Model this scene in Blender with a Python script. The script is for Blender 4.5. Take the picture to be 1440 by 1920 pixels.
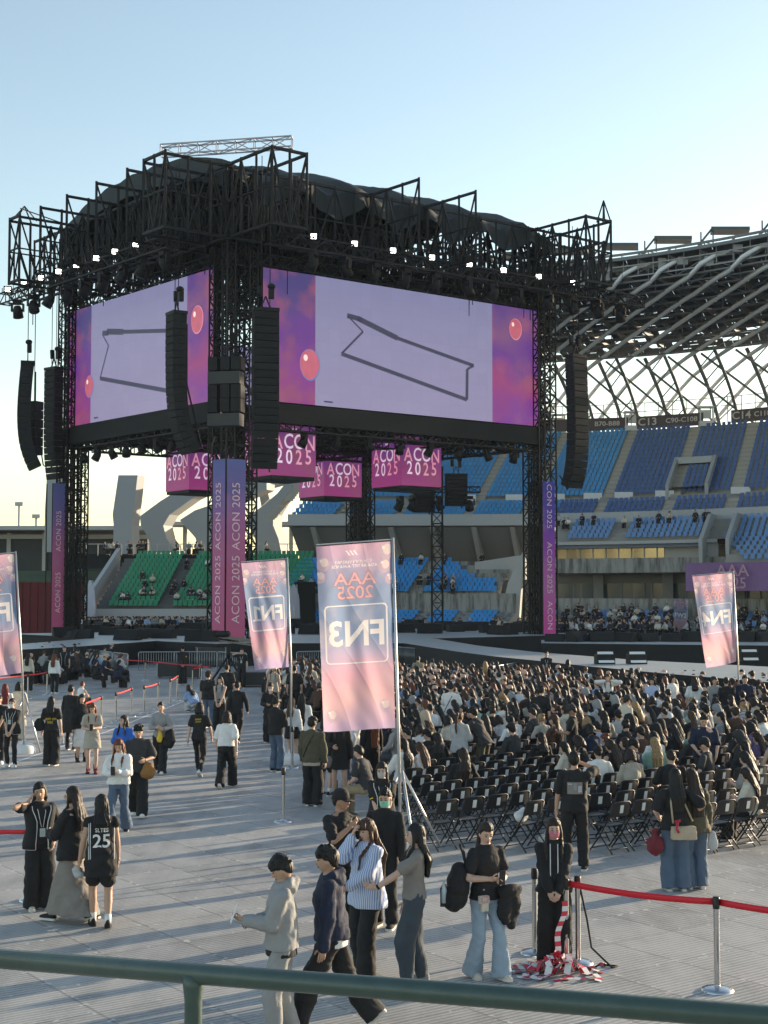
import bpy, bmesh, math, random
import numpy as np
from mathutils import Vector, Matrix
R = math.radians
random.seed(7)
for o in list(bpy.data.objects): bpy.data.objects.remove(o, do_unlink=True)
SC = bpy.context.scene
COL = SC.collection
# ---------------------------------------------------------------- camera
FPX = 2662.0; CAMZ = 4.24; PITCH = math.atan(150/FPX)
cd = bpy.data.cameras.new('camera'); cam = bpy.data.objects.new('camera', cd); COL.objects.link(cam)
cam.location = (0, 0, CAMZ); cam.rotation_euler = (math.pi/2+PITCH, 0, 0)
cd.sensor_fit = 'VERTICAL'; cd.sensor_height = 24; cd.lens = FPX/1920*24
cd.clip_start = 0.1; cd.clip_end = 6000
SC.camera = cam
# ---------------------------------------------------------------- sky and sun (low, beyond the right side of the stands)
SUN_AZ = R(54); SUN_EL = R(10)            # azimuth measured from +Y towards +X
w = bpy.data.worlds.new('World'); SC.world = w; w.use_nodes = True
nt = w.node_tree; bg = nt.nodes['Background']
sky = nt.nodes.new('ShaderNodeTexSky'); sky.sky_type = 'NISHITA'; sky.sun_disc = False
sky.sun_elevation = SUN_EL; sky.sun_rotation = SUN_AZ
sky.altitude = 0; sky.air_density = 1.0; sky.dust_density = 0.5; sky.ozone_density = 0.35
nt.links.new(sky.outputs[0], bg.inputs[0]); bg.inputs[1].default_value = 0.15
sl = bpy.data.lights.new('sun', 'SUN'); so = bpy.data.objects.new('sun', sl); COL.objects.link(so)
sl.energy = 5.0; sl.angle = R(0.6); sl.color = (1.0, 0.80, 0.56)
sdir = Vector((math.sin(SUN_AZ)*math.cos(SUN_EL), math.cos(SUN_AZ)*math.cos(SUN_EL), math.sin(SUN_EL)))
so.rotation_euler = (-sdir).to_track_quat('-Z', 'Y').to_euler(); so.location = (60, 40, 60)
SC.view_settings.view_transform = 'Standard'; SC.view_settings.look = 'None'
SC.view_settings.exposure = 0.95; SC.view_settings.gamma = 1.0
SC.render.engine = 'CYCLES'
SC.cycles.max_bounces = 5; SC.cycles.diffuse_bounces = 2; SC.cycles.glossy_bounces = 2
SC.cycles.transmission_bounces = 3; SC.cycles.transparent_max_bounces = 6
# ---------------------------------------------------------------- helpers
def ray(px, py):
    a = (px-720)/FPX; b = (960-py)/FPX; c, s = math.cos(PITCH), math.sin(PITCH)
    return Vector((a, c-b*s, s+b*c))
def at(px, py, Y):
    r = ray(px, py); t = Y/r.y
    return Vector((r.x*t, Y, CAMZ+r.z*t))
def G(px, py, z=0.0):
    r = ray(px, py); t = (z-CAMZ)/r.z
    return Vector((r.x*t, r.y*t, z))
V = Vector
WM = {}
def thing(name, label, cat, loc=(0,0,0), rz=0.0, group=None, scale=1.0):
    o = bpy.data.objects.new(name, None); COL.objects.link(o)
    o.location = loc; o.rotation_euler = (0,0,rz); o.scale = (scale,)*3; o.empty_display_size = .2
    WM[o] = Matrix.LocRotScale(V(loc), Matrix.Rotation(rz,3,'Z'), V((scale,)*3))
    return tag(o, label, cat, group)
def tag(o, label=None, cat=None, group=None, kind=None):
    if label: o['label'] = label
    if cat: o['category'] = cat
    if group: o['group'] = group
    if kind: o['kind'] = kind
    return o
class MB:
    def __init__(s): s.v=[]; s.f=[]; s.m=[]; s.sm=[]
    def add(s, vs, fs, mat=0, smooth=False):
        b=len(s.v); s.v.extend([tuple(p) for p in vs])
        for f in fs: s.f.append([i+b for i in f]); s.m.append(mat); s.sm.append(smooth)
        return s
    def box(s, c, size, rot=None, mat=0):
        c=V(c); hx,hy,hz=[k/2 for k in size]
        vs=[]
        for z in (-hz,hz):
            for x,y in ((-hx,-hy),(hx,-hy),(hx,hy),(-hx,hy)):
                p=V((x,y,z)); vs.append(c+(rot@p if rot else p))
        return s.add(vs,[(3,2,1,0),(4,5,6,7),(0,1,5,4),(1,2,6,5),(2,3,7,6),(3,0,4,7)],mat)
    def beam(s, p, q, w, h=None, mat=0, caps=False):
        p=V(p); q=V(q); d=q-p
        if d.length<1e-6: return s
        d.normalize(); h=h or w
        a=d.cross(V((0,0,1)))
        if a.length<.05: a=V((1,0,0))
        a.normalize(); b=a.cross(d).normalized()
        vs=[]
        for c in (p,q):
            for i,j in ((-1,-1),(1,-1),(1,1),(-1,1)): vs.append(c+a*(i*w/2)+b*(j*h/2))
        fs=[(0,1,5,4),(1,2,6,5),(2,3,7,6),(3,0,4,7)]
        if caps: fs+=[(3,2,1,0),(4,5,6,7)]
        return s.add(vs,fs,mat)
    def tube(s, pts, r, n=8, mat=0, caps=True, smooth=True, flat=None):
        pts=[V(p) for p in pts]; k=len(pts)
        rs=r if isinstance(r,(list,tuple)) else [r]*k
        vs=[]; up=None
        for i,p in enumerate(pts):
            d=(pts[min(i+1,k-1)]-pts[max(i-1,0)])
            if d.length<1e-9: d=V((0,0,1))
            d.normalize()
            if up is None:
                up=d.cross(V((0,0,1)))
                if up.length<.1: up=V((1,0,0))
            up=(up-d*up.dot(d)).normalized(); bi=d.cross(up)
            for j in range(n):
                t=2*math.pi*j/n; rr=rs[i]
                if isinstance(rr,(tuple,list)): vs.append(p+up*(math.cos(t)*rr[0])+bi*(math.sin(t)*rr[1]))
                else: vs.append(p+up*(math.cos(t)*rr)+bi*(math.sin(t)*rr))
        fs=[]
        for i in range(k-1):
            for j in range(n):
                a=i*n+j; b=i*n+(j+1)%n; fs.append((a,b,b+n,a+n))
        if caps:
            fs.append(tuple(range(n-1,-1,-1))); fs.append(tuple((k-1)*n+j for j in range(n)))
        return s.add(vs,fs,mat,smooth)
    def ell(s, c, r, rot=None, n=10, m=7, mat=0):
        c=V(c); vs=[]; fs=[]
        for i in range(m+1):
            ph=math.pi*i/m
            for j in range(n):
                t=2*math.pi*j/n
                p=V((r[0]*math.sin(ph)*math.cos(t), r[1]*math.sin(ph)*math.sin(t), r[2]*math.cos(ph)))
                vs.append(c+(rot@p if rot else p))
        for i in range(m):
            for j in range(n):
                a=i*n+j; b=i*n+(j+1)%n; fs.append((a,a+n,b+n,b))
        return s.add(vs,fs,mat,True)
    def lathe(s, prof, c=(0,0,0), n=20, mat=0):
        c=V(c); vs=[]; fs=[]
        for r,z in prof:
            for j in range(n):
                t=2*math.pi*j/n; vs.append(c+V((r*math.cos(t),r*math.sin(t),z)))
        for i in range(len(prof)-1):
            for j in range(n):
                a=i*n+j; b=i*n+(j+1)%n; fs.append((a,b,b+n,a+n))
        return s.add(vs,fs,mat,True)
    def quad(s, a,b,c,d, mat=0): return s.add([a,b,c,d],[(0,1,2,3)],mat)
    def slab(s, poly, z0, z1, mat=0, side=None):
        n=len(poly)
        area=sum(poly[i][0]*poly[(i+1)%n][1]-poly[(i+1)%n][0]*poly[i][1] for i in range(n))
        if area<0: poly=poly[::-1]
        s.add([(p[0],p[1],z1) for p in poly],[tuple(range(n))],mat)
        vs=[(p[0],p[1],z0) for p in poly]+[(p[0],p[1],z1) for p in poly]
        s.add(vs,[(i,(i+1)%n,n+(i+1)%n,n+i) for i in range(n)]+[tuple(range(n-1,-1,-1))],mat if side is None else side)
        return s
    def extrude(s, pts, dvec, mat=0):
        n=len(pts); pts=[V(p) for p in pts]; q=[p+V(dvec) for p in pts]
        s.add(pts+q,[tuple(range(n)),tuple(range(2*n-1,n-1,-1))]+[(i,n+i,n+(i+1)%n,(i+1)%n) for i in range(n)],mat)
        return s
    def mesh(s, name, mats, inv=None):
        me=bpy.data.meshes.new(name)
        vs=s.v
        if inv is not None:
            A=np.array(inv); P=np.array(vs,dtype=float).reshape(-1,3); vs=(P@A[:3,:3].T+A[:3,3]).tolist()
        me.from_pydata(vs,[],s.f)
        if not isinstance(mats,(list,tuple)): mats=[mats]
        for m in mats: me.materials.append(m)
        if len(mats)>1: me.polygons.foreach_set('material_index', s.m)
        me.polygons.foreach_set('use_smooth', s.sm)
        me.update(); return me
    def build(s, name, mats, parent=None, world=False, root=None):
        inv=None
        if world and parent is not None:
            inv=WM[root or parent].inverted()
        me=s.mesh(name,mats,inv)
        o=bpy.data.objects.new(name,me); COL.objects.link(o)
        if parent is not None: o.parent=parent
        return o
def struct(name, mb, mats): return tag(mb.build(name,mats),kind='structure')
def solo(name, mb, mats, label, cat, group=None, loc=None):
    o=mb.build(name,mats); tag(o,label,cat,group)
    if loc is not None: o.location=loc
    return o
def kids(o): return KIDS.get(o.name) or [c for c in o.children]
KIDS={}
def copy_tree(o, parent=None):
    c=o.copy(); COL.objects.link(c)
    if parent is not None: c.parent=parent
    if o in WM: WM[c]=WM[o].copy()
    for ch in list(o.children): copy_tree(ch,c)
    return c
# ---------------------------------------------------------------- materials
MATS={}
def M(name, col, rough=.6, metal=0.0, var=.12, scale=4.0, bump=0.0, bscale=60, emis=0.0, spec=.5, coat=0):
    if name in MATS: return MATS[name]
    m=bpy.data.materials.new(name); m.use_nodes=True; n=m.node_tree.nodes; l=m.node_tree.links
    b=n['Principled BSDF']; b.inputs['Roughness'].default_value=rough; b.inputs['Metallic'].default_value=metal
    b.inputs['Specular IOR Level'].default_value=spec
    c=(*col,1)
    tc=n.new('ShaderNodeTexCoord')
    if var>0:
        no=n.new('ShaderNodeTexNoise'); no.inputs['Scale'].default_value=scale; no.inputs['Detail'].default_value=4
        l.new(tc.outputs['Object'],no.inputs['Vector'])
        mx=n.new('ShaderNodeMix'); mx.data_type='RGBA'
        mx.inputs['A'].default_value=(*[k*(1-var) for k in col],1); mx.inputs['B'].default_value=(*[min(1,k*(1+var)) for k in col],1)
        l.new(no.outputs['Fac'],mx.inputs['Factor']); l.new(mx.outputs['Result'],b.inputs['Base Color'])
    else: b.inputs['Base Color'].default_value=c
    if bump>0:
        nb=n.new('ShaderNodeTexNoise'); nb.inputs['Scale'].default_value=bscale; nb.inputs['Detail'].default_value=3
        l.new(tc.outputs['Object'],nb.inputs['Vector'])
        bp=n.new('ShaderNodeBump'); bp.inputs['Strength'].default_value=bump; bp.inputs['Distance'].default_value=.02
        l.new(nb.outputs['Fac'],bp.inputs['Height']); l.new(bp.outputs['Normal'],b.inputs['Normal'])
    if emis>0:
        b.inputs['Emission Color'].default_value=c; b.inputs['Emission Strength'].default_value=emis
    MATS[name]=m; return m
def nodes_mat(name):
    m=bpy.data.materials.new(name); m.use_nodes=True; MATS[name]=m
    return m, m.node_tree.nodes, m.node_tree.links, m.node_tree.nodes['Principled BSDF']
def ramp(n, stops):
    r=n.new('ShaderNodeValToRGB'); e=r.color_ramp.elements
    while len(e)<len(stops): e.new(.5)
    for k,(p,c) in zip(e,stops): k.position=p; k.color=(*c,1)
    return r
def math_node(n,l,op,a,b=None):
    k=n.new('ShaderNodeMath'); k.operation=op
    for i,x in enumerate((a,b)):
        if x is None: continue
        if isinstance(x,(int,float)): k.inputs[i].default_value=x
        else: l.new(x,k.inputs[i])
    return k.outputs[0]
def seam(n,l,sp,col):
    # LED modules: faint joints every half metre and slight tone steps from module to module
    cb=n.new('ShaderNodeCombineXYZ'); fl=[]
    for i,ax in enumerate(('X','Z')):
        q=math_node(n,l,'DIVIDE',sp.outputs[ax],.82); l.new(math_node(n,l,'FLOOR',q),cb.inputs[i])
        fl.append(math_node(n,l,'LESS_THAN',math_node(n,l,'FRACT',q),.045))
    wn=n.new('ShaderNodeTexWhiteNoise'); wn.noise_dimensions='2D'; l.new(cb.outputs[0],wn.inputs[0])
    f=math_node(n,l,'ADD',math_node(n,l,'MULTIPLY',wn.outputs['Value'],.05),.955)
    f=math_node(n,l,'SUBTRACT',f,math_node(n,l,'MULTIPLY',math_node(n,l,'MAXIMUM',fl[0],fl[1]),.07))
    v=n.new('ShaderNodeVectorMath'); v.operation='SCALE'; l.new(col,v.inputs[0]); l.new(f,v.inputs['Scale']); return v.outputs[0]
def screen_mat(name, stops, cloud, strength, horiz=False, height=8.0, z0=0.0, cs=.35):
    """LED picture: vertical colour bands with drifting clouds, in the object's own metres."""
    m,n,l,b=nodes_mat(name)
    tc=n.new('ShaderNodeTexCoord'); sp=n.new('ShaderNodeSeparateXYZ'); l.new(tc.outputs['Object'],sp.inputs[0])
    no=n.new('ShaderNodeTexNoise'); no.inputs['Scale'].default_value=cs; no.inputs['Detail'].default_value=5
    l.new(tc.outputs['Object'],no.inputs['Vector'])
    h=math_node(n,l,'DIVIDE',math_node(n,l,'SUBTRACT',sp.outputs['Z'],z0),height)
    h2=math_node(n,l,'ADD',h,math_node(n,l,'MULTIPLY',math_node(n,l,'SUBTRACT',no.outputs['Fac'],.5),.8))
    rp=ramp(n,stops); l.new(h2,rp.inputs[0])
    mx=n.new('ShaderNodeMix'); mx.data_type='RGBA'; l.new(rp.outputs[0],mx.inputs['A']); mx.inputs['B'].default_value=(*cloud,1)
    n2=n.new('ShaderNodeTexNoise'); n2.inputs['Scale'].default_value=cs*1.6; n2.inputs['Detail'].default_value=6
    mp=n.new('ShaderNodeMapping'); mp.inputs['Location'].default_value=(13,7,3); l.new(tc.outputs['Object'],mp.inputs[0]); l.new(mp.outputs[0],n2.inputs['Vector'])
    r2=ramp(n,[(.5,(0,0,0)),(.68,(.75,.75,.75))]); l.new(n2.outputs['Fac'],r2.inputs[0]); l.new(r2.outputs[0],mx.inputs['Factor'])
    b.inputs['Base Color'].default_value=(.02,.02,.02,1); b.inputs['Roughness'].default_value=.5
    l.new(seam(n,l,sp,mx.outputs['Result']),b.inputs['Emission Color']); b.inputs['Emission Strength'].default_value=strength
    return m
def fabric_print(name, stops, cloud, z0, height, transl=.35, cs=.9):
    """Printed cloth: colours of the print by height with cloud patches; lets light through."""
    m,n,l,b=nodes_mat(name)
    tc=n.new('ShaderNodeTexCoord'); sp=n.new('ShaderNodeSeparateXYZ'); l.new(tc.outputs['Object'],sp.inputs[0])
    no=n.new('ShaderNodeTexNoise'); no.inputs['Scale'].default_value=cs; no.inputs['Detail'].default_value=5
    l.new(tc.outputs['Object'],no.inputs['Vector'])
    h=math_node(n,l,'DIVIDE',math_node(n,l,'SUBTRACT',sp.outputs['Z'],z0),height)
    h2=math_node(n,l,'ADD',h,math_node(n,l,'MULTIPLY',math_node(n,l,'SUBTRACT',no.outputs['Fac'],.5),.45))
    rp=ramp(n,stops); l.new(h2,rp.inputs[0])
    mx=n.new('ShaderNodeMix'); mx.data_type='RGBA'; l.new(rp.outputs[0],mx.inputs['A']); mx.inputs['B'].default_value=(*cloud,1)
    n2=n.new('ShaderNodeTexNoise'); n2.inputs['Scale'].default_value=cs*2.2; n2.inputs['Detail'].default_value=6
    l.new(tc.outputs['Object'],n2.inputs['Vector'])
    r2=ramp(n,[(.55,(0,0,0)),(.7,(.6,.6,.6))]); l.new(n2.outputs['Fac'],r2.inputs[0]); l.new(r2.outputs[0],mx.inputs['Factor'])
    l.new(mx.outputs['Result'],b.inputs['Base Color']); b.inputs['Roughness'].default_value=.75
    if transl>0:
        tr=n.new('ShaderNodeBsdfTranslucent'); l.new(mx.outputs['Result'],tr.inputs['Color'])
        ms=n.new('ShaderNodeMixShader'); ms.inputs[0].default_value=transl
        l.new(b.outputs[0],ms.inputs[1]); l.new(tr.outputs[0],ms.inputs[2]); l.new(ms.outputs[0],n['Material Output'].inputs['Surface'])
    return m
_tc={}
def text_geo(s, bold=.012, size=1.0, space=1.0):
    """flat letter mesh: verts (x,y) with the text centred on 0,0; cap height about 0.7*size"""
    key=(s,bold,space)
    if key not in _tc:
        cu=bpy.data.curves.new('t','FONT'); cu.body=s; cu.align_x='CENTER'; cu.align_y='CENTER'; cu.offset=bold
        cu.space_character=space; cu.resolution_u=3; cu.space_line=.85
        ob=bpy.data.objects.new('t',cu); me=ob.to_mesh()
        _tc[key]=([tuple(v.co) for v in me.vertices],[tuple(p.vertices) for p in me.polygons])
        ob.to_mesh_clear(); bpy.data.objects.remove(ob); bpy.data.curves.remove(cu)
    vs,fs=_tc[key]
    return [(x*size,y*size) for x,y,z in vs],fs
def put_text(mb, s, o, ux, uy, size, mat=0, bold=.012, mirror=False, space=1.0, sx=1.0):
    vs,fs=text_geo(s,bold,size,space); o=V(o); ux=V(ux); uy=V(uy)
    k=-1 if mirror else 1
    vv=[o+ux*(k*sx*x)+uy*y for x,y in vs]
    mb.add(vv,[f[::-1] for f in fs] if mirror else fs,mat)
BLK=M('black_steel',(.010,.011,.013),.6,.0,.3,6,spec=.3)
BLK2=M('black_cloth',(.008,.009,.011),.85,0,.2,2)
SPK=M('speaker_black',(.012,.014,.017),.65,0,.25,8,spec=.3)
STEEL=M('galvanised_steel',(.42,.44,.45),.38,.9,.1,10)
CHROME=M('brushed_steel',(.6,.6,.6),.22,1.0,.08,14)
ALU=M('aluminium',(.55,.56,.57),.4,.8,.1)
WHITEP=M('white_paint',(.75,.76,.77),.5,0,.05)
# ================================================================ GROUND
AX = R(36); E1=V((math.cos(AX),math.sin(AX),0)); E2=V((-math.sin(AX),math.cos(AX),0))
def ground_mat():
    m,n,l,b=nodes_mat('ribbed_floor_panels')
    tc=n.new('ShaderNodeTexCoord'); mp=n.new('ShaderNodeMapping'); mp.vector_type='POINT'
    mp.inputs['Rotation'].default_value=(0,0,-AX); l.new(tc.outputs['Object'],mp.inputs[0])
    sp=n.new('ShaderNodeSeparateXYZ'); l.new(mp.outputs[0],sp.inputs[0])
    x,y=sp.outputs['X'],sp.outputs['Y']
    rib=math_node(n,l,'SINE',math_node(n,l,'MULTIPLY',y,2*math.pi/.076))
    fx=math_node(n,l,'FRACT',math_node(n,l,'DIVIDE',x,1.04)); fy=math_node(n,l,'FRACT',math_node(n,l,'DIVIDE',y,1.04))
    def edge(f,wd): return math_node(n,l,'GREATER_THAN',math_node(n,l,'ABSOLUTE',math_node(n,l,'SUBTRACT',f,.5)),.5-wd)
    sx=edge(fx,.016); sy=edge(fy,.016)
    # connector lugs: bright scuffs scattered along the joints
    nl=n.new('ShaderNodeTexNoise'); nl.inputs['Scale'].default_value=9; nl.inputs['Detail'].default_value=2; l.new(mp.outputs[0],nl.inputs['Vector'])
    near=math_node(n,l,'MAXIMUM',edge(fx,.05),edge(fy,.06))
    lug=math_node(n,l,'MULTIPLY',near,math_node(n,l,'GREATER_THAN',nl.outputs['Fac'],.62))
    # panel tone
    cb=n.new('ShaderNodeCombineXYZ'); l.new(math_node(n,l,'FLOOR',math_node(n,l,'DIVIDE',x,1.04)),cb.inputs[0]); l.new(math_node(n,l,'FLOOR',math_node(n,l,'DIVIDE',y,1.04)),cb.inputs[1])
    wn=n.new('ShaderNodeTexWhiteNoise'); wn.noise_dimensions='2D'; l.new(cb.outputs[0],wn.inputs[0])
    big=n.new('ShaderNodeTexNoise'); big.inputs['Scale'].default_value=.35; big.inputs['Detail'].default_value=6; l.new(mp.outputs[0],big.inputs['Vector'])
    fine=n.new('ShaderNodeTexNoise'); fine.inputs['Scale'].default_value=26; fine.inputs['Detail'].default_value=5; l.new(mp.outputs[0],fine.inputs['Vector'])
    st=n.new('ShaderNodeTexNoise'); st.inputs['Scale'].default_value=1.6; st.inputs['Detail'].default_value=7; l.new(mp.outputs[0],st.inputs['Vector'])
    t=math_node(n,l,'ADD',math_node(n,l,'MULTIPLY',wn.outputs['Value'],.16),math_node(n,l,'MULTIPLY',big.outputs['Fac'],.35))
    t=math_node(n,l,'ADD',t,math_node(n,l,'MULTIPLY',fine.outputs['Fac'],.35))
    t=math_node(n,l,'ADD',t,math_node(n,l,'MULTIPLY',st.outputs['Fac'],.4))
    sc=n.new('ShaderNodeTexNoise'); sc.inputs['Scale'].default_value=1; sc.inputs['Detail'].default_value=4; m3=n.new('ShaderNodeMapping'); m3.inputs['Rotation'].default_value=(0,0,.5); m3.inputs['Scale'].default_value=(3.5,.5,1); l.new(tc.outputs['Object'],m3.inputs[0]); l.new(m3.outputs[0],sc.inputs['Vector'])
    t=math_node(n,l,'ADD',t,math_node(n,l,'MULTIPLY',math_node(n,l,'SUBTRACT',sc.outputs['Fac'],.5),.35))
    t=math_node(n,l,'ADD',t,math_node(n,l,'MULTIPLY',math_node(n,l,'POWER',math_node(n,l,'ADD',math_node(n,l,'MULTIPLY',rib,.5),.5),.45),.34))
    rp=ramp(n,[(.40,(.12,.125,.13)),(.78,(.31,.31,.305)),(1.0,(.46,.455,.44))]); l.new(t,rp.inputs[0])
    m1=n.new('ShaderNodeMix'); m1.data_type='RGBA'; l.new(rp.outputs[0],m1.inputs['A']); m1.inputs['B'].default_value=(.09,.09,.095,1)
    l.new(math_node(n,l,'MULTIPLY',math_node(n,l,'MAXIMUM',sx,math_node(n,l,'MULTIPLY',sy,.6)),.42),m1.inputs['Factor'])
    m2=n.new('ShaderNodeMix'); m2.data_type='RGBA'; l.new(m1.outputs['Result'],m2.inputs['A']); m2.inputs['B'].default_value=(.62,.61,.59,1); l.new(math_node(n,l,'MULTIPLY',lug,.75),m2.inputs['Factor'])
    l.new(m2.outputs['Result'],b.inputs['Base Color']); b.inputs['Roughness'].default_value=.62
    hgt=math_node(n,l,'ADD',math_node(n,l,'MULTIPLY',rib,.5),math_node(n,l,'MULTIPLY',lug,1.2))
    hgt=math_node(n,l,'SUBTRACT',hgt,math_node(n,l,'MAXIMUM',sx,sy))
    bp=n.new('ShaderNodeBump'); bp.inputs['Strength'].default_value=.8; bp.inputs['Distance'].default_value=.012
    l.new(hgt,bp.inputs['Height']); l.new(bp.outputs[0],b.inputs['Normal'])
    return m
g=MB(); g.quad((-160,-30,0),(160,-30,0),(160,155,0),(-160,155,0)); struct('ground',g,ground_mat())
g=MB(); g.quad((-900,-300,-.06),(900,-300,-.06),(900,1500,-.06),(-900,1500,-.06))
struct('terrain',g,M('dull_earth',(.16,.17,.14),.9,0,.3,.02))
# white painted guide line on the panels, beside the queue posts
g=MB(); pts=[G(-40,1455,.004),G(60,1418,.004),G(200,1372,.004),G(352,1312,.004)]
for a,b in zip(pts,pts[1:]):
    d=(b-a).normalized(); s=V((d.y,-d.x,0))*.04
    g.quad(a-s,a+s,b+s,b-s)
struct('painted_line',g,WHITEP)
# ================================================================ STAGE ROOF RIG
U1=V((.80,.598,0)).normalized(); U2=V((-.652,.758,0)).normalized(); N0=V((-9.1,85,0)); LA=25.1; LB=19.8
def S(a,b,z): return N0+U1*a+U2*b+V((0,0,z))
ZB,ZT=25.3,29.7
def girder(mb,p,q,z0,z1,bay,r,rd):
    p=V(p);q=V(q);L=(q-p).length; k=max(1,round(L/bay)); z=V((0,0,1))
    mb.beam(p+z*z0,q+z*z0,r,caps=True); mb.beam(p+z*z1,q+z*z1,r,caps=True)
    zm=(z0+z1)/2
    mb.beam(p+z*zm,q+z*zm,rd)
    for i in range(k+1):
        a=p.lerp(q,i/k); mb.beam(a+z*(z0-.12),a+z*(z1+.12),r*.9,caps=True)
        if i<k:
            b=p.lerp(q,(i+1)/k)
            if i%2: mb.beam(a+z*z0,b+z*z1,rd)
            else: mb.beam(a+z*z1,b+z*z0,rd)
            m=p.lerp(q,(i+.5)/k)
            mb.beam(m+z*z0,m+z*zm,rd*.8); mb.beam(a+z*zm,m+z*z0,rd*.8)
def box_truss(mb,p,q,w,h,bay,r,rd,upv=V((0,0,1))):
    p=V(p);q=V(q);d=(q-p).normalized(); s=d.cross(upv).normalized()*(w/2); u=upv.normalized()*(h/2)
    cs=[-s-u,s-u,s+u,-s+u]; L=(q-p).length; k=max(1,round(L/bay))
    for c in cs: mb.beam(p+c,q+c,r)
    for i in range(k+1):
        a=p.lerp(q,i/k)
        for j in range(4): mb.beam(a+cs[j],a+cs[(j+1)%4],rd)
        if i<k:
            b=p.lerp(q,(i+1)/k)
            for j in range(4):
                if (i+j)%2: mb.beam(a+cs[j],b+cs[(j+1)%4],rd)
                else: mb.beam(a+cs[(j+1)%4],b+cs[j],rd)
roof=thing('stage_roof','huge black truss roof with a domed black canopy standing on four towers','stage roof',S(12,10,0))
for b in (-1.2,1.2,3.1,6.8,10.6,14.2,17.2,18.7):
    mb=MB(); girder(mb,S(-5.4,b,0),S(30.4,b,0),ZB,ZT-.1,1.5,.15,.085); mb.build('girder',BLK,roof,world=True)
for a in (-1.2,1.2,9.5,14.1,23.9,26.3):
    mb=MB(); girder(mb,S(a,-5.6,0),S(a,23.6,0),ZB,ZT,1.5,.15,.085); mb.build('girder',BLK,roof,world=True)
for a in (5,19):
    mb=MB(); girder(mb,S(a,-.8,0),S(a,20.4,0),ZB,ZT,1.5,.14,.08); mb.build('girder',BLK,roof,world=True)
# corner web frames closing the box girders' ends
mb=MB()
for (a0,b0,a1,b1) in ((-5.4,-1.2,-5.4,1.2),(-1.2,-5.6,1.2,-5.6),(-5.4,17.2,-5.4,18.7),(23.9,-5.6,26.3,-5.6),(30.4,-1.2,30.4,1.2)):
    girder(mb,S(a0,b0,0),S(a1,b1,0),ZB,ZT,1.2,.16,.1)
mb.build('end_frame',BLK,roof,world=True)
# canopy: a dark membrane sagging between the girders
def canopy():
    mb=MB(); na,nb=60,40; g=[]
    for i in range(na+1):
        for j in range(nb+1):
            a=-.6+(LA+1.2)*i/na; b=-.6+(LB+1.2)*j/nb; A=2*i/na-1; B=2*j/nb-1
            t=min(1,max(0,(A+1)/.8)); t=t*t*(3-2*t)
            z=29.5+4.2*(1-.24*t)*(1-abs(B)**2.2)*(.55+.45*t)*(1-.25*max(0,A)**3)
            fold=abs(((a+.6)/4.75)%1*2-1); fold=1-fold
            z+= .55*(1-fold)*(abs(B)**1.5)-.35*fold*(abs(B)**2)+.05*math.sin(b*1.9+a*.7)+.10*abs(math.sin(b*1.1+a*2.3))
            g.append(S(a,b,z))
    f=[]
    for i in range(na):
        for j in range(nb):
            k=i*(nb+1)+j; f.append((k,k+nb+1,k+nb+2,k+1))
    mb.add(g,f,0,True)
    # hanging edge folds
    for side in (0,nb):
        top=[g[i*(nb+1)+side] for i in range(na+1)]
        sg=-1 if side==0 else 1
        low=[p+U2*(sg*(.5+.3*math.sin(i*1.3)))+V((0,0,-1.0-.7*abs(math.sin(math.pi*i*LA/na/4.75)))) for i,p in enumerate(top)]
        n=len(top); mb.add(top+low,[(i,i+1,n+i+1,n+i) for i in range(n-1)],0,True)
    top=[g[j] for j in range(nb+1)]; low=[p+V((0,0,-1.6))-U1*.4 for p in top]; n=len(top)
    mb.add(top+low,[(i,i+1,n+i+1,n+i) for i in range(n-1)],0,True)
    return mb
canopy().build('canopy',M('canopy_membrane',(.013,.018,.018),.7,0,.35,.8,.6,1.6),roof,world=True)
# light truss on the very top (silver) between the two girder ends
mb=MB(); p=S(-5.2,-.4,29.95); q=S(.3,-5.4,30.3)
box_truss(mb,p,q,.6,.6,1.1,.07,.045); mb.build('ridge_truss',M('silver_truss',(.34,.33,.36),.45,.6,.1),roof,world=True)
mb=MB()
top=S(26.0,-5.25,31.2)
for a,b in ((25.7,-5.6),(26.3,-5.6),(25.7,-4.9),(26.3,-4.9)): mb.beam(S(a,b,29.7),top,.09)
top=S(-4.7,18,30.6)
for a,b in ((-5.4,17.6),(-4,17.6),(-5.4,18.4),(-4,18.4)): mb.beam(S(a,b,29.6),top,.07)
mb.beam(S(-5,18,30.4),S(-1,18,29.7),.06)
mb.build('corner_peak',BLK,roof,world=True)
# soffit grid inside the screen ring
mb=MB()
def sbox(mb,a0,a1,b0,b1,z0,z1,mat=0):
    mb.slab([S(a0,b0,0)[:2],S(a1,b0,0)[:2],S(a1,b1,0)[:2],S(a0,b1,0)[:2]],z0,z1,mat)
sbox(mb,.2,25.2,.1,8.6,15.0,15.6); sbox(mb,.2,10,8.6,19.6,15.0,15.6); sbox(mb,13.4,25.2,8.6,19.6,15.0,15.6); sbox(mb,10,13.4,11,19.6,15.0,15.6); sbox(mb,1.5,24.9,-.75,.1,14.55,15.75); sbox(mb,-.75,.2,1.4,20,14.55,15.75)
mb.build('soffit_deck',BLK2,roof,world=True)
mb=MB()
for b in (-.2,1.0,5,9.5,14,19): box_truss(mb,S(1.2,b,14.5),S(24.4,b,14.5),.7,.7,1.1,.10,.07)
for a in (-.2,1,7,12.5,18,24.4): box_truss(mb,S(a,1.2,14.6),S(a,19.2,14.6),.7,.7,1.1,.10,.07)
mb.build('lower_truss_grid',BLK,roof,world=True)
mb=MB()
for b in (-.1,): box_truss(mb,S(1.5,b,24.55),S(25,b,24.55),.6,.7,.9,.08,.06)
box_truss(mb,S(-.1,1.5,24.55),S(-.1,20,24.55),.6,.7,.9,.08,.06)
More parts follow.
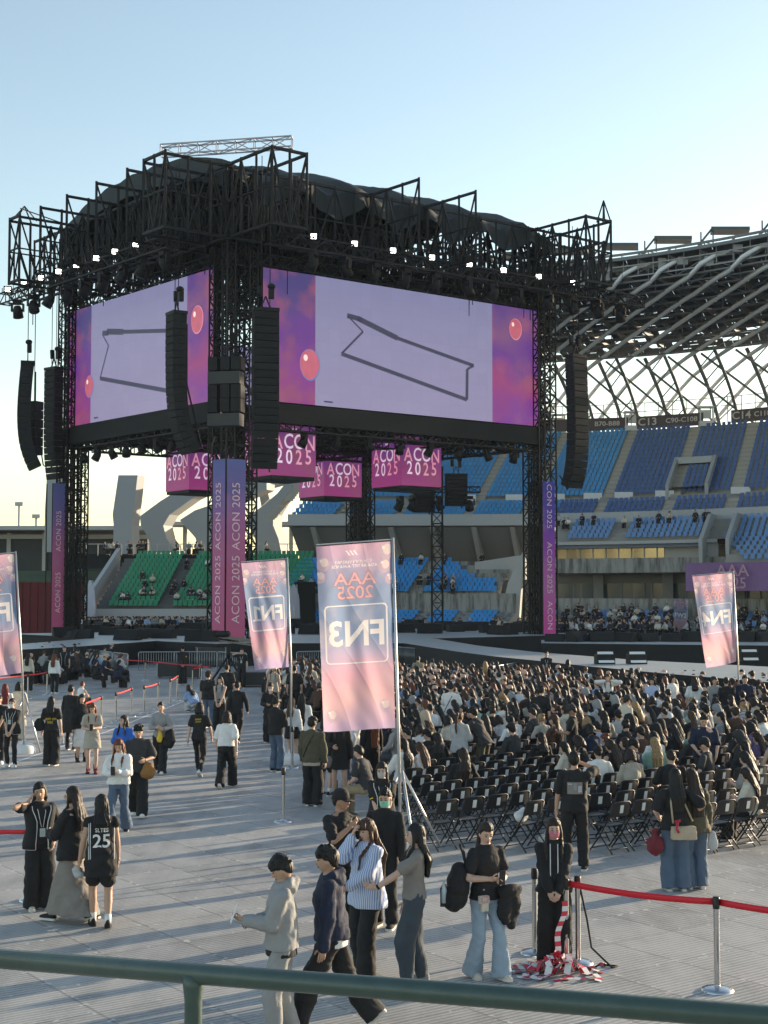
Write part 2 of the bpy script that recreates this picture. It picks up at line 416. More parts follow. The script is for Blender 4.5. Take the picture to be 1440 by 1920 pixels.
mb.build('screen_header_truss',BLK,roof,world=True)
# hoist chains and cable bundles inside the roof
rng=random.Random(3); mb=MB()
for i in range(90):
    a=rng.uniform(-4,29); b=rng.uniform(-4,24); z1=rng.uniform(22.5,25)
    if (-1<a<26) and (-1<b<20.5) : z1=rng.uniform(22,25)
    mb.beam(S(a,b,z1),S(a,b,27),.05)
mb.build('hoist_chains',BLK,roof,world=True)
# ---------------------------------------------------------------- towers
def tower(a,b,label,half=.55):
    t=thing('stage_tower',label,'truss tower',S(a,b,0),math.atan2(U1.y,U1.x),'four towers carrying the stage roof')
    mb=MB()
    for sx in (-1,1):
        for sy in (-1,1): box_truss(mb,V((sx*half,sy*half,.1)),V((sx*half,sy*half,29.4)),.55,.55,.62,.085,.05,V((0,1,0)))
    mb.build('corner_mast',BLK,t)
    mb=MB()
    for k in range(19):
        z=.6+k*1.55
        for c,d in (((-1,-1),(1,-1)),((1,-1),(1,1)),((1,1),(-1,1)),((-1,1),(-1,-1))):
            p=V((c[0]*half,c[1]*half,z)); q=V((d[0]*half,d[1]*half,z)); mb.beam(p,q,.09)
            mb.beam(p,q+V((0,0,1.55)) if k%2 else q-V((0,0,-1.55)),.06)
    mb.build('cross_bracing',BLK,t)
    mb=MB()
    for i in range(7): 
        x=-.5+i*.16; mb.tube([(x,.3,.2),(x+.05,.35,10),(x-.03,.3,24)],.05,5)
    mb.box((0,.1,.35),(2.6,2.6,.5)); mb.build('cable_loom',BLK2,t)
    return t
tower(0,0,'nearest black truss tower of the stage, behind the pink flag of block one',.78)
tower(0,LB,'black truss tower at the left corner of the stage')
tower(LA,0,'black truss tower at the right corner of the stage beside the blue stand')
t=tower(LA,LB,'rearmost black truss tower at the far corner of the stage, under the hanging cubes')
# ---------------------------------------------------------------- tall printed pillar banners on the towers
LET1=M('balloon_letter_pink',(.85,.55,.62),.5,0,.3,3)
def pillar(name_lbl,a,b,w,z0,z1,faces,stops,mats_key):
    t=thing('pillar_banner',name_lbl,'banner',S(a,b,0),0,'tall banners wrapped round the stage towers')
    mp=fabric_print('pillar_print_'+mats_key,stops,(.40,.17,.36),z0,z1-z0,0,.25)
    H=w/2
    fr=MB()
    for sx in (-1,1):
        for sy in (-1,1):
            p=S(a+sx*(H-.04),b+sy*(H-.04),0); fr.beam(p+V((0,0,z0)),p+V((0,0,z1)),.07)
    fr.build('banner_frame',BLK,t,world=True)
    for (kind,way) in faces:
        mb=MB(); tx=MB()
        if kind=='f':   # face along U1, normal -U2
            o=S(a,b-H-.04,0); ux=U1; nrm=-U2
        else:           # face along U2, normal -U1
            o=S(a-H-.04,b,0); ux=-U2; nrm=-U1
        hw=H*.95
        mb.quad(o-ux*hw+V((0,0,z0)),o+ux*hw+V((0,0,z0)),o+ux*hw+V((0,0,z1)),o-ux*hw+V((0,0,z1)))
        f=mb.build('printed_panel',mp,t,world=True)
        L=z1-z0; zs=[z0+L*.27,z0+L*.68] if way>0 else [z0+L*.06,z0+L*.44,z0+L*.86]
        for z in zs:
            c=o+nrm*.03+V((0,0,z))
            if way>0: put_text(tx,'ACON 2025',c,V((0,0,1)),-ux,w*.56,0,.0,space=1.02)
            else: put_text(tx,'ACON 2025',c,V((0,0,-1)),ux,w*.56,0,.0,space=1.02)
        # trim letters that would run past the panel ends
        tx2=MB()
        for fc in tx.f:
            if all(z0+.02<tx.v[i][2]<z1-.02 for i in fc): tx2.add([tx.v[i] for i in fc],[tuple(range(len(fc)))])
        tx2.build('lettering',LET1,f,world=True,root=t)
    return t
pst=[(0,(.52,.10,.22)),(.5,(.48,.13,.28)),(.68,(.36,.12,.32)),(.84,(.17,.14,.40)),(1,(.13,.16,.44))]
pst_shade=[(0,(.62,.06,.32)),(.3,(.48,.13,.38)),(.55,(.33,.06,.40)),(.8,(.10,.05,.40)),(1,(.07,.06,.38))]  # right banner: its shade is put into these more saturated print colours
pillar('tall pink and blue banner reading ACON 2025 upward on the nearest tower',-.5,-.45,1.35,1.55,12.1,[('f',1),('s',1)],pst,'near')
pillar('tall banner reading ACON 2025 downward on the right tower, blue above pink',LA-.75,-.95,1.2,1.2,11.9,[('f',-1)],pst_shade,'right')
pillar('tall banner on the left tower, darkened pink below blue',-1.3,LB-.1,.95,1.4,11.8,[('f',1)],pst,'left')
# ---------------------------------------------------------------- LED screens
PUR=[(0,(.42,.04,.38)),(.25,(.38,.06,.40)),(.5,(.24,.05,.42)),(.75,(.14,.07,.36)),(1,(.11,.08,.32))]
PUR2=[(0,(.30,.06,.50)),(.3,(.52,.07,.30)),(.55,(.22,.05,.42)),(.8,(.34,.12,.34)),(1,(.16,.08,.40))]
SCR_SIDE=screen_mat('led_clouds_violet',PUR,(.52,.13,.24),.30,height=8.2,z0=0,cs=.32)
SCR_SIDE2=screen_mat('led_clouds_rose',PUR2,(.55,.15,.26),.30,height=8.2,z0=0,cs=.3)
def led_plain():
    m,n,l,b=nodes_mat('led_lilac')
    tc=n.new('ShaderNodeTexCoord'); sp=n.new('ShaderNodeSeparateXYZ'); l.new(tc.outputs['Object'],sp.inputs[0])
    rp=ramp(n,[(0,(.40,.36,.58)),(.5,(.36,.335,.56)),(1,(.31,.31,.54))]); l.new(math_node(n,l,'DIVIDE',sp.outputs['Z'],8.2),rp.inputs[0])
    b.inputs['Base Color'].default_value=(.02,.02,.02,1); l.new(seam(n,l,sp,rp.outputs[0]),b.inputs['Emission Color']); b.inputs['Emission Strength'].default_value=.37
    return m
SCR_MID=led_plain()
LINE=M('led_dark_line',(.035,.035,.07),.5,0,0,emis=.42)
BAL_R=M('led_balloon_red',(.46,.10,.15),.5,0,.5,1.2,emis=.4); BAL_B=M('led_balloon_blue',(.10,.16,.36),.5,0,.4,2,emis=.4); BAL_H=M('led_balloon_glint',(.85,.62,.58),.5,0,0,emis=.42)
BAL_E=M('led_balloon_edge',(.62,.22,.30),.5,0,.3,2,emis=.4)
ZS0,ZS1=15.9,24.1
def led_screen(origin,ux,nrm,L,cuts,label,sc,lineart=True,flip=False):
    rz=math.atan2(ux.y,ux.x); t=thing('led_screen',label,'screen',origin,rz,'LED screens round the stage roof')
    sgn=1 if nrm.dot(V((-math.sin(rz),math.cos(rz),0)))>0 else -1
    H=ZS1-ZS0
    mb=MB(); mb.box((L/2,-sgn*.35,H/2),(L,.5,H)); mb.build('cabinet',BLK2,t)
    y=sgn*-.09; y0=y
    def rect(mb,x0,x1,z0,z1,yy):
        q=[(x0,yy,z0),(x1,yy,z0),(x1,yy,z1),(x0,yy,z1)]
        mb.quad(*(q if sgn<0 else q[::-1]))
    c0,c1=cuts
    mb=MB(); rect(mb,0,c0,0,H,y0); mb.build('side_panel',SCR_SIDE,t)
    mb=MB(); rect(mb,c1,L,0,H,y0); mb.build('side_panel',SCR_SIDE2,t)
    mb=MB(); rect(mb,c0,c1,0,H,y0); f=mb.build('picture_panel',SCR_MID,t)
    if lineart:
        W=c1-c0; yy=y0+sgn*.03
        # thin outline of an open flat case, in fractions of the panel
        P=lambda u,v:V((c0+W*u,yy,H*v))
        mb=MB()
        def st(a,b,wd):
            a=P(*a);b=P(*b);d=(b-a).normalized();s=V((-d.z,0,d.x))*wd/2
            q=[a-s,b-s,b+s,a+s]
            mb.quad(*(q if sgn<0 else q[::-1]))
        A=lineart+[((.045,.035),(.09,.035),.1)]
        for (p,q,wd) in A: st(p,q,wd)
        mb.build('line_drawing',LINE,f)
    def balloon(cx,cz,r,mt):
        mb=MB(); mb2=MB()
        for k,(m_,rr,dx,dz,ds) in enumerate(((0,1,0,0,.03),(1,.93,-.03*r,.02*r,.035),(2,.2,-.35*r,.4*r,.04))):
            n=20; vs=[V((cx+dx+rr*r*.82*math.cos(2*math.pi*i/n),y0+sgn*ds,cz+dz+rr*r*(1 if math.sin(2*math.pi*i/n)>0 else 1.12)*math.sin(2*math.pi*i/n))) for i in range(n)]
            vs=[V((min(max(v.x,0.02),L-.02),v.y,v.z)) for v in vs]
            mb.add(vs,[tuple(range(n)) if sgn<0 else tuple(range(n-1,-1,-1))],m_)
        mb.build('balloon_picture',[BAL_B if mt else BAL_E,BAL_R,BAL_H],t)
    for b_ in sc: balloon(*b_)
    return t
ARTR=[((.17,.665),(.43,.56),.34),((.16,.70),(.22,.68),.2),((.21,.69),(.42,.595),.26),((.43,.575),(.885,.44),.20),((.885,.44),(.845,.40),.14),((.845,.40),(.84,.155),.2),((.84,.155),(.13,.385),.24),((.13,.385),(.245,.56),.14),((.245,.56),(.19,.645),.08)]
o_=S(1.9,-.35,ZS0)
led_screen(o_,U1,-U2,22.9,(3.87,18.55),'big LED screen facing right with a dark line drawing on lilac between cloud panels',[(3.45,2.55,.95,1),(20.7,6.7,.72,0)],
  [((.165,.725),(.24,.71),.32),((.22,.715),(.44,.60),.36),((.44,.60),(.885,.455),.24),((.885,.455),(.845,.42),.16),((.845,.42),(.842,.165),.24),((.842,.165),(.135,.42),.26),((.135,.42),(.25,.615),.14),((.25,.615),(.17,.72),.10)])
o_=S(-.35,19.9,ZS0)
led_screen(o_,-U2,-U1,18.2,(3.05,15.2),'left LED screen with the line drawing partly behind a speaker array',[(2.9,2.6,.75,1),(16.4,5.3,.85,0)],
  [((.13,.735),(.2,.725),.36),((.18,.74),(.36,.70),.40),((.36,.70),(.90,.60),.26),((.90,.60),(.87,.55),.16),((.87,.55),(.86,.13),.24),((.86,.13),(.11,.36),.28),((.11,.36),(.2,.62),.14),((.2,.62),(.14,.71),.10)])
led_screen(S(LA+.35,1.2,ZS0-.6),U2,U1,17.5,(3,14),'LED screen on the far right side of the roof, seen only from behind',[],None)
led_screen(S(23,LB+.2,ZS0-.9),-U1,-U2,21.5,(3,18),'rear LED screen whose pink lower edge shows under the roof',[],None)
# ---------------------------------------------------------------- hanging cubes
CUB=screen_mat('led_cube_pink',[(0,(.50,.05,.30)),(.35,(.44,.05,.28)),(.6,(.30,.06,.32)),(1,(.20,.06,.34))],(.40,.08,.20),.25,height=3.6,z0=0,cs=.45)
LETW=M('led_letters_white',(.62,.50,.62),.5,0,.6,2.5,emis=.42); LETR=M('led_letters_rose',(.60,.26,.34),.5,0,.5,2.5,emis=.42)
def cube(px,Y,label,wd=3.5,z0=11.6,h=3.6):
    p=at(px,900,Y); t=thing('hanging_cube',label,'screen cube',(p.x,p.y,z0),math.atan2(U1.y,U1.x),'four ACON 2025 cubes hung under the roof')
    mb=MB(); mb.box((0,0,h/2),(wd,wd,h)); mb.build('screen_box',[CUB],t)
    mb=MB(); mb.box((0,0,-.12),(wd*.97,wd*.97,.22)); mb.box((0,0,h+.25),(wd*.6,wd*.6,.5)); mb.build('base_frame',BLK,t)
    # side faces: the near-right one (normal -local y) and the near-left one (normal -local x)
    for ux,o in ((V((1,0,0)),V((0,-wd/2-.02,0))),(V((0,-1,0)),V((-wd/2-.02,0,0)))):
        tx=MB(); up=V((0,0,1))
        for i,ch in enumerate('ACON'): put_text(tx,ch,o+ux*((i-1.5)*.80)+up*(h*.60-abs(i-1.5)*.04),ux,up,1.32,1 if i in (0,3) else 0,.012,sx=.80)
        for i,ch in enumerate('2025'): put_text(tx,ch,o+ux*((i-1.5)*.72)+up*(h*.315+abs(i-1.5)*.04),ux,up,1.28,0 if i<2 else 1,.012,sx=.80)
        for k in range(3): tx.quad(o+ux*(-.16+k*.12)+up*(h*.80),o+ux*(-.10+k*.12)+up*(h*.80),o+ux*(-.03+k*.12)+up*(h*.84),o+ux*(-.09+k*.12)+up*(h*.84))
        tx.build('lettering',[LETW,LETR],t)
    return t
cube(372,104,'left hanging ACON 2025 cube, partly behind a curved speaker array')
cube(524,89.5,'nearest hanging ACON 2025 cube, mostly hidden by the tower and speaker array',3.3,11.45,3.55)
cube(619,113,'lowest looking ACON 2025 cube hung before the rear tower',3.6,11.75,3.55)
cube(762,100,'right hanging ACON 2025 cube in front of the blue stand')
# ================================================================ lights, speakers, decks
LAMP=M('lamp_glow',(1,.97,.93),.5,0,0,emis=9)
def light_truss(p,q,label):
    t=thing('lighting_truss',label,'truss',p.lerp(q,.5)); mb=MB()
    box_truss(mb,p,q,.75,.75,.95,.09,.055); mb.build('truss_frame',BLK,t,world=True)
    mb=MB(); L=(q-p).length
    for k in range(8):
        c=p.lerp(q,(k+.5)/8); mb.beam(c+V((0,0,.3)),V((c.x,c.y,27)),.035)
    mb.build('hoist_cable',BLK,t,world=True); return t
PR0,PR1=S(1.0,-3.6,25.0),S(31.5,-3.6,25.0); PL0,PL1=S(-3.8,0.6,25.0),S(-3.8,22.8,25.0)
light_truss(PR0,PR1,'right lighting truss hung in front of the roof edge, carrying a row of lit lamps')
light_truss(PL0,PL1,'left lighting truss hung in front of the roof edge, running off past the tower')
rb=random.Random(5)
# one floodlight: housing, yoke, glowing glass
fl=thing('floodlight','lit white floodlight on the right lighting truss','lamp',(0,0,0),0,'lit floodlights on the lighting trusses')
mb=MB(); mb.box((0,.12,.1),(.56,.26,.5)); mb.box((0,.3,.1),(.4,.2,.34)); mb.build('housing',BLK,fl)
mb=MB(); mb.add([(.19*max(-.85,min(.85,math.cos(t/16*6.2832)*1.25)),-.025,.1+.17*max(-.85,min(.85,math.sin(t/16*6.2832)*1.25))) for t in range(16)],[tuple(range(16))]); mb.build('lamp_glass',LAMP,fl)
mb=MB(); mb.beam((-.36,.1,-.25),(-.36,.1,.2),.05); mb.beam((.36,.1,-.25),(.36,.1,.2),.05); mb.beam((-.36,.1,-.25),(.36,.1,-.25),.05); mb.build('yoke',BLK,fl)
first=True
ORD=['first','second','third','fourth','fifth','sixth','seventh','eighth','ninth','tenth']
def place_fl(px,Y,z,side,i):
    global first
    o=fl if first else copy_tree(fl); first=False
    p=at(px,500,Y); o.location=(p.x,p.y,z); o.rotation_euler=(R(0),0,math.atan2(-p.x,p.y)*1.0+rb.uniform(-.15,.15))
    o.scale=(1.0,1,1.0)
    o['label']='%s lit floodlight along the %s lighting truss, counted from the nearest tower'%(ORD[i],side)
for i,px in enumerate((588,665,737,810,880,944,1010,1073)):
    k=(px-720)/FPX; a=(k*(85-3.6*U2.y)+9.1+3.6*U2.x)/(U1.x-k*U1.y); p=S(a,-3.6,0); place_fl(px,p.y-.45,25.35,'right',i)
for i,px in enumerate((254,215,180,143,110,77,45,15)):
    k=(px-720)/FPX; b=(k*(85-3.8*U1.y)+9.1+3.8*U1.x)/(U2.x-k*U2.y); p=S(-3.8,b,0); place_fl(px,p.y-.45,25.35,'left',i)
# moving heads slung under trusses
mh=thing('stage_light','black moving head stage light hung under the right lighting truss','stage light',(0,0,0),0,'unlit stage lights hung under the rig')
mb=MB(); mb.box((0,0,-.12),(.55,.4,.24)); mb.build('base',BLK,mh)
mb=MB(); mb.box((-.36,0,-.45),(.1,.25,.5)); mb.box((.36,0,-.45),(.1,.25,.5)); mb.build('yoke',BLK,mh)
mb=MB(); rt=Matrix.Rotation(.5,3,'X'); mb.tube([rt@V((0,0,.25))+V((0,0,-.6)),rt@V((0,0,0))+V((0,0,-.6)),rt@V((0,0,-.5))+V((0,0,-.6))],[.2,.3,.34],10); mb.build('lamp_head',BLK,mh)
mfirst=True
def place_mh(p,lab,rz=None,s=1.0):
    global mfirst
    o=mh if mfirst else copy_tree(mh); mfirst=False
    o.location=p; o.rotation_euler=(0,0,rb.uniform(0,6)); o.scale=(s,s,s); o['label']=lab
for i in range(12): place_mh(S(3+i*2.4,-3.6+rb.uniform(-.2,.2),24.6),'unlit black stage light slung under the right lighting truss, %s from the nearest tower'%(ORD+['eleventh','twelfth'])[i],s=1.1)
for i in range(9): place_mh(S(-3.8,1.5+i*2.4,24.6),'unlit black stage light slung under the left lighting truss, %s from the nearest tower'%ORD[i],s=1.1)
for i in range(9): place_mh(S(2.5+i*2.5,-.2,14.15),'black stage light slung below the bottom edge of the right LED screen, %s along'%ORD[i],s=.85)
for i in range(8): place_mh(S(-.2,4.5+i*1.9,14.15),'black stage light slung below the bottom edge of the left LED screen, %s along'%ORD[i],s=.85)
for i in range(8): place_mh(S(3+i*2.8,1.5,24.9+.4),'black stage light above the top edge of the right LED screen, %s along'%ORD[i],s=1.5)
# follow spots / beam blinders under the soffit: small pale panels
# ---------------------------------------------------------------- line arrays
def line_array(top,rz,n,curve,label,w=1.35,ch=.42,dp=.75,bend0=0.0,chain=9.0):
    """cabinets hung below one another, each turned a little more; local -y is the sound direction"""
    t=thing('speaker_array',label,'speaker array',top,rz,'line array speakers hung round the stage')
    mb=MB(); mb.box((0,0,.12),(w*1.02,dp*1.1,.2)); mb.beam((-.3,0,.2),(0,0,.9),.07); mb.beam((.3,0,.2),(0,0,.9),.07); mb.build('flying_frame',BLK,t)
    mb=MB()
    for x in (-.25,.25): mb.tube([(x,0,.5),(x,0,chain)],.025,5)
    mb.build('hoist_cable',BLK,t)
    mb=MB(); mb.tube([(-.3,.1,.9),(-.35,.1,1.5)],.16,8); mb.box((.35,.1,1.1),(.28,.28,.6)); mb.ell((.35,.05,1.5),(.24,.24,.18)); mb.build('chain_motor',BLK,t)
    ang=bend0; p=V((0,0,0))
    for k in range(n):
        rot=Matrix.Rotation(ang,3,'X')
        c=p+rot@V((0,0,-ch/2))
        mb=MB(); mb.box(c,(w,dp,ch*.94),rot)
        mb.box(c+rot@V((0,-dp/2-.015,0)),(w*.92,.03,ch*.82),rot,1)
        mb.box(c+rot@V((w/2+.015,dp*.1,0)),(.03,dp*.35,ch*.35),rot,2); mb.box(c+rot@V((-w/2-.015,dp*.1,0)),(.03,dp*.35,ch*.35),rot,2)
        mb.build('speaker_cabinet',[SPK,BLK2,BLK],t)
        p=p+rot@V((0,0,-ch)); ang+=curve[min(k,len(curve)-1)]
    mb=MB(); e=p; mb.tube([(w*.3,dp*.5+.1,-.5),(w*.3,dp*.5+.12,-n*ch*.5),e+V((w*.3,.5,.2)),e+V((w*.4,.9,-.1)),(0.6,2.2,e.z+.9)],.05,6); mb.build('cable_bundle',BLK2,t)
    return t
def hang(px,py,Y): return at(px,py,Y)
cv=[.012]*12+[.04]*6+[.10]*8
# the pair beside the nearest tower
line_array(hang(331,592,82.0),R(-58+0),19,[.006]*9+[.03]*4+[.075]*6,'long curved black speaker array in front of the left LED screen',1.2,.425,.8,-.02)
line_array(hang(498,585,80.0),R(18),21,[-.0]*9+[.012]*5+[.035]*7,'tall straight black speaker array in front of the right LED screen',1.45,.425,.6,-.02)
line_array(hang(52,684,96),R(-75),16,[.012]*6+[.035]*4+[.07]*6,'outer left curved speaker array against the pale sky',.95,.45,.85,-.10)
line_array(hang(101,695,99),R(-40),17,[.0]*8+[.015]*4+[.03]*5,'speaker array close beside the left tower',1.25,.45,.7,-.0)
line_array(hang(1080,672,95),R(38),19,[.0]*8+[.02]*5+[.06]*6,'speaker array beside the right tower against the stand',1.35,.46,.75,-.03)
# bass cluster at the nearest tower
t=thing('bass_speaker_stack','stacked bass speakers with two grey panels strapped to the nearest tower','speaker stack',hang(423,800,82.6),R(-12))
h=[0,.95,1.9,2.85,3.55]
for k in range(5):
    z=k*.82
    mb=MB()
    if k in (0,3): mb.box((0,0,z+.38),(1.95,.9,.72)); mb.build('grey_cover_panel',M('grey_panel',(.05,.052,.055),.7,0,.1),t)
    else:
        for x in (-.68,.08,.72): mb.box((x,0,z+.4),(.56,.9,.78))
        mb.box((.98,0,z+.4),(.12,.8,.78)); mb.build('speaker_cabinet',SPK,t)
mb=MB(); mb.tube([(-.6,0,4.1),(-.6,0,8)],.03,5); mb.tube([(.6,0,4.1),(.6,0,8)],.03,5); mb.build('hoist_cable',BLK,t)
# subs on the left
t=thing('bass_speaker_stack','hanging black bass speaker column behind the outer left speaker array','speaker stack',hang(63,855,97),R(-30))
for k in range(6):
    mb=MB(); mb.box((0,0,.35+k*.62),(.95,.8,.58)); mb.build('speaker_cabinet',SPK,t)
mb=MB(); mb.tube([(0,0,3.7),(0,0,12)],.03,5); mb.build('hoist_cable',BLK,t)
# small remote arrays before the far stand
for px,py,s,lab in ((855,893,.62,'small black speaker array hung right of the delay tower'),(794,905,.62,'small black speaker array hung left of the delay tower')):
    a=line_array(hang(px,py,128),R(10),8,[.0]*5+[.02]*4,lab,1.9,.34,1.0,0,6)
# ---------------------------------------------------------------- delay tower with side arm
t=thing('delay_tower','slim dark truss mast with a lamp bar in front of the blue stand','truss mast',V((14.0*.36,128,0)))
mb=MB(); base=at(820,1190,128); box_truss(mb,V((base.x,128,.2)),V((base.x,128,15.5)),.95,.95,1.0,.14,.08,V((0,1,0))); mb.build('mast',BLK,t,world=True)
mb=MB(); p=at(762,918,128); q=at(900,918,128); box_truss(mb,p,q,.5,.5,.9,.09,.06); p=at(790,840,128); q=at(895,845,128); box_truss(mb,p,q,.7,.7,1,.1,.07); mb.build('lamp_bar',BLK,t,world=True)
for px in (750,775,880,822):
    p=at(px,930,127.6); place_mh(p,'black lamp on the delay tower bar, %s'%{750:'leftmost of four',775:'second from the left',880:'rightmost of four',822:'beside the mast'}[px],s=1.2)
# ---------------------------------------------------------------- stage decks
DECK=M('stage_deck_top',(.40,.42,.42),.42,0,.15,.6); SKIRT=BLK2
d=MB(); d.slab([S(-3,-3,0)[:2],S(28,-3,0)[:2],S(28,23,0)[:2],S(-3,23,0)[:2]],0,1.3,0,1); tag(d.build('main_stage_deck',[DECK,SKIRT]),kind='structure')
ZD=1.3
def deck(name,pxs,z,drop=.0):
    d=MB(); d.slab([tuple(G(x,y,z)[:2]) for x,y in pxs],drop,z,0,1); tag(d.build(name,[DECK,SKIRT]),kind='structure'); return d
deck('stage_runway',[(745,1204),(860,1222),(930,1231),(1000,1238),(1100,1249),(1250,1263),(1500,1284),(1500,1253),(1200,1238),(1000,1222),(900,1211),(820,1198),(745,1193)],1.304)
deck('stage_runway_spur',[(20,1219),(150,1212),(300,1201),(420,1192),(420,1186),(270,1184),(170,1197),(20,1209)],1.306)
deck('stage_runway_far',[(1015,1206),(1500,1211),(1500,1203),(1015,1200)],1.308)
deck('front_platform',[(430,1206),(760,1206),(745,1194),(430,1194)],1.302)
# monitors, cases and lighting blocks on the decks
kit=MB(); kit.add([(-.4,-.3,0),(.4,-.3,0),(.4,.3,0),(-.4,.3,0),(-.4,-.05,.42),(.4,-.05,.42),(.4,.3,.42),(-.4,.3,.42)],[(3,2,1,0),(4,5,6,7),(0,1,5,4),(1,2,6,5),(2,3,7,6),(3,0,4,7)])
mon=thing('stage_monitor','black wedge stage monitor','speaker',(0,0,0)); kit.build('cabinet',SPK,mon)
mb=MB(); mb.quad((-.36,-.31,.03),(.36,-.31,.03),(.36,-.075,.39),(-.36,-.075,.39)); mb.build('grille',BLK2,mon)
rb=random.Random(12)
spots=[(x,1196+rb.uniform(-14,8)) for x in range(120,420,17)]+[(x,1184+rb.uniform(-8,6)) for x in range(470,1000,16)]+[(x,1203) for x in range(1040,1440,44)]
for i,(x,y) in enumerate(spots):
    o=mon if i==0 else copy_tree(mon)
    o.location=G(x,y,1.31); o.rotation_euler=(0,0,rb.uniform(-1,1)); s=rb.uniform(.8,1.7); o.scale=(s*1.3,s,s)
    o['label']='low black wedge monitor lying on the stage deck among its like'; o['group']='black wedge monitors and cases along the stage decks'
for i,(x,y,lab) in enumerate(((1135,1245,'tilted white footlight on the runway edge, left of two'),(1195,1245,'tilted white footlight on the runway edge, right of two'),(1405,1240,'pale footlight on the runway near the right frame edge'))):
    t=thing('footlight',lab,'lamp',G(x,y,1.31),R(8),'footlights on the runway edge'); mb=MB(); mb.box((0,.1,.2),(.75,.5,.4)); mb.build('housing',SPK,t)
    mb=MB(); mb.quad((-.33,-.2,.06),(.33,-.2,.06),(.33,.02,.5),(-.33,.02,.5)); mb.build('lamp_panel',WHITEP,t)
# black front-of-stage cases and tower base gear
def case(px,py,wd,hg,dp,lab,rz=0):
    t=thing('flight_case',lab,'case',G(px,py),rz,'black flight cases round the stage'); mb=MB(); mb.box((0,0,hg/2+.08),(wd,dp,hg)); mb.build('case_body',M('case_black',(.03,.03,.033),.6),t)
    mb=MB()
    for x in (-1,1):
        for z in (.08,hg+.08): mb.beam((x*(wd/2),-dp/2-.01,z),(x*wd/2,dp/2+.01,z),.035)
        for y in (-1,1): mb.beam((x*wd/2,y*dp/2,.08),(x*wd/2,y*dp/2,hg+.08),.035)
    mb.build('edge_trim',STEEL,t)
    mb=MB()
    for x in (-1,1):
        for y in (-1,1): mb.tube([(x*wd*.4-.02,y*dp*.35,.05),(x*wd*.4+.02,y*dp*.35,.05)],.05,8)
    mb.build('castors',BLK,t)
case(318,1271,1.1,.7,.8,'low black case on the floor behind the red belt, left of the guard')
case(357,1272,1.0,.6,.8,'low black case right of the guard at the barrier')
case(470,1287,1.5,.55,1,'black case at the foot of the camera crane')
case(395,1250,1.6,1.0,1,'tall black case in front of the nearest tower base',.2)
# camera crane
t=thing('camera_crane','black camera crane with a camera head in front of the nearest tower','crane',G(428,1283))
mb=MB(); b=G(428,1283)
for dx,dy in ((-.8,-.5),(.8,-.5),(0,.9)): mb.tube([b+V((dx,dy,.05)),b+V((0,0,1.3))],.05,6)
mb.tube([b+V((0,0,1.2)),b+V((0,0,1.75))],.09,8); mb.build('tripod',BLK,t,world=True)
mb=MB(); mb.beam(b+V((-1.0,.6,2.25)),b+V((2.2,-1.2,1.9)),.14); mb.beam(b+V((-1.0,.6,2.05)),b+V((2.2,-1.2,1.7)),.07); mb.build('boom',M('boom_grey',(.12,.12,.12),.4,.6),t,world=True)
mb=MB(); c=b+V((-.9,.5,2.2)); mb.box(c,(.7,.6,.5)); mb.tube([c+V((.3,-.2,.1)),c+V((.9,-.5,.1))],.16,10); mb.build('camera_body',SPK,t,world=True)
mb=MB(); c=b+V((2.1,-1.1,1.8)); mb.box(c,(.35,.3,.6)); mb.build('counterweight',BLK,t,world=True)
# ================================================================ STANDS
CONC=M('concrete',(.30,.30,.285),.85,0,.2,.35,.15,3); CONC_D=M('concrete_weathered',(.25,.25,.24),.9,0,.45,.5); CONC_W=M('concrete_pale',(.44,.45,.45),.8,0,.1,.2)
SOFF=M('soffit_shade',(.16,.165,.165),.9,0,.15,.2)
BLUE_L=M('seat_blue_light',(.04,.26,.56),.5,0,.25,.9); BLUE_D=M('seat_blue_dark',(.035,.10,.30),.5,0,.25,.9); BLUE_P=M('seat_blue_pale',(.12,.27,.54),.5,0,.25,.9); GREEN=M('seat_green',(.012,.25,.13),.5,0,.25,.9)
GLASS=M('dark_glass',(.05,.055,.06),.08,0,.3,.3); RAILM=M('rail_grey',(.40,.41,.42),.5,.3,.1)
OUT=V((.39,.92,0)).normalized()
def CY(X): return 152.0 if X<8 else 152.0-.0163*(X-8)**2
def Q(X,s,z): return V((X,CY(X),0))+OUT*s+V((0,0,z))
def XS(x0,x1,step=3.0):
    k=max(1,round((x1-x0)/step)); return [x0+(x1-x0)*i/k for i in range(k+1)]
def sweep(mb,x0,x1,prof,mat=0,shear=None,step=3.0):
    xs=XS(x0,x1,step); n=len(prof); vs=[]
    for i,X in enumerate(xs):
        for (s,z) in prof: vs.append(Q(X,s,z))
    fs=[(i*n+j,(i+1)*n+j,(i+1)*n+j+1,i*n+j+1) for i in range(len(xs)-1) for j in range(n-1)]
    mb.add(vs,fs,mat)
def px2X(px,s=0):   # X on the sweep line such that Q(X,s) projects to column px
    X=0.0
    for _ in range(30):
        q=Q(X,s,0); X-= (q.x-(px-720)/FPX*q.y)*.9
    return X
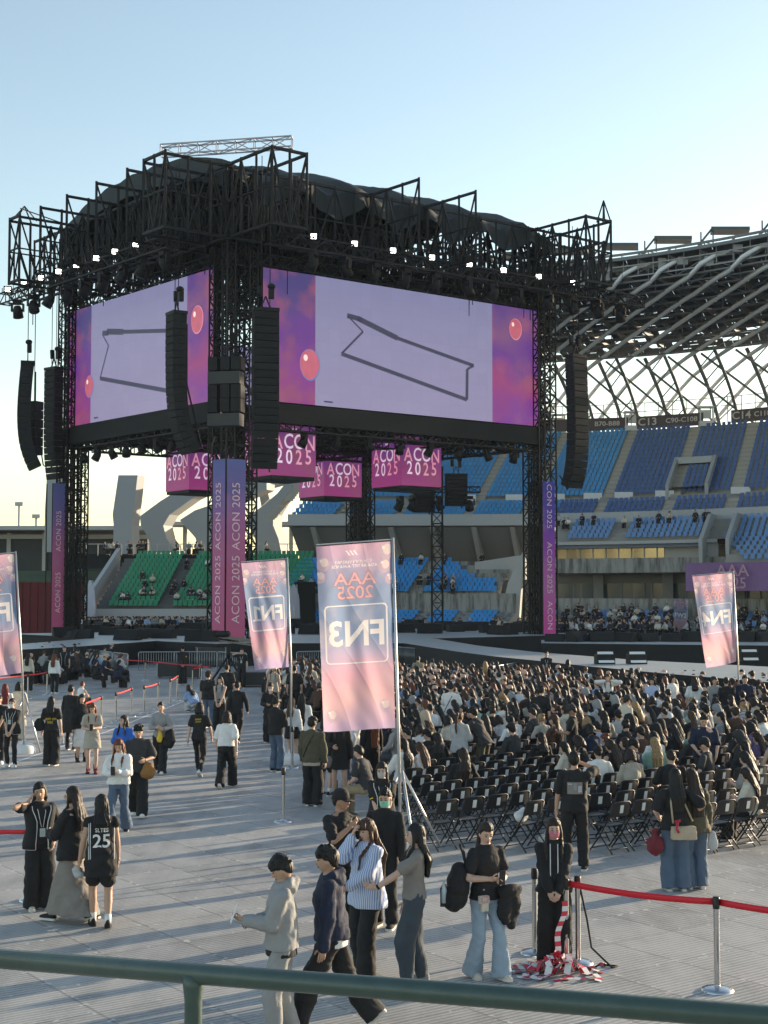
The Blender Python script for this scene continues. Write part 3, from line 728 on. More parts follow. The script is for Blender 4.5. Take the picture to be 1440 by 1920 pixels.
def seat_rows(mb,x0f,x1f,s0,z0,rows,ds,dz,aisles,mat=0,sp=.5,aw=.65,skip=None,rng=random.Random(1)):
    """rows of tip-up seats; aisles given as X positions"""
    for r in range(rows):
        s=s0+ds*r+.35; z=z0+dz*(r+0); X=x0f(r) if callable(x0f) else x0f; X1=x1f(r) if callable(x1f) else x1f
        while X<X1:
            if not any(abs(X-a)<aw for a in aisles) and not (skip and skip(X,r)):
                a=Q(X,s+.28,z); t=V((1,(CY(X+.1)-CY(X-.1))/.2,0)).normalized()*.21
                u=OUT*.05
                b0=a-t+V((0,0,.42)); b1=a+t+V((0,0,.42)); b2=a+t+u+V((0,0,.86)); b3=a-t+u+V((0,0,.86))
                f0=a-t-OUT*.38+V((0,0,.46)); f1=a+t-OUT*.38+V((0,0,.46))
                mb.add([b0,b1,b2,b3,f0,f1],[(0,1,2,3),(4,5,1,0)],mat)
                d=V((0,0,-.12)); mb.add([f0,f1,f1+d,f0+d],[(3,2,1,0)],mat)
            X+=sp
def steps(mb,x0,x1,s0,z0,rows,ds,dz,mat=0):
    prof=[(s0,z0)]
    for r in range(rows): prof+= [(s0+ds*(r+1),z0+dz*r),(s0+ds*(r+1),z0+dz*(r+1))]
    sweep(mb,x0,x1,prof,mat)
XL,XR=px2X(542),62.0
# ---- upper tier
up=thing('upper_stand','upper spectator tier of blue seats with pale stair aisles','grandstand',Q(20,0,0))
mb=MB()
steps(mb,XL,XR,.5,12.0,4,.85,.48); sweep(mb,XL,XR,[(3.9,13.9),(5.4,13.95),(5.4,14.5)]); steps(mb,XL,XR,5.4,14.5,16,.8,.54); sweep(mb,XL,XR,[(18.2,23.1),(20,23.2),(20,15)])
mb.build('terrace',CONC,up,world=True)
mb=MB(); sweep(mb,XL,XR,[(1.2,11.2),(-.1,11.3),(-.35,11.35),(-.35,12.55),(.1,12.55),(.1,12.0),(.5,12.0)],step=2.2); mb.build('parapet',CONC_W,up,world=True)
aisA=[px2X(p,10) for p in (575,700,802,925,1028,1160,1282,1395,1520,1640)]
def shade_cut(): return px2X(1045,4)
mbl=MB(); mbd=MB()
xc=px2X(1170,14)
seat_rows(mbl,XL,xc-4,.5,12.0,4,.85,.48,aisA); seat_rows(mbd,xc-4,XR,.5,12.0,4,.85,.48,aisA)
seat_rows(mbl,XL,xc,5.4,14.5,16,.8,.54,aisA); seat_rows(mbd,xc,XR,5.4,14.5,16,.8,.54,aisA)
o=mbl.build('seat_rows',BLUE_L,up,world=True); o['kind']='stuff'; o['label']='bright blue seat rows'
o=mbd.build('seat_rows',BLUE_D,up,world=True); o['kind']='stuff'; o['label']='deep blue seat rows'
mb=MB()
for a in aisA:
    for (s0,z0,rows,ds,dz) in ((.5,12.0,4,.85,.48),(5.4,14.5,16,.8,.54)):
        for r in range(rows*2):
            s=s0+ds*r/2; z=z0+dz*r/2
            v=[Q(a-.55,s,z+.1),Q(a+.55,s,z+.1),Q(a+.55,s+ds/2,z+.1),Q(a-.55,s+ds/2,z+.1)]; mb.quad(*v)
            mb.quad(Q(a-.55,s,z-.2),Q(a+.55,s,z-.2),v[1],v[0])
mb.build('stair_aisles',M('aisle_concrete',(.40,.37,.32),.9,0,.15,1),up,world=True)
for px in (875,965,1042,1112,1170,1247,1390):
    mb=MB(); X=px2X(px,5); mb.box(Q(X,5.1,14.65),(2.0,.08,.7)); mb.build('notice_board',WHITEP,up,world=True)
# vomitory in the right bank
mb=MB(); X0=px2X(1272,6); X1=px2X(1300,11)
vx=[(px2X(1278,5.2),5.2,14.3),(px2X(1300,5.2),5.2,14.3)]
a0,a1=px2X(1290,7)-1.7,px2X(1290,7)+1.9
for X in (a0,a1): mb.extrude([Q(X,5.0,14.0),Q(X,11.0,14.0),Q(X,11.0,19.0),Q(X,10.2,19.0),Q(X,5.0,15.6)],V((.35,0,0)))
mb.extrude([Q(a0,11,14.4),Q(a1,11,14.4),Q(a1,11,18.9),Q(a0,11,18.9)],V((0,.3,0)),1)
mb.extrude([Q(a0+.3,9.9,18.2),Q(a1,9.9,18.2),Q(a1,9.9,18.9),Q(a0+.3,9.9,18.9)],V((0,1,0)))
mb.quad(Q(a0+.35,5.1,15.3),Q(a1,5.1,15.3),Q(a1,11,15.3),Q(a0+.35,11,15.3))
mb.build('stair_entrance',[CONC_W,GLASS],up,world=True)
# block name boards along the top
SIGN=M('sign_board_brown',(.075,.05,.05),.6,0,.2,1); SGT=M('sign_letter',(.58,.52,.49),.5,0,0)
def sign(pxa,pxb,txt,scale):
    t=thing('block_sign','long dark block sign reading %s at the top of the blue stand'%' '.join(x[0] for x in txt),'sign',Q(px2X((pxa+pxb)/2,18.5),18.5,23))
    A=px2X(pxa,18.4); B=px2X(pxb,18.4); mb=MB(); p=Q(A,18.4,23.3); q=Q(B,18.4,23.3)
    mb.extrude([p,q,q+V((0,0,1.45)),p+V((0,0,1.45))],V((0,.2,0))); mb.build('board',SIGN,t,world=True)
    tx=MB(); d=(q-p).normalized(); nrm=V((d.y,-d.x,0)); L=(q-p).length
    for s_,u,sz in txt: put_text(tx,s_,p+d*(L*u)+V((0,0,.74))+nrm*.08,d,V((0,0,1)),sz,0,.015,sx=1.15)
    tx.build('lettering',SGT,t,world=True)
sign(1003,1180,[('B68',.48,1.1),('B70-B88',.78,.75)],1); sign(1196,1322,[('C13',.17,1.2),('C90-C108',.68,.78)],1); sign(1375,1500,[('C14',.16,1.2),('C110-C128',.62,.78)],1); sign(868,985,[('B67',.2,1.1),('B50-B68',.65,.75)],1)
def post_row(mb,pxs,s,z,h,w=.08):
    for p in pxs: X=px2X(p,s); mb.beam(Q(X,s,z),Q(X,s,z+h),w)
mb=MB(); pp=list(range(900,1520,26)); post_row(mb,pp,18.9,23,3.4,.09)
xs=XS(px2X(880,18.9),px2X(1560,18.9))
for z in (25.4,26.4):
    for a,b in zip(xs,xs[1:]): mb.beam(Q(a,18.9,z),Q(b,18.9,z),.08)
mb.build('top_railing',RAILM,up,world=True)
# white ticket kiosks between signs
for px,lab in ((1187,'small white kiosk frame left of the C13 sign'),(1328,'small white kiosk frame between the C13 and C14 signs'),(1050,'small white kiosk frame beside the right speaker array')):
    X=px2X(px,18.2); t=thing('entrance_booth',lab,'kiosk',Q(X,18.2,23.1),0,'white booths on the stand rim'); mb=MB()
    for dx in (-.7,.7):
        for dy in (0,1): mb.beam((dx,dy,0),(dx,dy,2.2),.12)
    mb.box((0,.5,2.25),(1.7,1.3,.16)); mb.box((0,.5,.35),(1.5,1.1,.6)); mb.box((0,1,1.5),(1.5,.06,1.0)); mb.build('frame',WHITEP,t)
# ---- middle tier with the glazed boxes
mid=thing('middle_stand','middle tier with pale blue seats above a glazed box and stained concrete balcony','grandstand',Q(25,-4,0))
XM0=px2X(1026,-5); XM1=px2X(1348,-5)
mb=MB(); steps(mb,XM0,XR,-5.2,9.35,5,.8,.42); sweep(mb,XM0,XR,[(-1.2,11.4),(0,11.45)]); mb.build('terrace',CONC,mid,world=True)
mb=MB(); am=[px2X(p,-3) for p in (1055,1168,1345,1372)]
gap=(px2X(1322,-4),px2X(1385,-4))
seat_rows(mb,XM0+.6,XR,-5.2,9.35,5,.8,.42,am,0,.5,.7,lambda X,r: gap[0]<X<gap[1]); 
# forward wedge of pale seats at the right
steps_w=MB(); 
def seat_wedge(mb):
    for r in range(6):
        seat_rows(mb,px2X(1400-r*7,-9+r*.8),XR,-10.2+r*.8,6.9+r*.42,1,.8,.42,[])
seat_wedge(mb)
o=mb.build('seat_rows',BLUE_P,mid,world=True); o['kind']='stuff'
mb=MB(); Xw=px2X(1360,-9); steps(mb,Xw,XR,-10.2,6.9,6,.8,.42); sweep(mb,Xw,XR,[(-10.2,6.1),(-10.25,6.9)]); mb.build('side_terrace',CONC,mid,world=True)
mb=MB()
for (pa,pb) in ((1326,1330),(1375,1378)):
    X=px2X(pa,-4); mb.extrude([Q(X,-8.5,6.5),Q(X,-.5,9.5),Q(X,-.5,11.9),Q(X,-3.4,11.9),Q(X,-8.5,9.2)],V((.35,0,0)))
Xa,Xb=px2X(1326,-1),px2X(1378,-1)
mb.extrude([Q(Xa,-.3,9.0),Q(Xb,-.3,9.0),Q(Xb,-.3,11.3),Q(Xa,-.3,11.3)],V((0,.2,0)),1)
mb.build('stairwell_walls',[CONC_W,GLASS],mid,world=True)
XB1=px2X(1345,-6)
mb=MB(); sweep(mb,XM0,XB1,[(-5.2,9.35),(-5.9,9.3),(-5.9,9.0),(-5.4,8.9),(-5.4,7.55)]); mb.build('box_front',CONC_W,mid,world=True)
mb=MB(); sweep(mb,XM0,XB1-1.2,[(-5.6,8.98),(-6.5,8.75),(-6.5,8.6),(-5.6,8.7)]); mb.build('canopy_edge',M('canopy_grey',(.15,.16,.17),.7),mid,world=True)
WIN=M('box_window_glass',(.30,.26,.19),.12,.55,.5,.25)
mb=MB(); sweep(mb,XM0+.3,px2X(1245,-5.5),[(-5.5,7.6),(-5.5,8.6)]); mb.build('window_band',WIN,mid,world=True)
mb=MB()
for px in range(1040,1250,24):
    X=px2X(px,-5.5); mb.beam(Q(X,-5.55,7.5),Q(X,-5.55,8.7),.1)
mb.build('window_mullions',RAILM,mid,world=True)
def stain(name,base,dark):
    m,n,l,b=nodes_mat(name); tc=n.new('ShaderNodeTexCoord'); mp=n.new('ShaderNodeMapping'); mp.inputs['Scale'].default_value=(1.6,1.6,.22); l.new(tc.outputs['Object'],mp.inputs[0])
    no=n.new('ShaderNodeTexNoise'); no.inputs['Scale'].default_value=1.1; no.inputs['Detail'].default_value=8; no.inputs['Roughness'].default_value=.7; l.new(mp.outputs[0],no.inputs['Vector'])
    rp=ramp(n,[(.38,dark),(.55,base),(.75,[min(1,k*1.15) for k in base])]); l.new(no.outputs['Fac'],rp.inputs[0]); l.new(rp.outputs[0],b.inputs['Base Color']); b.inputs['Roughness'].default_value=.9
    return m
STAIN=stain('rain_stained_concrete',(.33,.33,.31),(.11,.105,.10))
mb=MB(); sweep(mb,XM0,XR,[(-5.6,7.6),(-6.3,7.6),(-6.3,6.15),(-5.8,6.05),(-2.4,6.05)],step=2); mb.build('balcony_band',STAIN,mid,world=True)
# ---- lower gallery
low=thing('lower_gallery','lower gallery with dark windows over a pale wall and a strip of blue seats','grandstand',Q(25,-8,0))
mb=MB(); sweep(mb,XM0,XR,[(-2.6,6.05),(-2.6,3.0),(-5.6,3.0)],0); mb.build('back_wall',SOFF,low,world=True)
mb=MB()
for (pa,pb) in ((1036,1118),(1128,1246),(1260,1318),(1330,1372),(1398,1440),(1455,1520)): 
    sweep(mb,px2X(pa,-2.8),px2X(pb,-2.8),[(-2.75,3.3),(-2.75,5.1)])
mb.build('window_band',M('gallery_glass',(.06,.09,.11),.1,0,.5,.2),low,world=True)
mb=MB()
for px in (1036,1075,1090,1118,1128,1165,1207,1222,1246,1260,1285,1318,1330,1372,1398,1425,1455): 
    X=px2X(px,-2.8); mb.beam(Q(X,-2.82,3.3),Q(X,-2.82,5.15),.12)
for px in (1122,1252,1325,1385):
    X=px2X(px,-3); mb.box(Q(X,-3.2,4.55),(.9,.9,3.0))
mb.build('window_frames',CONC_D,low,world=True)
mb=MB(); sweep(mb,XM0,XR,[(-5.2,3.6),(-5.6,3.6),(-5.6,1.9),(-8.9,.8)],step=2); mb.build('balcony_wall',STAIN,low,world=True)
mb=MB(); steps(mb,XM0,XR,-9.2,.75,4,.85,.3); sweep(mb,XM0,XR,[(-9.2,0),(-9.25,.95),(-9.15,.95),(-9.15,.7)]); mb.build('field_wall',STAIN,low,world=True)
mb=MB(); seat_rows(mb,XM0,XR,-9.1,.75,4,.85,.3,[px2X(p,-7) for p in (1060,1100,1290,1345)],0,.5,.9); o=mb.build('seat_rows',BLUE_P,low,world=True); o['kind']='stuff'
# ---- left part: dark underside, blue lower block
lb=thing('lower_blue_stand','bright blue lower stand under the dark overhang left of the right tower','grandstand',Q(0,-4,0))
X0=px2X(548,-3); X1=px2X(985,-3)
mb=MB(); steps(mb,X0,px2X(935,-5),-6.2,4.0,8,.8,.44); sweep(mb,X0,X1,[(-6.2,4.1),(-6.3,4.1),(-6.3,2.2),(-9.2,1.1)]); mb.build('terrace',STAIN,lb,world=True)
mb=MB(); ai=[px2X(p,-3) for p in (630,800)]
def xr(r): return px2X(930-r*3,-6.2+.8*r) if r<3 else px2X(885-(r-3)*10,-6.2+.8*r)
seat_rows(mb,X0,xr,-6.2,4.0,8,.8,.44,ai)
seat_rows(mb,X0,px2X(925,-8),-9.3,.9,4,.8,.34,[px2X(p,-8) for p in (640,790,868)])
o=mb.build('seat_rows',M('seat_blue_vivid',(.02,.28,.70),.5,0,.2,.9),lb,world=True); o['kind']='stuff'
mb=MB(); sweep(mb,X0,X1,[(-9.3,0),(-9.3,1.05),(-9.1,1.05)]); mb.build('field_wall',STAIN,lb,world=True)
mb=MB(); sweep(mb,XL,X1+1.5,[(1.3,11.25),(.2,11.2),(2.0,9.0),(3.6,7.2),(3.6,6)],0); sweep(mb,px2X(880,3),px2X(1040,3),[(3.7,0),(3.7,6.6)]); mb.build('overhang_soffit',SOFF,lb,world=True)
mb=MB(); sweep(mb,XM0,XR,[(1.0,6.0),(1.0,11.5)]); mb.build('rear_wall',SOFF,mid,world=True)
mb=MB()
for px in (590,665,735,812,890,962):
    X=px2X(px,1); mb.extrude([Q(X,-.2,11.2),Q(X,2.6,6.5),Q(X,3.6,6.5),Q(X,3.6,11.2)],V((.5,0,0)))
mb.build('overhang_ribs',CONC,lb,world=True)
# walls and stair at the right end of this block
mb=MB(); a=px2X(905,-2); b=px2X(985,-4)
mb.extrude([Q(px2X(935,-6),-6,1.0),Q(px2X(972,-6),-6,1.0),Q(px2X(982,-6),-6,8.6),Q(px2X(952,-6),-6,5.2)],OUT*.6)
mb.extrude([Q(px2X(890,-1),-1,5.5),Q(px2X(985,-1),-1,5.5),Q(px2X(985,-1),-1,8.2),Q(px2X(890,-1),-1,7.4)],OUT*.4)
for k in range(12):
    s=-6+.5*k; z=2.0+.36*k; X=px2X(912+k*1.2,s); mb.box(Q(X,s,z),(2.2,.55,.36),None)
mb.build('stair_walls',CONC_W,lb,world=True)
mb=MB(); 
for k,(x0,x1,y0,y1) in enumerate(((765,800,1028,1042),(766,798,1035,1052),(760,776,1000,1006))): pass
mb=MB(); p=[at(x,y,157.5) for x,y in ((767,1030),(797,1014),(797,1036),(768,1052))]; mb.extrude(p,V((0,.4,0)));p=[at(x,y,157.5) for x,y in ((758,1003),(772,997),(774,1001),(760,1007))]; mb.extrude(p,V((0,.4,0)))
mb.build('painted_sunlit_opening',M('painted_sunlight_warm',(.80,.50,.26),.8,0,.15,1,emis=.25),lb,world=True)  # solid panels: sunlight in the opening put into a warm, glowing colour
mb=MB()
for (x,y) in ((838,1030),(876,1032),(735,1038),(1035-20,0)):
    if y: p=[at(x+15*math.cos(t/8*2*math.pi)*.8,y+13*math.sin(t/8*2*math.pi),155.2) for t in range(8)]; mb.extrude(p,V((0,.3,0)))
mb.build('air_duct_grilles',CONC_W,lb,world=True)
# ---- green block
gs=thing('green_stand','green seat bank at the left end of the bowl','grandstand',(-22,148,0))
def Gq(X,s,z): return V((X,143.5,0))+OUT*s*V((0,0,0)).length+V((s*.13,s*.9,z))
def gp(px,s):
    k=(px-720)/FPX; return (k*(143.5+s*.9)-s*.13)
rows=13; mb=MB(); st=MB(); ds=.85; dz=.44; z0=2.55
for r in range(rows):
    s=ds*r; z=z0+dz*r; xa,xb=gp(170+0*r,0)+.4,gp(585,s)
    st.box(V(((xa+xb)/2+s*.13,143.5+s*.9+ds*.45,z-1.0)),(xb-xa,ds*.95,2.0))
    X=gp(202,0)+.3
    while X<xb:
        if not any(abs(X-a)<.75 for a in (gp(285,0)+1.2,gp(390,0)+1.0)):
            a=V((X+s*.13,143.5+s*.9+.5,z)); t=V((.21,0,0))
            mb.add([a-t+V((0,0,.42)),a+t+V((0,0,.42)),a+t+V((0,.05,.86)),a-t+V((0,.05,.86)),a-t+V((0,-.38,.46)),a+t+V((0,-.38,.46)),a-t+V((0,-.38,.3)),a+t+V((0,-.38,.3))],[(0,1,2,3),(4,5,1,0),(6,7,5,4)])
        X+=.5
st.build('terrace',M('terrace_grey',(.13,.135,.14),.9,0,.2,1),gs,world=True); o=mb.build('seat_rows',GREEN,gs,world=True); o['kind']='stuff'
mb=MB(); a=gp(163,0); b=gp(590,0); mb.box(((a+b)/2,143.2,1.25),(b-a,.4,2.6)); 
p=[V((a-.3,143.3,0)),V((a-.3,143.3,2.9)),V((a+11*.13,143.5+10.5,9.0)),V((a+11*.13,143.5+10.5,0))]; mb.extrude(p,V((-.4,0,0)))
mb.build('front_wall',CONC_W,gs,world=True)
mb=MB(); xa=gp(180,11)+11*.13
mb.box(((-22.5),156.2,7.6),(26,.3,1.6)); mb.build('dark_backdrop',BLK2,gs,world=True)
mb=MB()
for i in range(20): mb.beam((-34+i*1.3,155.8,8.2),(-34+i*1.3,155.8,9.5),.07)
mb.beam((-34,155.8,9.5),(-9,155.8,9.5),.09); mb.build('top_railing',RAILM,gs,world=True)
# ---- white sculptural columns (traced outlines given real thickness)
WCOL=M('column_white',(.34,.36,.38),.7,0,.06,.1)
def bezier(pts,n=6):
    out=[]; k=len(pts)
    for i in range(k):
        p0,p1,p2,p3=[pts[(i+j-1)%k] for j in range(4)]
        for t in range(n):
            u=t/n; out.append(tuple(.5*((2*p1[c])+(-p0[c]+p2[c])*u+(2*p0[c]-5*p1[c]+4*p2[c]-p3[c])*u*u+(-p0[c]+3*p1[c]-3*p2[c]+p3[c])*u**3) for c in (0,1)))
    return out
def column(lab,pxs,Y,th,bez=True,shift=0):
    pts=bezier(pxs) if bez else pxs
    P=[at(x,y,Y) for x,y in pts]
    c=P[0]; t=thing('sculpted_column',lab,'column',(c.x,Y,0),0,'white sculpted columns at the end of the bowl')
    mb=MB(); bm=bmesh.new(); vs=[bm.verts.new(p) for p in P]; f=bm.faces.new(vs)
    r=bmesh.ops.extrude_face_region(bm,geom=[f]); bmesh.ops.translate(bm,vec=V((th*.35,th,0)),verts=[e for e in r['geom'] if isinstance(e,bmesh.types.BMVert)])
    bmesh.ops.triangulate(bm,faces=[f for f in bm.faces if len(f.verts)>4]); bmesh.ops.recalc_face_normals(bm,faces=bm.faces)
    bm.verts.index_update()
    mb.add([v.co.copy() for v in bm.verts],[[v.index for v in f.verts] for f in bm.faces]); bm.free()
    mb.build('shaft',WCOL,t,world=True); return t
column('white slab fin with a bent edge standing left of the green seats',[(222,891),(258,891),(250,960),(247,985),(249,1050),(211,1056),(213,985),(211,965)],160,1.6,False)
column('pale slab fin half behind the left stage tower',[(88,889),(124,889),(124,1035),(83,1035),(84,960)],166,1.6,False)
column('white S shaped column right of the slab fin, sweeping up to the right',[(262,968),(300,940),(345,912),(400,896),(470,888),(470,898),(410,912),(360,935),(318,965),(306,985),(312,1010),(330,1035),(286,1035),(276,1005),(264,985)],168,2.2,False)
column('white S shaped column in the middle of the row, hidden by the banner',[(337,975),(365,957),(400,945),(440,920),(500,905),(500,918),(450,938),(418,962),(404,985),(408,1010),(420,1048),(378,1048),(366,1008),(350,990)],166,2.2,False)
column('white S shaped column nearest the blue stand with a bright bent knee',[(463,970),(497,945),(520,925),(540,900),(548,915),(526,942),(512,965),(512,985),(522,1010),(530,1048),(484,1048),(478,1010),(468,990)],162,2.4,False)
column('long thin white beam arching over the other columns',[(262,968),(320,928),(385,905),(430,902),(545,892),(545,899),(430,913),(385,917),(330,938),(290,960)],176,1.5,False)
mb=MB()
bm_=[((270,985),(440,955)),((440,955),(560,900))]
column('white cross beam linking the two right columns',[(440,905),(548,892),(548,902),(500,915),(505,935),(490,950),(484,918),(440,918)],169,1.5,False)
t=thing('concourse_building','low pale concourse deck with dark openings behind the green seats','building',(-20,178,0))
mb=MB(); p=at(260,1048,176); q=at(560,1048,176); mb.box(((p.x+q.x)/2,178,4),(q.x-p.x,4,8.4)); mb.build('wall',CONC,t,world=True)
mb=MB(); p=at(270,985,174); q=at(560,978,174); mb.box(((p.x+q.x)/2,176,12.6),(q.x-p.x,6,.45)); mb.build('roof_slab',CONC_W,t,world=True)
mb=MB()
for px in (282,312,345,425,455,545): p=at(px,1000,175); mb.box((p.x,176,10.3),(.5,.5,4.6))
mb.build('posts',CONC_W,t,world=True)
# ---- far left: grass bank, dark service building, red wall
GRASS=M('bank_grass',(.045,.065,.03),.95,0,.45,.5,.4,8)
mb=MB(); mb.add([(-75,141,0),(-31.2,141,0),(-31.2,141,.4),(-75,141,.4),(-27,158,6.6),(-80,158,6.6),(-27,175,6.7),(-80,175,6.7)],[(0,1,2,3),(3,2,4,5),(5,4,6,7)]); struct('grass_bank',mb,GRASS)
t=thing('service_building','long low dark building with a pale roof edge behind the grass bank','building',(-45,190,0))
mb=MB(); mb.box((-52,186,8),(44,12,6.0)); mb.build('wall',M('dark_cladding',(.035,.04,.045),.7,0,.2,.2),t,world=True)
mb=MB(); mb.box((-52,184,12.2),(46,16,.5)); mb.box((-40,179.5,11.2),(22,.4,.5)); mb.build('roof',CONC_W,t,world=True)
mb=MB()
for i in range(9): mb.box((-70+i*4.5,179.8,9),(.5,.4,5.5))
mb.build('posts',CONC_W,t,world=True)
t=thing('red_wall','dark red boarded wall at the foot of the grass bank','wall',at(75,1150,139)); mb=MB(); p=at(-30,1150,139); q=at(155,1150,139); mb.box(((p.x+q.x)/2,139.2,2.6),(q.x-p.x,.3,5.2)); mb.build('boards',M('red_board',(.13,.012,.016),.8,0,.2,.8),t,world=True)
mb=MB()
for i in range(14): x=p.x+(q.x-p.x)*i/13; mb.beam((x,139.0,0),(x,139.0,5.2),.07)
mb.build('battens',M('red_batten',(.10,.012,.014),.8),t,world=True)
for px,h,lab in ((36,945,'tall slim lamp mast above the dark building at far left'),(68,968,'short twin lamp mast right of the tall mast')):
    p=at(px,h,215); t=thing('lamp_mast',lab,'lamp mast',(p.x,215,0),0,'lamp masts beyond the service building'); mb=MB(); mb.tube([(p.x,215,0),(p.x,215,p.z)],.16,6); mb.build('pole',RAILM,t,world=True)
    mb=MB(); mb.box((p.x,215,p.z),(1.2,.4,.6)); mb.build('lamp_head',RAILM,t,world=True)
# ================================================================ STADIUM ROOF (lattice of slanting pipes)
rf=thing('stadium_roof','vast steel lattice roof of slanting white pipes over the right stand','stadium roof',Q(30,15,0))
# roof profile from the back wall to the front lip (s outwards, z)
PROF=[(20.6,22.4),(21.3,25.0),(21.0,27.4),(19.8,29.3),(16.0,31.1),(10.0,32.8),(4.0,34.1),(-2.0,35.1),(-6.5,35.8),(-8.2,36.6),(-7.2,37.4),(-3.5,37.8),(2,37.7)]
CUM=[0]
for a,b in zip(PROF,PROF[1:]): CUM.append(CUM[-1]+math.hypot(b[0]-a[0],b[1]-a[1]))
def RP(X,v,off=0.0):
    L=v*CUM[-1]; i=0
    while i<len(CUM)-2 and CUM[i+1]<L: i+=1
    t=(L-CUM[i])/(CUM[i+1]-CUM[i]); a,b=PROF[i],PROF[i+1]
    p0=PROF[max(i-1,0)]; p3=PROF[min(i+2,len(PROF)-1)]
    f=lambda c: .5*((2*a[c])+(-p0[c]+b[c])*t+(2*p0[c]-5*a[c]+4*b[c]-p3[c])*t*t+(-p0[c]+3*a[c]-3*b[c]+p3[c])*t**3)
    k=min(1,max(.82,1-(X-60)*.0)) 
    drop=-.0042*max(0,25-X)**2*.6
    return Q(X,f(0),f(1)+off+drop*min(1,v*1.6))
PIPE=M('roof_pipe_white',(.70,.73,.76),.45,0,.08,.5); RST=M('roof_steel_grey',(.16,.17,.18),.6,.2,.2,1); RDK=M('roof_deck_dark',(.045,.05,.055),.8,0,.3,.6)
XR0,XR1=px2X(880,10),66.0
vA=.10
# main slanting pipes: one long curve each, curling over the front lip
X=XR0-30
while X<XR1+6:
    pts=[]
    for k in range(30):
        v=k/29*.97
        pts.append(RP(X+29*min(v,.8)/.8+(v-.8 if v>.8 else 0)*60,v,-.95*min(1,v*2.5)))
    pts=[p for p in pts if p.x>XR0-6]
    if len(pts)>6:
        mb=MB(); mb.tube(pts,.23,6); mb.build('slanting_pipe',PIPE,rf,world=True)
    X+=3.3
mb=MB()      # counter diagonals on the open lattice
X=XR0-4
while X<XR1+14:
    A0,A1=RP(X,0),RP(X-8.5,.25); mb.tube([A0,A1],.14,5); X+=3.3
mb.build('counter_bracing',RST,rf,world=True)
# rear truss legs (pairs, slightly leaning) and inner chord
X=XR0
while X<XR1:
    mb=MB()
    A0,A1=RP(X,0),RP(X-1.9,.25); p=[A0.lerp(A1,k/6)+V((.35*math.sin(k/6*3.14),0,0)) for k in range(7)]; mb.tube(p,.24,6)
    A0,A1=RP(X+1.7,0)+V((0,-.8,0)),RP(X-.2,.25)+V((0,-1.6,0)); q=[A0.lerp(A1,k/6)+V((.35*math.sin(k/6*3.14),0,0)) for k in range(7)]; mb.tube(q,.2,6)
    for k in range(6): mb.beam(p[k],q[k+1],.1)
    mb.build('raking_leg',RST,rf,world=True); X+=5.0
# underside: dark purlin deck with slots, and deep cross trusses below it
mb=MB(); rr=random.Random(4)
nX=84; nv=31
for i in range(nX):
    for j in range(nv):
        v0=.225+.54*j/nv; v1=.225+.54*(j+1)/nv
        xa=XR0-4+(XR1+8-XR0)*i/nX; xb=XR0-4+(XR1+8-XR0)*(i+1)/nX
        tt=(j)/nv
        if 1<j<7 and ((i//4+j//2)%2==0) and rr.random()<.62-.05*j: continue
        g=.02 if rr.random()<.3 else 0; dv=.0022 if (j<14 and rr.random()<.16) else 0
        mb.quad(RP(xa,v0,.9),RP(xb-g,v0,.9),RP(xb-g,v1-dv,.9),RP(xa,v1-dv,.9))
mb.build('roof_deck',RDK,rf,world=True)
mb=MB(); k=0
for j in range(15):
    v=.31+.036*j; xs=XS(XR0-3,XR1+3,2.4)
    P=[RP(x,v,.4) for x in xs]
    for a,b in zip(P,P[1:]): mb.beam(a,b,.22)
    if j%2==0:
        P2=[p+V((0,0,-1.3)) for p in P]
        for i,(a,b) in enumerate(zip(P2,P2[1:])):
            mb.beam(a,b,.15); mb.beam(P[i],P2[i],.1); mb.beam(P[i] if i%2 else P2[i],P2[i+1] if i%2 else P[i+1],.1)
mb.build('purlin_trusses',RST,rf,world=True)
mb=MB()
X=XR0-3
while X<XR1:
    p=[RP(X-6*k/8,.30+.5*k/8,.2) for k in range(9)]
    for a,b in zip(p,p[1:]): mb.beam(a,b,.25,.5)
    X+=2.6
mb.build('cross_ribs',RST,rf,world=True)
# maintenance gantry with floodlight boxes behind the lip
mb=MB()
for z,v in ((0,.755),(1.1,.755),(2.0,.755),(0,.70)):
    xs=XS(XR0,XR1,3); P=[RP(x,v,z-.8) for x in xs]
    for a,b in zip(P,P[1:]): mb.beam(a,b,.11)
for x in XS(XR0,XR1,1.3): mb.beam(RP(x,.755,-.8),RP(x,.755,1.3),.08)
mb.build('gantry_rail',M('gantry_grey',(.25,.26,.27),.5,.4),rf,world=True)
mb=MB()
for x in XS(XR0,XR1,1.9):
    if rr.random()<.75:
        p=RP(x+rr.uniform(-.4,.4),.75,rr.uniform(-.5,.9)); mb.box(p,(rr.uniform(.7,1.1),.5,rr.uniform(.6,1.2)))
o=mb.build('floodlight_boxes',M('box_grey',(.30,.31,.32),.6,.2),rf,world=True)
# stepped solar panels on the crown
SOL=M('solar_panel',(.055,.065,.07),.3,0,.2,1)
X=XR0-2; 
while X<XR1+3:
    p=RP(X,.90,1.5); q=RP(X+4.4,.90,1.5); z=max(p.z,q.z)+.45
    mb=MB(); mb.slab([(p.x,p.y-1.6),(q.x-.6,p.y-1.6),(q.x-.2,p.y+.6),(p.x+.4,p.y+.6)],z,z+.3)
    mb.beam((p.x+.3,p.y-1,z-1.2),(p.x+.3,p.y-1,z),.12); mb.beam((q.x-.3,q.y-1,z-1.2),(q.x-.3,q.y-1,z),.12)
    mb.beam((p.x-1.2,p.y-1.2,z-1.5),(p.x+.1,p.y-1.2,z+.1),.2)
    mb.build('solar_panel',SOL,rf,world=True); X+=4.9
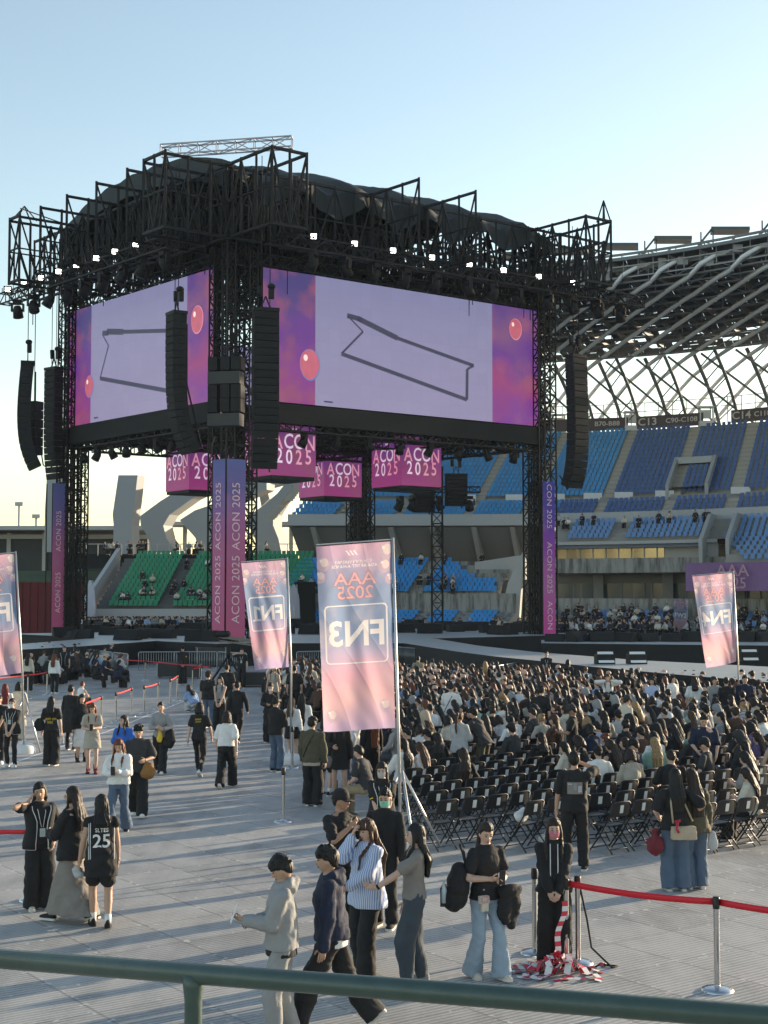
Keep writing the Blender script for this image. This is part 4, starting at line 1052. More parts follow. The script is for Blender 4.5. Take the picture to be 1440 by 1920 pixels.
# ================================================================ PEOPLE
def fab(name,col,rough=.85,var=.18,bump=.25,bs=35): return M('fabric_'+name,col,rough,0,var,9,bump,bs)
F=dict(black=(.013,.013,.015),coal=(.035,.036,.04),navy=(.012,.018,.045),white=(.74,.74,.73),cream=(.58,.53,.44),grey=(.27,.275,.28),pale=(.46,.47,.48),taupe=(.22,.20,.185),
  denim=(.085,.125,.19),sky_denim=(.27,.35,.44),dark_denim=(.045,.06,.078),olive=(.075,.07,.045),brown=(.085,.045,.03),beige=(.45,.37,.27),sky=(.25,.36,.56),royal=(.03,.13,.50),
  mint=(.30,.48,.40),maroon=(.16,.02,.03),pink=(.60,.33,.36),khaki=(.27,.22,.14),sand=(.40,.36,.30),violet=(.13,.10,.22),mask_green=(.25,.62,.50),mask_pink=(.50,.17,.22),yellow=(.72,.50,.04))
FM={k:fab(k,v) for k,v in F.items()}
def stripe_mat(name,c1,c2,freq,vert=True):
    m,n,l,b=nodes_mat(name); tc=n.new('ShaderNodeTexCoord'); sp=n.new('ShaderNodeSeparateXYZ'); l.new(tc.outputs['Object'],sp.inputs[0])
    src=math_node(n,l,'ADD',sp.outputs['X'],math_node(n,l,'MULTIPLY',sp.outputs['Y'],.6)) if vert else sp.outputs['Z']
    s=math_node(n,l,'SINE',math_node(n,l,'MULTIPLY',src,freq)); rp=ramp(n,[(.45,c1),(.62,c2)])
    l.new(math_node(n,l,'ADD',math_node(n,l,'MULTIPLY',s,.5),.5),rp.inputs[0]); l.new(rp.outputs[0],b.inputs['Base Color']); b.inputs['Roughness'].default_value=.85; return m
FM['bluestripe']=stripe_mat('fabric_blue_stripe',(.62,.66,.76),(.22,.30,.55),230)
FM['bwstripe']=stripe_mat('fabric_black_white_stripe',(.72,.72,.70),(.05,.05,.06),170,False)
FM['knit']=stripe_mat('fabric_grey_knit',(.40,.42,.44),(.30,.32,.34),200,False)
def hair_mat(name,c):
    m,n,l,b=nodes_mat('hair_'+name); tc=n.new('ShaderNodeTexCoord'); mp=n.new('ShaderNodeMapping'); mp.inputs['Scale'].default_value=(70,70,5); l.new(tc.outputs['Object'],mp.inputs[0])
    no=n.new('ShaderNodeTexNoise'); no.inputs['Scale'].default_value=1; no.inputs['Detail'].default_value=3; l.new(mp.outputs[0],no.inputs['Vector'])
    rp=ramp(n,[(.3,[k*.55 for k in c]),(.7,[k*1.5 for k in c])]); l.new(no.outputs['Fac'],rp.inputs[0]); l.new(rp.outputs[0],b.inputs['Base Color']); b.inputs['Roughness'].default_value=.55; b.inputs['Specular IOR Level'].default_value=.35
    bp=n.new('ShaderNodeBump'); bp.inputs['Strength'].default_value=.6; bp.inputs['Distance'].default_value=.01; l.new(no.outputs['Fac'],bp.inputs['Height']); l.new(bp.outputs[0],b.inputs['Normal']); return m
HM={k:hair_mat(k,v) for k,v in dict(black=(.011,.010,.010),dark=(.022,.014,.011),brown=(.06,.03,.018),auburn=(.13,.04,.02),blond=(.30,.19,.09),red=(.16,.02,.02)).items()}
def skin_mat(name,c):
    m=M('skin_'+name,c,.5,0,.08,20); b=m.node_tree.nodes['Principled BSDF']; b.inputs['Subsurface Weight'].default_value=.0; return m
SKM=[skin_mat('light',(.56,.36,.27)),skin_mat('medium',(.47,.29,.20)),skin_mat('tan',(.38,.22,.15))]
EYE=M('eye_dark',(.012,.01,.01),.3,0,0); LIP=M('lip',(.34,.12,.11),.5,0,0); SOLE=M('shoe_sole',(.62,.61,.58),.7,0,.1)
JOBS=[]
def remesh_job(mb,vox,smooth,cb):
    me=mb.mesh('tmp',BLK); ob=bpy.data.objects.new('tmp',me); COL.objects.link(ob)
    r=ob.modifiers.new('r','REMESH'); r.mode='VOXEL'; r.voxel_size=vox; r.use_smooth_shade=True
    if smooth: s=ob.modifiers.new('s','SMOOTH'); s.factor=.5; s.iterations=smooth
    JOBS.append((ob,cb))
def run_jobs():
    dg=bpy.context.evaluated_depsgraph_get(); dg.update(); res=[]
    for ob,cb in JOBS: res.append((bpy.data.meshes.new_from_object(ob.evaluated_get(dg)),cb,ob))
    for me,cb,ob in res:
        om=ob.data; bpy.data.objects.remove(ob); bpy.data.meshes.remove(om); cb(me)
    JOBS.clear()
def wrinkle(me,amp,seed,freq=26,horiz=1.0):
    n=len(me.vertices); 
    if n==0: return
    P=np.empty(n*3); me.vertices.foreach_get('co',P); P=P.reshape(-1,3); N=np.empty(n*3); me.vertices.foreach_get('normal',N); N=N.reshape(-1,3)
    rg=np.random.RandomState(seed); d=np.zeros(n)
    for k,(f,a) in enumerate(((freq,1),(freq*1.7,.6),(freq*3.1,.3))):
        v=rg.normal(size=3); v[2]*=horiz*1.3; v/=np.linalg.norm(v); u=rg.normal(size=3); u/=np.linalg.norm(u)
        d+=a*np.sin(P@v*f+1.6*np.sin(P@u*f*.6+rg.rand()*6)+rg.rand()*6)
    P+=N*(d*amp)[:,None]; me.vertices.foreach_set('co',P.ravel()); me.update()
def strands(me,amp,seed,c):
    n=len(me.vertices); P=np.empty(n*3); me.vertices.foreach_get('co',P); P=P.reshape(-1,3); N=np.empty(n*3); me.vertices.foreach_get('normal',N); N=N.reshape(-1,3)
    rg=np.random.RandomState(seed); th=np.arctan2(P[:,1]-c[1],P[:,0]-c[0])
    d=np.sin(th*23+2*np.sin(P[:,2]*14+rg.rand()*6))+.6*np.sin(th*41+1.5*np.sin(P[:,2]*23)+rg.rand()*6)+.8*np.sin(P[:,0]*90+P[:,1]*60+2*np.sin(P[:,2]*19))
    P+=N*(d*amp)[:,None]; me.vertices.foreach_set('co',P.ravel()); me.update()
def ik(p,t,a,b,pole):
    p=V(p);t=V(t);d=t-p;L=min(d.length,(a+b)*.998); d.normalize(); t=p+d*L
    x=(a*a-b*b+L*L)/(2*L); h=math.sqrt(max(0,a*a-x*x)); q=V(pole); q=(q-d*q.dot(d))
    if q.length<1e-4: q=V((0,-1,0))
    return p+d*x+q.normalized()*h, t
TR_F=[(-.10,.100,.085,0),(-.02,.168,.118,-.008),(.06,.150,.108,0),(.16,.124,.092,.004),(.28,.142,.108,.012),(.37,.158,.110,.008),(.45,.166,.094,-.004),(.50,.125,.075,-.010),(.54,.058,.056,-.012)]
TR_M=[(-.10,.100,.085,0),(-.02,.160,.115,-.004),(.06,.150,.110,0),(.16,.140,.102,.004),(.28,.160,.114,.008),(.37,.178,.116,.006),(.45,.185,.098,-.004),(.50,.135,.080,-.010),(.54,.062,.060,-.012)]
def tr_at(T,z):
    if z<=T[0][0]: return T[0][1:]
    for a,b in zip(T,T[1:]):
        if z<=b[0]:
            t=(z-a[0])/(b[0]-a[0]); return tuple(a[i]+(b[i]-a[i])*t for i in (1,2,3))
    return T[-1][1:]
def loft(mb,rings,n=20):
    vs=[];k=len(rings)
    for (c,ax,ay,rx,ry) in rings:
        for j in range(n):
            t=2*math.pi*j/n; vs.append(c+ax*(rx*math.cos(t))+ay*(ry*math.sin(t)))
    fs=[]
    for i in range(k-1):
        for j in range(n):
            a=i*n+j;b=i*n+(j+1)%n; fs.append((a,b,b+n,a+n))
    fs.append(tuple(range(n-1,-1,-1))); fs.append(tuple((k-1)*n+j for j in range(n)))
    mb.add(vs,fs,0,True)
def seg(mb,a,b,ra,rb,n=10,k=4):
    """tapered limb with rounded ends"""
    a=V(a);b=V(b);d=b-a;L=d.length
    if L<1e-5: return
    d.normalize(); pts=[];rs=[]
    for t in (-.95,-.7,-.35): pts.append(a+d*(t*ra)); rs.append(ra*math.sqrt(1-t*t))
    for i in range(k+1): pts.append(a.lerp(b,i/k)); rs.append(ra+(rb-ra)*i/k)
    for t in (.35,.7,.95): pts.append(b+d*(t*rb)); rs.append(rb*math.sqrt(1-t*t))
    mb.tube(pts,rs,n)
def hand(mb,W,d,pn,side,curl=.6,n=5):
    """palm, four jointed fingers and a thumb; W wrist, d hand direction, pn palm normal"""
    d=V(d).normalized(); pn=V(pn); pn=(pn-d*pn.dot(d)).normalized(); sd=d.cross(pn)*(1 if side>0 else -1)   # sd points to the thumb side
    rot=Matrix((sd,d,pn)).transposed()
    mb.ell(W+d*.045,(.040,.055,.017),rot,10,6)
    mb.tube([W-d*.02,W+d*.03],[.026,.030],8)
    for i,(off,L,r) in enumerate(((.028,.072,.0085),(.010,.080,.0088),(-.009,.075,.0085),(-.027,.058,.0075))):
        p=W+d*(.088-.004*abs(i-1.3))+sd*off; a=curl*(.35+.08*i); pts=[p-d*.01]; dd=d.copy()
        for s,k in ((.42,.8),(.32,1.3),(.26,1.0)):
            ang=a*k; ax=d.cross(pn); dd=(Matrix.Rotation(ang,3,ax)@dd).normalized() if True else dd
            p=p+dd*(L*s); pts.append(p)
        mb.tube(pts,[r,r,r*.92,r*.75],n)
    p=W+d*.03+sd*.032; q=p+(d*.6+sd*.6+pn*.35).normalized()*.04; e=q+(d*.9+sd*.1+pn*.5).normalized()*.032
    mb.tube([p-sd*.01,p,q,e],[.012,.012,.0105,.008],n)
def shoe(mb,A,yaw,pitch,k=1.0,boot=0):
    """A ankle point"""
    rot=Matrix.Rotation(yaw,3,'Z')@Matrix.Rotation(-pitch,3,'X'); n=14
    prof=[(-.075,.026,.05),(-.06,.036,.075),(-.02,.038,.082),(.03,.040,.07),(.08,.046,.052),(.13,.047,.04),(.165,.038,.030),(.185,.018,.018)]
    vs=[]
    for y,rx,h in prof:
        for j in range(n):
            t=2*math.pi*j/n; x=rx*math.cos(t)*k; z=-.048+(h*max(0,math.sin(t)) if math.sin(t)>0 else .006*math.sin(t)); vs.append(A+rot@V((x,y*k,z)))
    m=len(prof); fs=[]
    for i in range(m-1):
        for j in range(n):
            a=i*n+j;b=i*n+(j+1)%n; fs.append((a,b,b+n,a+n))
    fs.append(tuple(range(n-1,-1,-1))); fs.append(tuple((m-1)*n+j for j in range(n)))
    mb.add(vs,fs,0,True)
    vs=[]
    for y,rx,h in prof:
        for x,z in ((-1,-.075),(1,-.075),(1,-.046),(-1,-.046)): vs.append(A+rot@V((x*rx*1.06*k,y*k*1.02,z)))
    fs=[]
    for i in range(m-1):
        for j in range(4):
            a=i*4+j;b=i*4+(j+1)%4; fs.append((a,b,b+4,a+4))
    fs+= [(3,2,1,0),tuple((m-1)*4+j for j in range(4))]
    mb.add(vs,fs,1)
    if boot: mb.tube([A+V((0,-.01,-.02)),A+V((0,-.015,boot))],[.05,.058],12,0)
LODS={0:(.0095,.011),1:(.013,.015),2:(.021,.023),3:(.042,.042)}
def person(sp):
    """build one figure in its own coordinates (x right, y forward); returns the body object with hair and clothes as children"""
    g=sp.get; male=g('male',0); T=TR_M if male else TR_F; seat=g('seat',0); lod=g('lod',1); vb,vg=LODS[lod]; sd=g('seed',0)
    fat=g('fat',1.0); nf=7 if lod<2 else 5
    hz=g('hz',.56 if seat else .93); hip=V((g('hx',0),g('hy',0),hz)); lean=R(g('lean',0)); Sr=Matrix.Rotation(R(g('twist',0)),3,'Z')@Matrix.Rotation(R(g('side',0)),3,'Y')@Matrix.Rotation(-lean,3,'X')
    def sp_(x,y,z): return hip+Sr@V((x,y,z))
    ax=Sr@V((1,0,0)); ay=Sr@V((0,1,0)); az=Sr@V((0,0,1))
    sw=.188 if male else .168
    # ---- limbs
    if seat: fl=g('fl',(-.11,.46,0,0)); fr=g('fr',(.11,.46,0,0))
    else: fl=g('fl',(-.10,.02,8,0)); fr=g('fr',(.10,0,-8,0))
    legs=[]
    for s,f in ((-1,fl),(1,fr)):
        f=list(f)+[0]*(5-len(f)); pit=R(f[3]); zz=.075*math.cos(pit)+(.12 if pit>0 else .07)*abs(math.sin(pit))+f[4]
        A=V((f[0],f[1],zz)); Hj=hip+V((s*.088,0,-.03)); Rz=Matrix.Rotation(R(f[2]),3,'Z')
        K,A=ik(Hj,A,.43,.41,Rz@V((s*.05,1,.25 if seat else 0)))
        legs.append((Hj,K,A,R(f[2]),pit))
    arms=[]
    for s,key in ((-1,'hl'),(1,'hr')):
        h=V(g(key,(s*.17,.32,.66) if seat else (s*.255,.05,.80))); Sj=sp_(s*sw,-.005,.455)
        E,W=ik(Sj,h,.285,.25,g('pole'+key[1],(s*.8,-.7,-.5))); arms.append((Sj,E,W))
    hy,hp,hr_=g('head',(0,8,0)) if len(g('head',(0,8,0)))==3 else (*g('head'),0)
    Hr=Matrix.Rotation(R(hy+g('twist',0)),3,'Z')@Matrix.Rotation(-(R(hp)+lean*.25),3,'X')@Matrix.Rotation(R(hr_),3,'Y')
    nk=sp_(0,-.012,.53); HC=nk+(az*.55+V((0,0,.45)))*.135+Hr@V((0,.018,0))
    def hd(x,y,z): return HC+Hr@V((x,y,z))
    # ---- body
    mb=MB()
    loft(mb,[(sp_(0,yo,z),ax,ay,rx*.96*fat,ry*.96*fat) for z,rx,ry,yo in T])
    mb.tube([sp_(0,-.014,.48),nk,hd(0,-.02,-.06)],[.060,.052,.050],12)
    mb.ell(HC,(.073,.090,.112),Hr,16,12); mb.ell(hd(0,.022,-.052),(.054,.064,.062),Hr,12,8)
    mb.ell(hd(0,.096,-.022),(.013,.018,.024),Hr,8,6)
    for s in (-1,1): mb.ell(hd(s*.074,-.002,-.012),(.012,.022,.032),Hr,8,6)
    for (Hj,K,A,_,_p) in legs: seg(mb,Hj,K,.083*fat,.056,12); seg(mb,K,K.lerp(A,.35),.054,.056,12); seg(mb,K.lerp(A,.35),A,.056,.034,12)
    for (Sj,E,W) in arms: seg(mb,sp_(0,0,.43).lerp(Sj,.5),Sj-az*.012,.052,.046); seg(mb,Sj-az*.012,E,.045,.038); seg(mb,E,E.lerp(W,.3),.039,.040); seg(mb,E.lerp(W,.3),W,.040,.026)
    ext=MB()
    for s,(Sj,E,W),key in ((-1,arms[0],'l'),(1,arms[1],'r')):
        d=(W-E).normalized(); d=V(g('hd'+key,d)).normalized()
        hand(ext,W,d,V(g('pn'+key,(-s,.15,-.1))),s if True else 1,g('curl'+key,.7),nf)
    if lod<3:
        for s in (-1,1):
            ext.ell(hd(s*.030,.084,.006),(.0135,.007,.0065),Hr,8,5,1)
            ext.tube([hd(s*.014,.0875,.027),hd(s*.032,.086,.031),hd(s*.048,.076,.026)],.0038,4,1)
        ext.ell(hd(0,.087,-.062),(.022,.009,.0075),Hr,8,5,2)
    sk=SKM[g('skin',0)]
    root=bpy.data.objects.new('person',bpy.data.meshes.new('person')); COL.objects.link(root)
    def done(me):
        b=bpy.data.meshes.new('person'); n=len(me.vertices)
        vs=[tuple(v.co) for v in me.vertices]+ext.v; fs=[tuple(p.vertices) for p in me.polygons]; m=[0]*len(fs)+ext.m
        fs=fs+[[i+n for i in f] for f in ext.f]
        b.from_pydata(vs,[],fs)
        for k in (sk,EYE,LIP): b.materials.append(k)
        b.polygons.foreach_set('material_index',m); b.polygons.foreach_set('use_smooth',[True]*len(fs)); b.update()
        old=root.data; root.data=b; bpy.data.meshes.remove(old); bpy.data.meshes.remove(me)
    remesh_job(mb,vb,2,done)
    def garment(name,mb,mat,amp,freq=26,vox=None,sm=2,hair=False):
        o=bpy.data.objects.new(name,bpy.data.meshes.new(name)); COL.objects.link(o); o.parent=root
        def fin(me):
            if hair: strands(me,amp,sd+3,HC)
            elif amp: wrinkle(me,amp,sd+len(name),freq)
            me.materials.clear(); me.materials.append(mat); me.name=name; old=o.data; o.data=me; bpy.data.meshes.remove(old)
        remesh_job(mb,vox or vg,sm,fin); return o
    # ---- trousers / skirt
    bk,bm=g('bottom',('wide','black')); bm=FM[bm] if isinstance(bm,str) else bm
    LEG=dict(wide=(.108,.104,.112,1),straight=(.102,.080,.082,1),slim=(.095,.066,.052,1),balloon=(.108,.118,.072,1),shorts=(.108,.10,.1,.45),flare=(.100,.076,.118,1),sweat=(.108,.092,.075,1))
    if bk in LEG:
        r0,r1,r2,fr_=LEG[bk]; mb=MB(); r0*=fat
        loft(mb,[(sp_(0,yo,z) if z>-.03 or not seat else hip+V((0,0,z)),ax,ay,(rx+.012)*fat,(ry+.014)*fat) for z,rx,ry,yo in ((.10,)+tr_at(T,.10),(.03,)+tr_at(T,.03),(-.03,.165,.12,0),(-.10,.12,.10,0))])
        for (Hj,K,A,yw,_p) in legs:
            seg(mb,Hj,K,r0,r1,14)
            if fr_>=1: E=A+V((0,0,-.03 if bk in('wide','flare') else 0.0)); seg(mb,K,K.lerp(E,.5),r1,(r1+r2)/2,14); mb.tube([K.lerp(E,.4),K.lerp(E,.7),E+ (E-K).normalized()*.01],[(r1*.6+r2*.4),(r1*.3+r2*.7),r2],14)
        if fr_<1:
            mb=MB(); loft(mb,[(sp_(0,yo,z),ax,ay,(rx+.012)*fat,(ry+.014)*fat) for z,rx,ry,yo in ((.10,)+tr_at(T,.10),(.03,)+tr_at(T,.03),(-.03,.165,.12,0),(-.10,.13,.11,0))])
            for (Hj,K,A,yw,_p) in legs: seg(mb,Hj,Hj.lerp(K,fr_*1.6),r0,r1,14)
        garment('trousers' if fr_>=1 else 'shorts',mb,bm,.0058,24)
    elif bk=='skirt':
        zh=g('hem',.5); mb=MB(); rings=[]
        for t in np.linspace(0,1,8):
            z=(hz+.10)*(1-t)+zh*t; cs=[]
            for (Hj,K,A,_,_p) in legs:
                if z>K.z: u=min(1,max(0,(Hj.z-z)/(Hj.z-K.z+1e-6))); cs.append(Hj.lerp(K,u))
                else: u=min(1,max(0,(K.z-z)/(K.z-A.z+1e-6))); cs.append(K.lerp(A,u))
            c=(cs[0]+cs[1])/2; dx=abs(cs[0].x-cs[1].x)/2; dy=abs(cs[0].y-cs[1].y)/2
            if t==0: c=sp_(0,0,.10); rx,ry=.135,.10
            else: rx=max(.165*min(1,.8+t),dx+.085)+.05*t*g('flare',1); ry=max(.12,dy+.085)+.05*t*g('flare',1)
            rings.append((V((c.x,c.y,z)),V((1,0,0)),V((0,1,0)),rx,ry))
        loft(mb,rings[::-1],28); garment('skirt',mb,bm,.006,22)
    # ---- top
    tk,tm=g('top',('tee','black'))[:2]; tm=FM[tm] if isinstance(tm,str) else tm
    DEF=dict(tee=(.62,.022,-.06,.030),boxy=(.8,.040,-.07,.040),long=(1.96,.022,-.05,.020),loose=(1.95,.045,-.12,.032),hoodie=(1.97,.048,-.05,.036),tank=(0,.018,-.08,0),crop=(1.9,.02,.04,.02),jersey=(0.12,.04,-.16,.02),coat=(1.95,.04,-.45,.03),jacket=(1.95,.042,-.08,.034),shirt=(1.9,.06,-.16,.04),polo=(.75,.026,-.05,.034))
    sl,ea,hem,se=DEF[tk]; hem=g('tophem',hem); ea*=1.0
    if seat: hem=max(hem,-.05)
    mb=MB(); rings=[]
    zs=[hem]+[z for z in (-.3,-.2,-.12,-.04,.04,.12,.20,.28,.36,.43) if z>hem+.03]
    for z in zs:
        rx,ry,yo=tr_at(T,max(z,-.02)); rx=max(rx,.14 if ea>.03 else .12); fl_=1+.25*max(0,-z)
        loose=ea*(1.15 if z<.2 else .8 if z<.33 else .5 if z<.40 else .25); rings.append((sp_(0,yo,z),ax,ay,(rx*fat+loose)*fl_,(ry*fat+loose*.9)*fl_))
    for z,e in ((.47,.012),(.505,.012),(.54,.016)): rx,ry,yo=tr_at(T,z); rings.append((sp_(0,yo,z),ax,ay,rx+e,ry+e))
    loft(mb,rings,24)
    if sl>0:
        for (Sj,E,W) in arms:
            r=.053+se*.8; seg(mb,sp_(0,-.005,.44).lerp(Sj,.55),Sj-az*.012,.058+se*.2,.054+se*.35)
            if sl<=1.05: seg(mb,Sj-az*.01,Sj.lerp(E,sl),.053+se*.4,r*.98)
            else:
                seg(mb,Sj-az*.01,E,.053+se*.45,.046+se*.9); E2=E.lerp(W,min(1,sl-1)); seg(mb,E,E2,.046+se*.9,.036+se*.7)
    if tk=='hoodie' or g('hood'):
        mb.ell(sp_(0,-.085,.49),(.125,.075,.085),Sr,12,8); mb.tube([sp_(-.09,.045,.50),sp_(-.10,-.05,.53),sp_(0,-.12,.54),sp_(.10,-.05,.53),sp_(.09,.045,.50)],[.03,.045,.05,.045,.03],10)
    if tk in('polo','shirt','jacket'): mb.tube([sp_(-.05,.045,.50),sp_(-.068,-.02,.535),sp_(0,-.075,.545),sp_(.068,-.02,.535),sp_(.05,.045,.50)],.018,8)
    shirt=garment({'tee':'t_shirt','boxy':'t_shirt','tank':'tank_top','coat':'coat','jacket':'jacket','hoodie':'hoodie','jersey':'jersey','shirt':'shirt','polo':'polo_shirt'}.get(tk,'top'),mb,tm,.0032 if tk in('tee','tank','crop','long') else .0075,30 if ea<.03 else 23)
    if g('under'):   # a tee showing under the hem
        mb=MB(); loft(mb,[(sp_(0,0,z),ax,ay,tr_at(T,-.02)[0]*fat+.03,tr_at(T,-.02)[1]*fat+.03) for z in (hem-.07,hem-.03,hem+.05)],20); garment('undershirt',mb,FM[g('under')],.003)
    # surface of the top for prints
    def surf(x,z,front,lift=.012):
        rx,ry,yo=tr_at(T,z); lo=ea*(1.15 if z<.2 else .8 if z<.33 else .5 if z<.40 else .25); RX=rx*fat+lo; RY=(ry*fat+lo*.9)
        u=min(.98,abs(x)/RX); return sp_(x,yo+(1 if front else -1)*(RY*math.sqrt(1-u*u)+lift),z)
    for (txt,front,z,size,mt,*rest) in g('prints',[]):
        vs,fs=text_geo(txt,.015,1.0); pm=MB(); k=-1 if front else 1; k=1 if not front else -1
        # seen from outside the letters run left to right
        pm.add([surf((x*size)*( -1 if front else 1),z+y*size,front) for x,y in vs],fs if not front else fs,0)
        o=pm.build('print',mt if not isinstance(mt,str) else FM[mt],shirt)
    for pi_,(x0,x1,z0,z1,front,mt) in enumerate(g('patches',[])):
        pm=MB(); n=6; vs=[]
        for i in range(n+1):
            x=x0+(x1-x0)*i/n; vs+= [surf(x,z0,front,.012+.003*pi_),surf(x,z1,front,.012+.003*pi_)]
        pm.add(vs,[(2*i,2*i+2,2*i+3,2*i+1) for i in range(n)],0,True); pm.build('print',FM[mt] if isinstance(mt,str) else mt,shirt)
    for lines in g('piping',[]):
        pm=MB(); pm.tube([surf(x,z,f,.014) for x,z,f in lines],.0065,5); pm.build('piping',FM['white'],shirt)
    # ---- vest over the top (open front)
    if g('vest'):
        vm=FM[g('vest')]; mb=MB(); L=24; vs=[]
        zs=[-.10,-.02,.08,.18,.28,.36,.43,.48]
        for z in zs:
            rx,ry,yo=tr_at(T,max(z,-.02)); e=.05; op=.42 if z<.3 else .42+(z-.3)*1.8
            for j in range(L+1):
                t=math.pi/2+op+(2*math.pi-2*op)*j/L; vs.append(sp_(math.cos(t)*(rx+e),yo+math.sin(t)*(ry+e),z))
        fs=[(i*(L+1)+j,i*(L+1)+j+1,(i+1)*(L+1)+j+1,(i+1)*(L+1)+j) for i in range(len(zs)-1) for j in range(L)]
        mb.add(vs,fs,0,True); v=mb.build('vest',vm,root); s=v.modifiers.new('t','SOLIDIFY'); s.thickness=.012; s.offset=1
        pm=MB(); k=len(zs)
        for j in (0,L): pm.tube([V(vs[i*(L+1)+j])*1 for i in range(k)],.009,5)
        pm.tube([V(vs[j]) for j in range(L+1)],.008,5); pm.build('piping',FM['white'],v)
    # ---- shoes
    sh,smt=g('shoes',('shoe','black')); smt=FM[smt] if isinstance(smt,str) else smt
    for (Hj,K,A,yw,pit) in legs:
        mb=MB(); shoe(mb,A,yw,pit,1.05 if male else .97,.16 if sh=='boot' else (.30 if sh=='highboot' else 0))
        if g('socks'): mb.tube([A+V((0,0,-.02)),A.lerp(K,.24)],[.042,.046],10,2)
        mb.build('boot' if 'boot' in sh else 'shoe',[smt,SOLE if sh=='shoe' else FM['black'],FM['white']],root)
    # ---- hair
    hs,hm=g('hair',('long','black')); hm=HM[hm]; mb=MB(); rg=random.Random(sd)
    n,m=22,14; vs=[]; line=dict(short=.045,mop=.028,long=.05,bob=.045,pony=.055,bun=.055,fringe=.022,hood=.05).get(hs,.045)
    rr=(.083,.100,.121) if hs in('short','pony','bun') else (.090,.106,.128)
    for i in range(m+1):
        ph=math.pi*i/m
        for j in range(n):
            t=2*math.pi*j/n; d=V((math.sin(ph)*math.cos(t),math.sin(ph)*math.sin(t),math.cos(ph))); p=V((d.x*rr[0],d.y*rr[1]-.010,d.z*rr[2]+.012))
            fz=line+.35*max(0,abs(p.x)-.05)*(-1)
            if p.y>.028 and p.z<fz: p=V((p.x*.78,p.y*.72,p.z*.85))
            lowz=(max(-.082,min(.02 if hs=='short' else .004,-.005+p.y*.95)) if hs in('short','mop') else -.075)
            if p.z<lowz: k_=.86 if hs in('short','mop') else .75; p=V((p.x*k_*(1-.6*min(1,(lowz-p.z)/.08)),p.y*k_-.004,lowz+(p.z-lowz)*.35))
            vs.append(HC+Hr@p)
    fs=[(i*n+j,(i+1)*n+j,(i+1)*n+(j+1)%n,i*n+(j+1)%n) for i in range(m) for j in range(n)]
    if hs!='bald': mb.add(vs,fs,0,True)
    if hs in('mop','short') and lod<2:
        for k in range(34):
            a_=rg.uniform(0,6.28); e_=rg.uniform(.25,1.45) if hs=='mop' else rg.uniform(.6,1.5); d=V((math.cos(a_)*math.cos(e_),math.sin(a_)*math.cos(e_),math.sin(e_)))
            if d.y>.3 and d.z<.45: continue
            q0=V((d.x*rr[0],d.y*rr[1]-.010,d.z*rr[2]+.012)); t_=V((rg.uniform(-.5,.5)+d.x*.4,rg.uniform(-.2,.6),-.35+rg.uniform(-.3,.3))).normalized(); s_=1 if hs=='mop' else .5
            mb.tube([HC+Hr@(q0*.93),HC+Hr@(q0*1.05+t_*.018*s_),HC+Hr@(q0*1.03+t_*.042*s_)],[.016,.013,.006],6)
    if hs in('mop','fringe'):
        for k in range(9):
            x=-.066+.0165*k; mb.tube([hd(x*.8,.05,.10),hd(x,.088,.068),hd(x*1.06,.096-.5*x*x*10,.034-.01*abs(x)/.06+rg.uniform(-.012,.006))],[.016,.016,.007],6)
    if hs in('long','fringe','hood'):
        L=g('hlen',.42); b=hd(0,-.055,.02); z0=b.z
        path=[hd(0,-.03,.06),hd(0,-.06,-.02),hd(0,-.068,-.10)]
        q=sp_(0,-.135-(ea-.02),.42); 
        steps_=max(2,int((L)/.09)); 
        for k in range(1,steps_+1): path.append(sp_(0,-.115-ea*1.0-(.012 if k<2 else 0),.50-k*L/steps_))
        rs=[(.078,.052),(.092,.056),(.102,.052)]+[(.122-.030*k/steps_+.005*math.sin(k*2),.044-.016*k/steps_) for k in range(1,steps_+1)]
        xs_=[hd(1,0,0)-HC]*3+[ax]*steps_; ys_=[hd(0,1,0)-HC]*3+[ay]*steps_
        loft(mb,[(p,x_,y_,r[0],r[1]) for p,x_,y_,r in zip(path,xs_,ys_,rs)],18)
        if g('locks',1):
            for s in (-1,1):
                mb.tube([hd(s*.072,.02,.04),hd(s*.084,.022,-.05),hd(s*.086,.025,-.12),sp_(s*.095,.10+ea,.40),sp_(s*.085,.125+ea,.50-L*.62)],[.016,.020,.023,.020,.008],8)
    if hs=='bob':
        for k in range(13):
            t=math.pi*.93+ (math.pi*1.14)*k/12; x,y=math.cos(t)*.080,math.sin(t)*.086-.012
            mb.tube([hd(x*.9,y,.04),hd(x*1.1,y*1.08,-.06),hd(x*1.13,y*1.1,-.125-rg.uniform(0,.02))],[.026,.027,.018],8)
    if hs=='pony':
        mb.tube([hd(0,-.09,.05),hd(0,-.135,.03),hd(0,-.15,-.06),sp_(0,-.15-ea,.43),sp_(0,-.145-ea,.30)],[.03,.034,.036,.032,.012],10)
    if hs=='bun': mb.ell(hd(0,-.10,.075),(.042,.042,.04),Hr,10,8)
    if hs!='bald': garment('hair',mb,hm,.0034 if lod<3 else 0,vox=min(vg,.011) if lod<2 else vg,sm=1,hair=True)
    # ---- head gear
    hg=g('hat')
    if hg:
        kind,hc=hg; mb=MB(); n=18
        pr=[(.094,-.0),(.096,.03),(.088,.075),(.06,.115),(.02,.13),(0,.131)]
        if kind=='bucket': pr=[(.135,-.012),(.098,.035),(.090,.10),(.05,.115),(0,.116)]
        if kind=='hood': pr=[(.10,-.16),(.118,-.10),(.118,.0),(.110,.08),(.07,.135),(0,.145)]
        vs=[hd(r*math.cos(2*math.pi*j/n)*.98,(r*math.sin(2*math.pi*j/n))*1.14-.008,z+.022) for r,z in pr for j in range(n)]
        fs=[(i*n+j,i*n+(j+1)%n,(i+1)*n+(j+1)%n,(i+1)*n+j) for i in range(len(pr)-1) for j in range(n)]
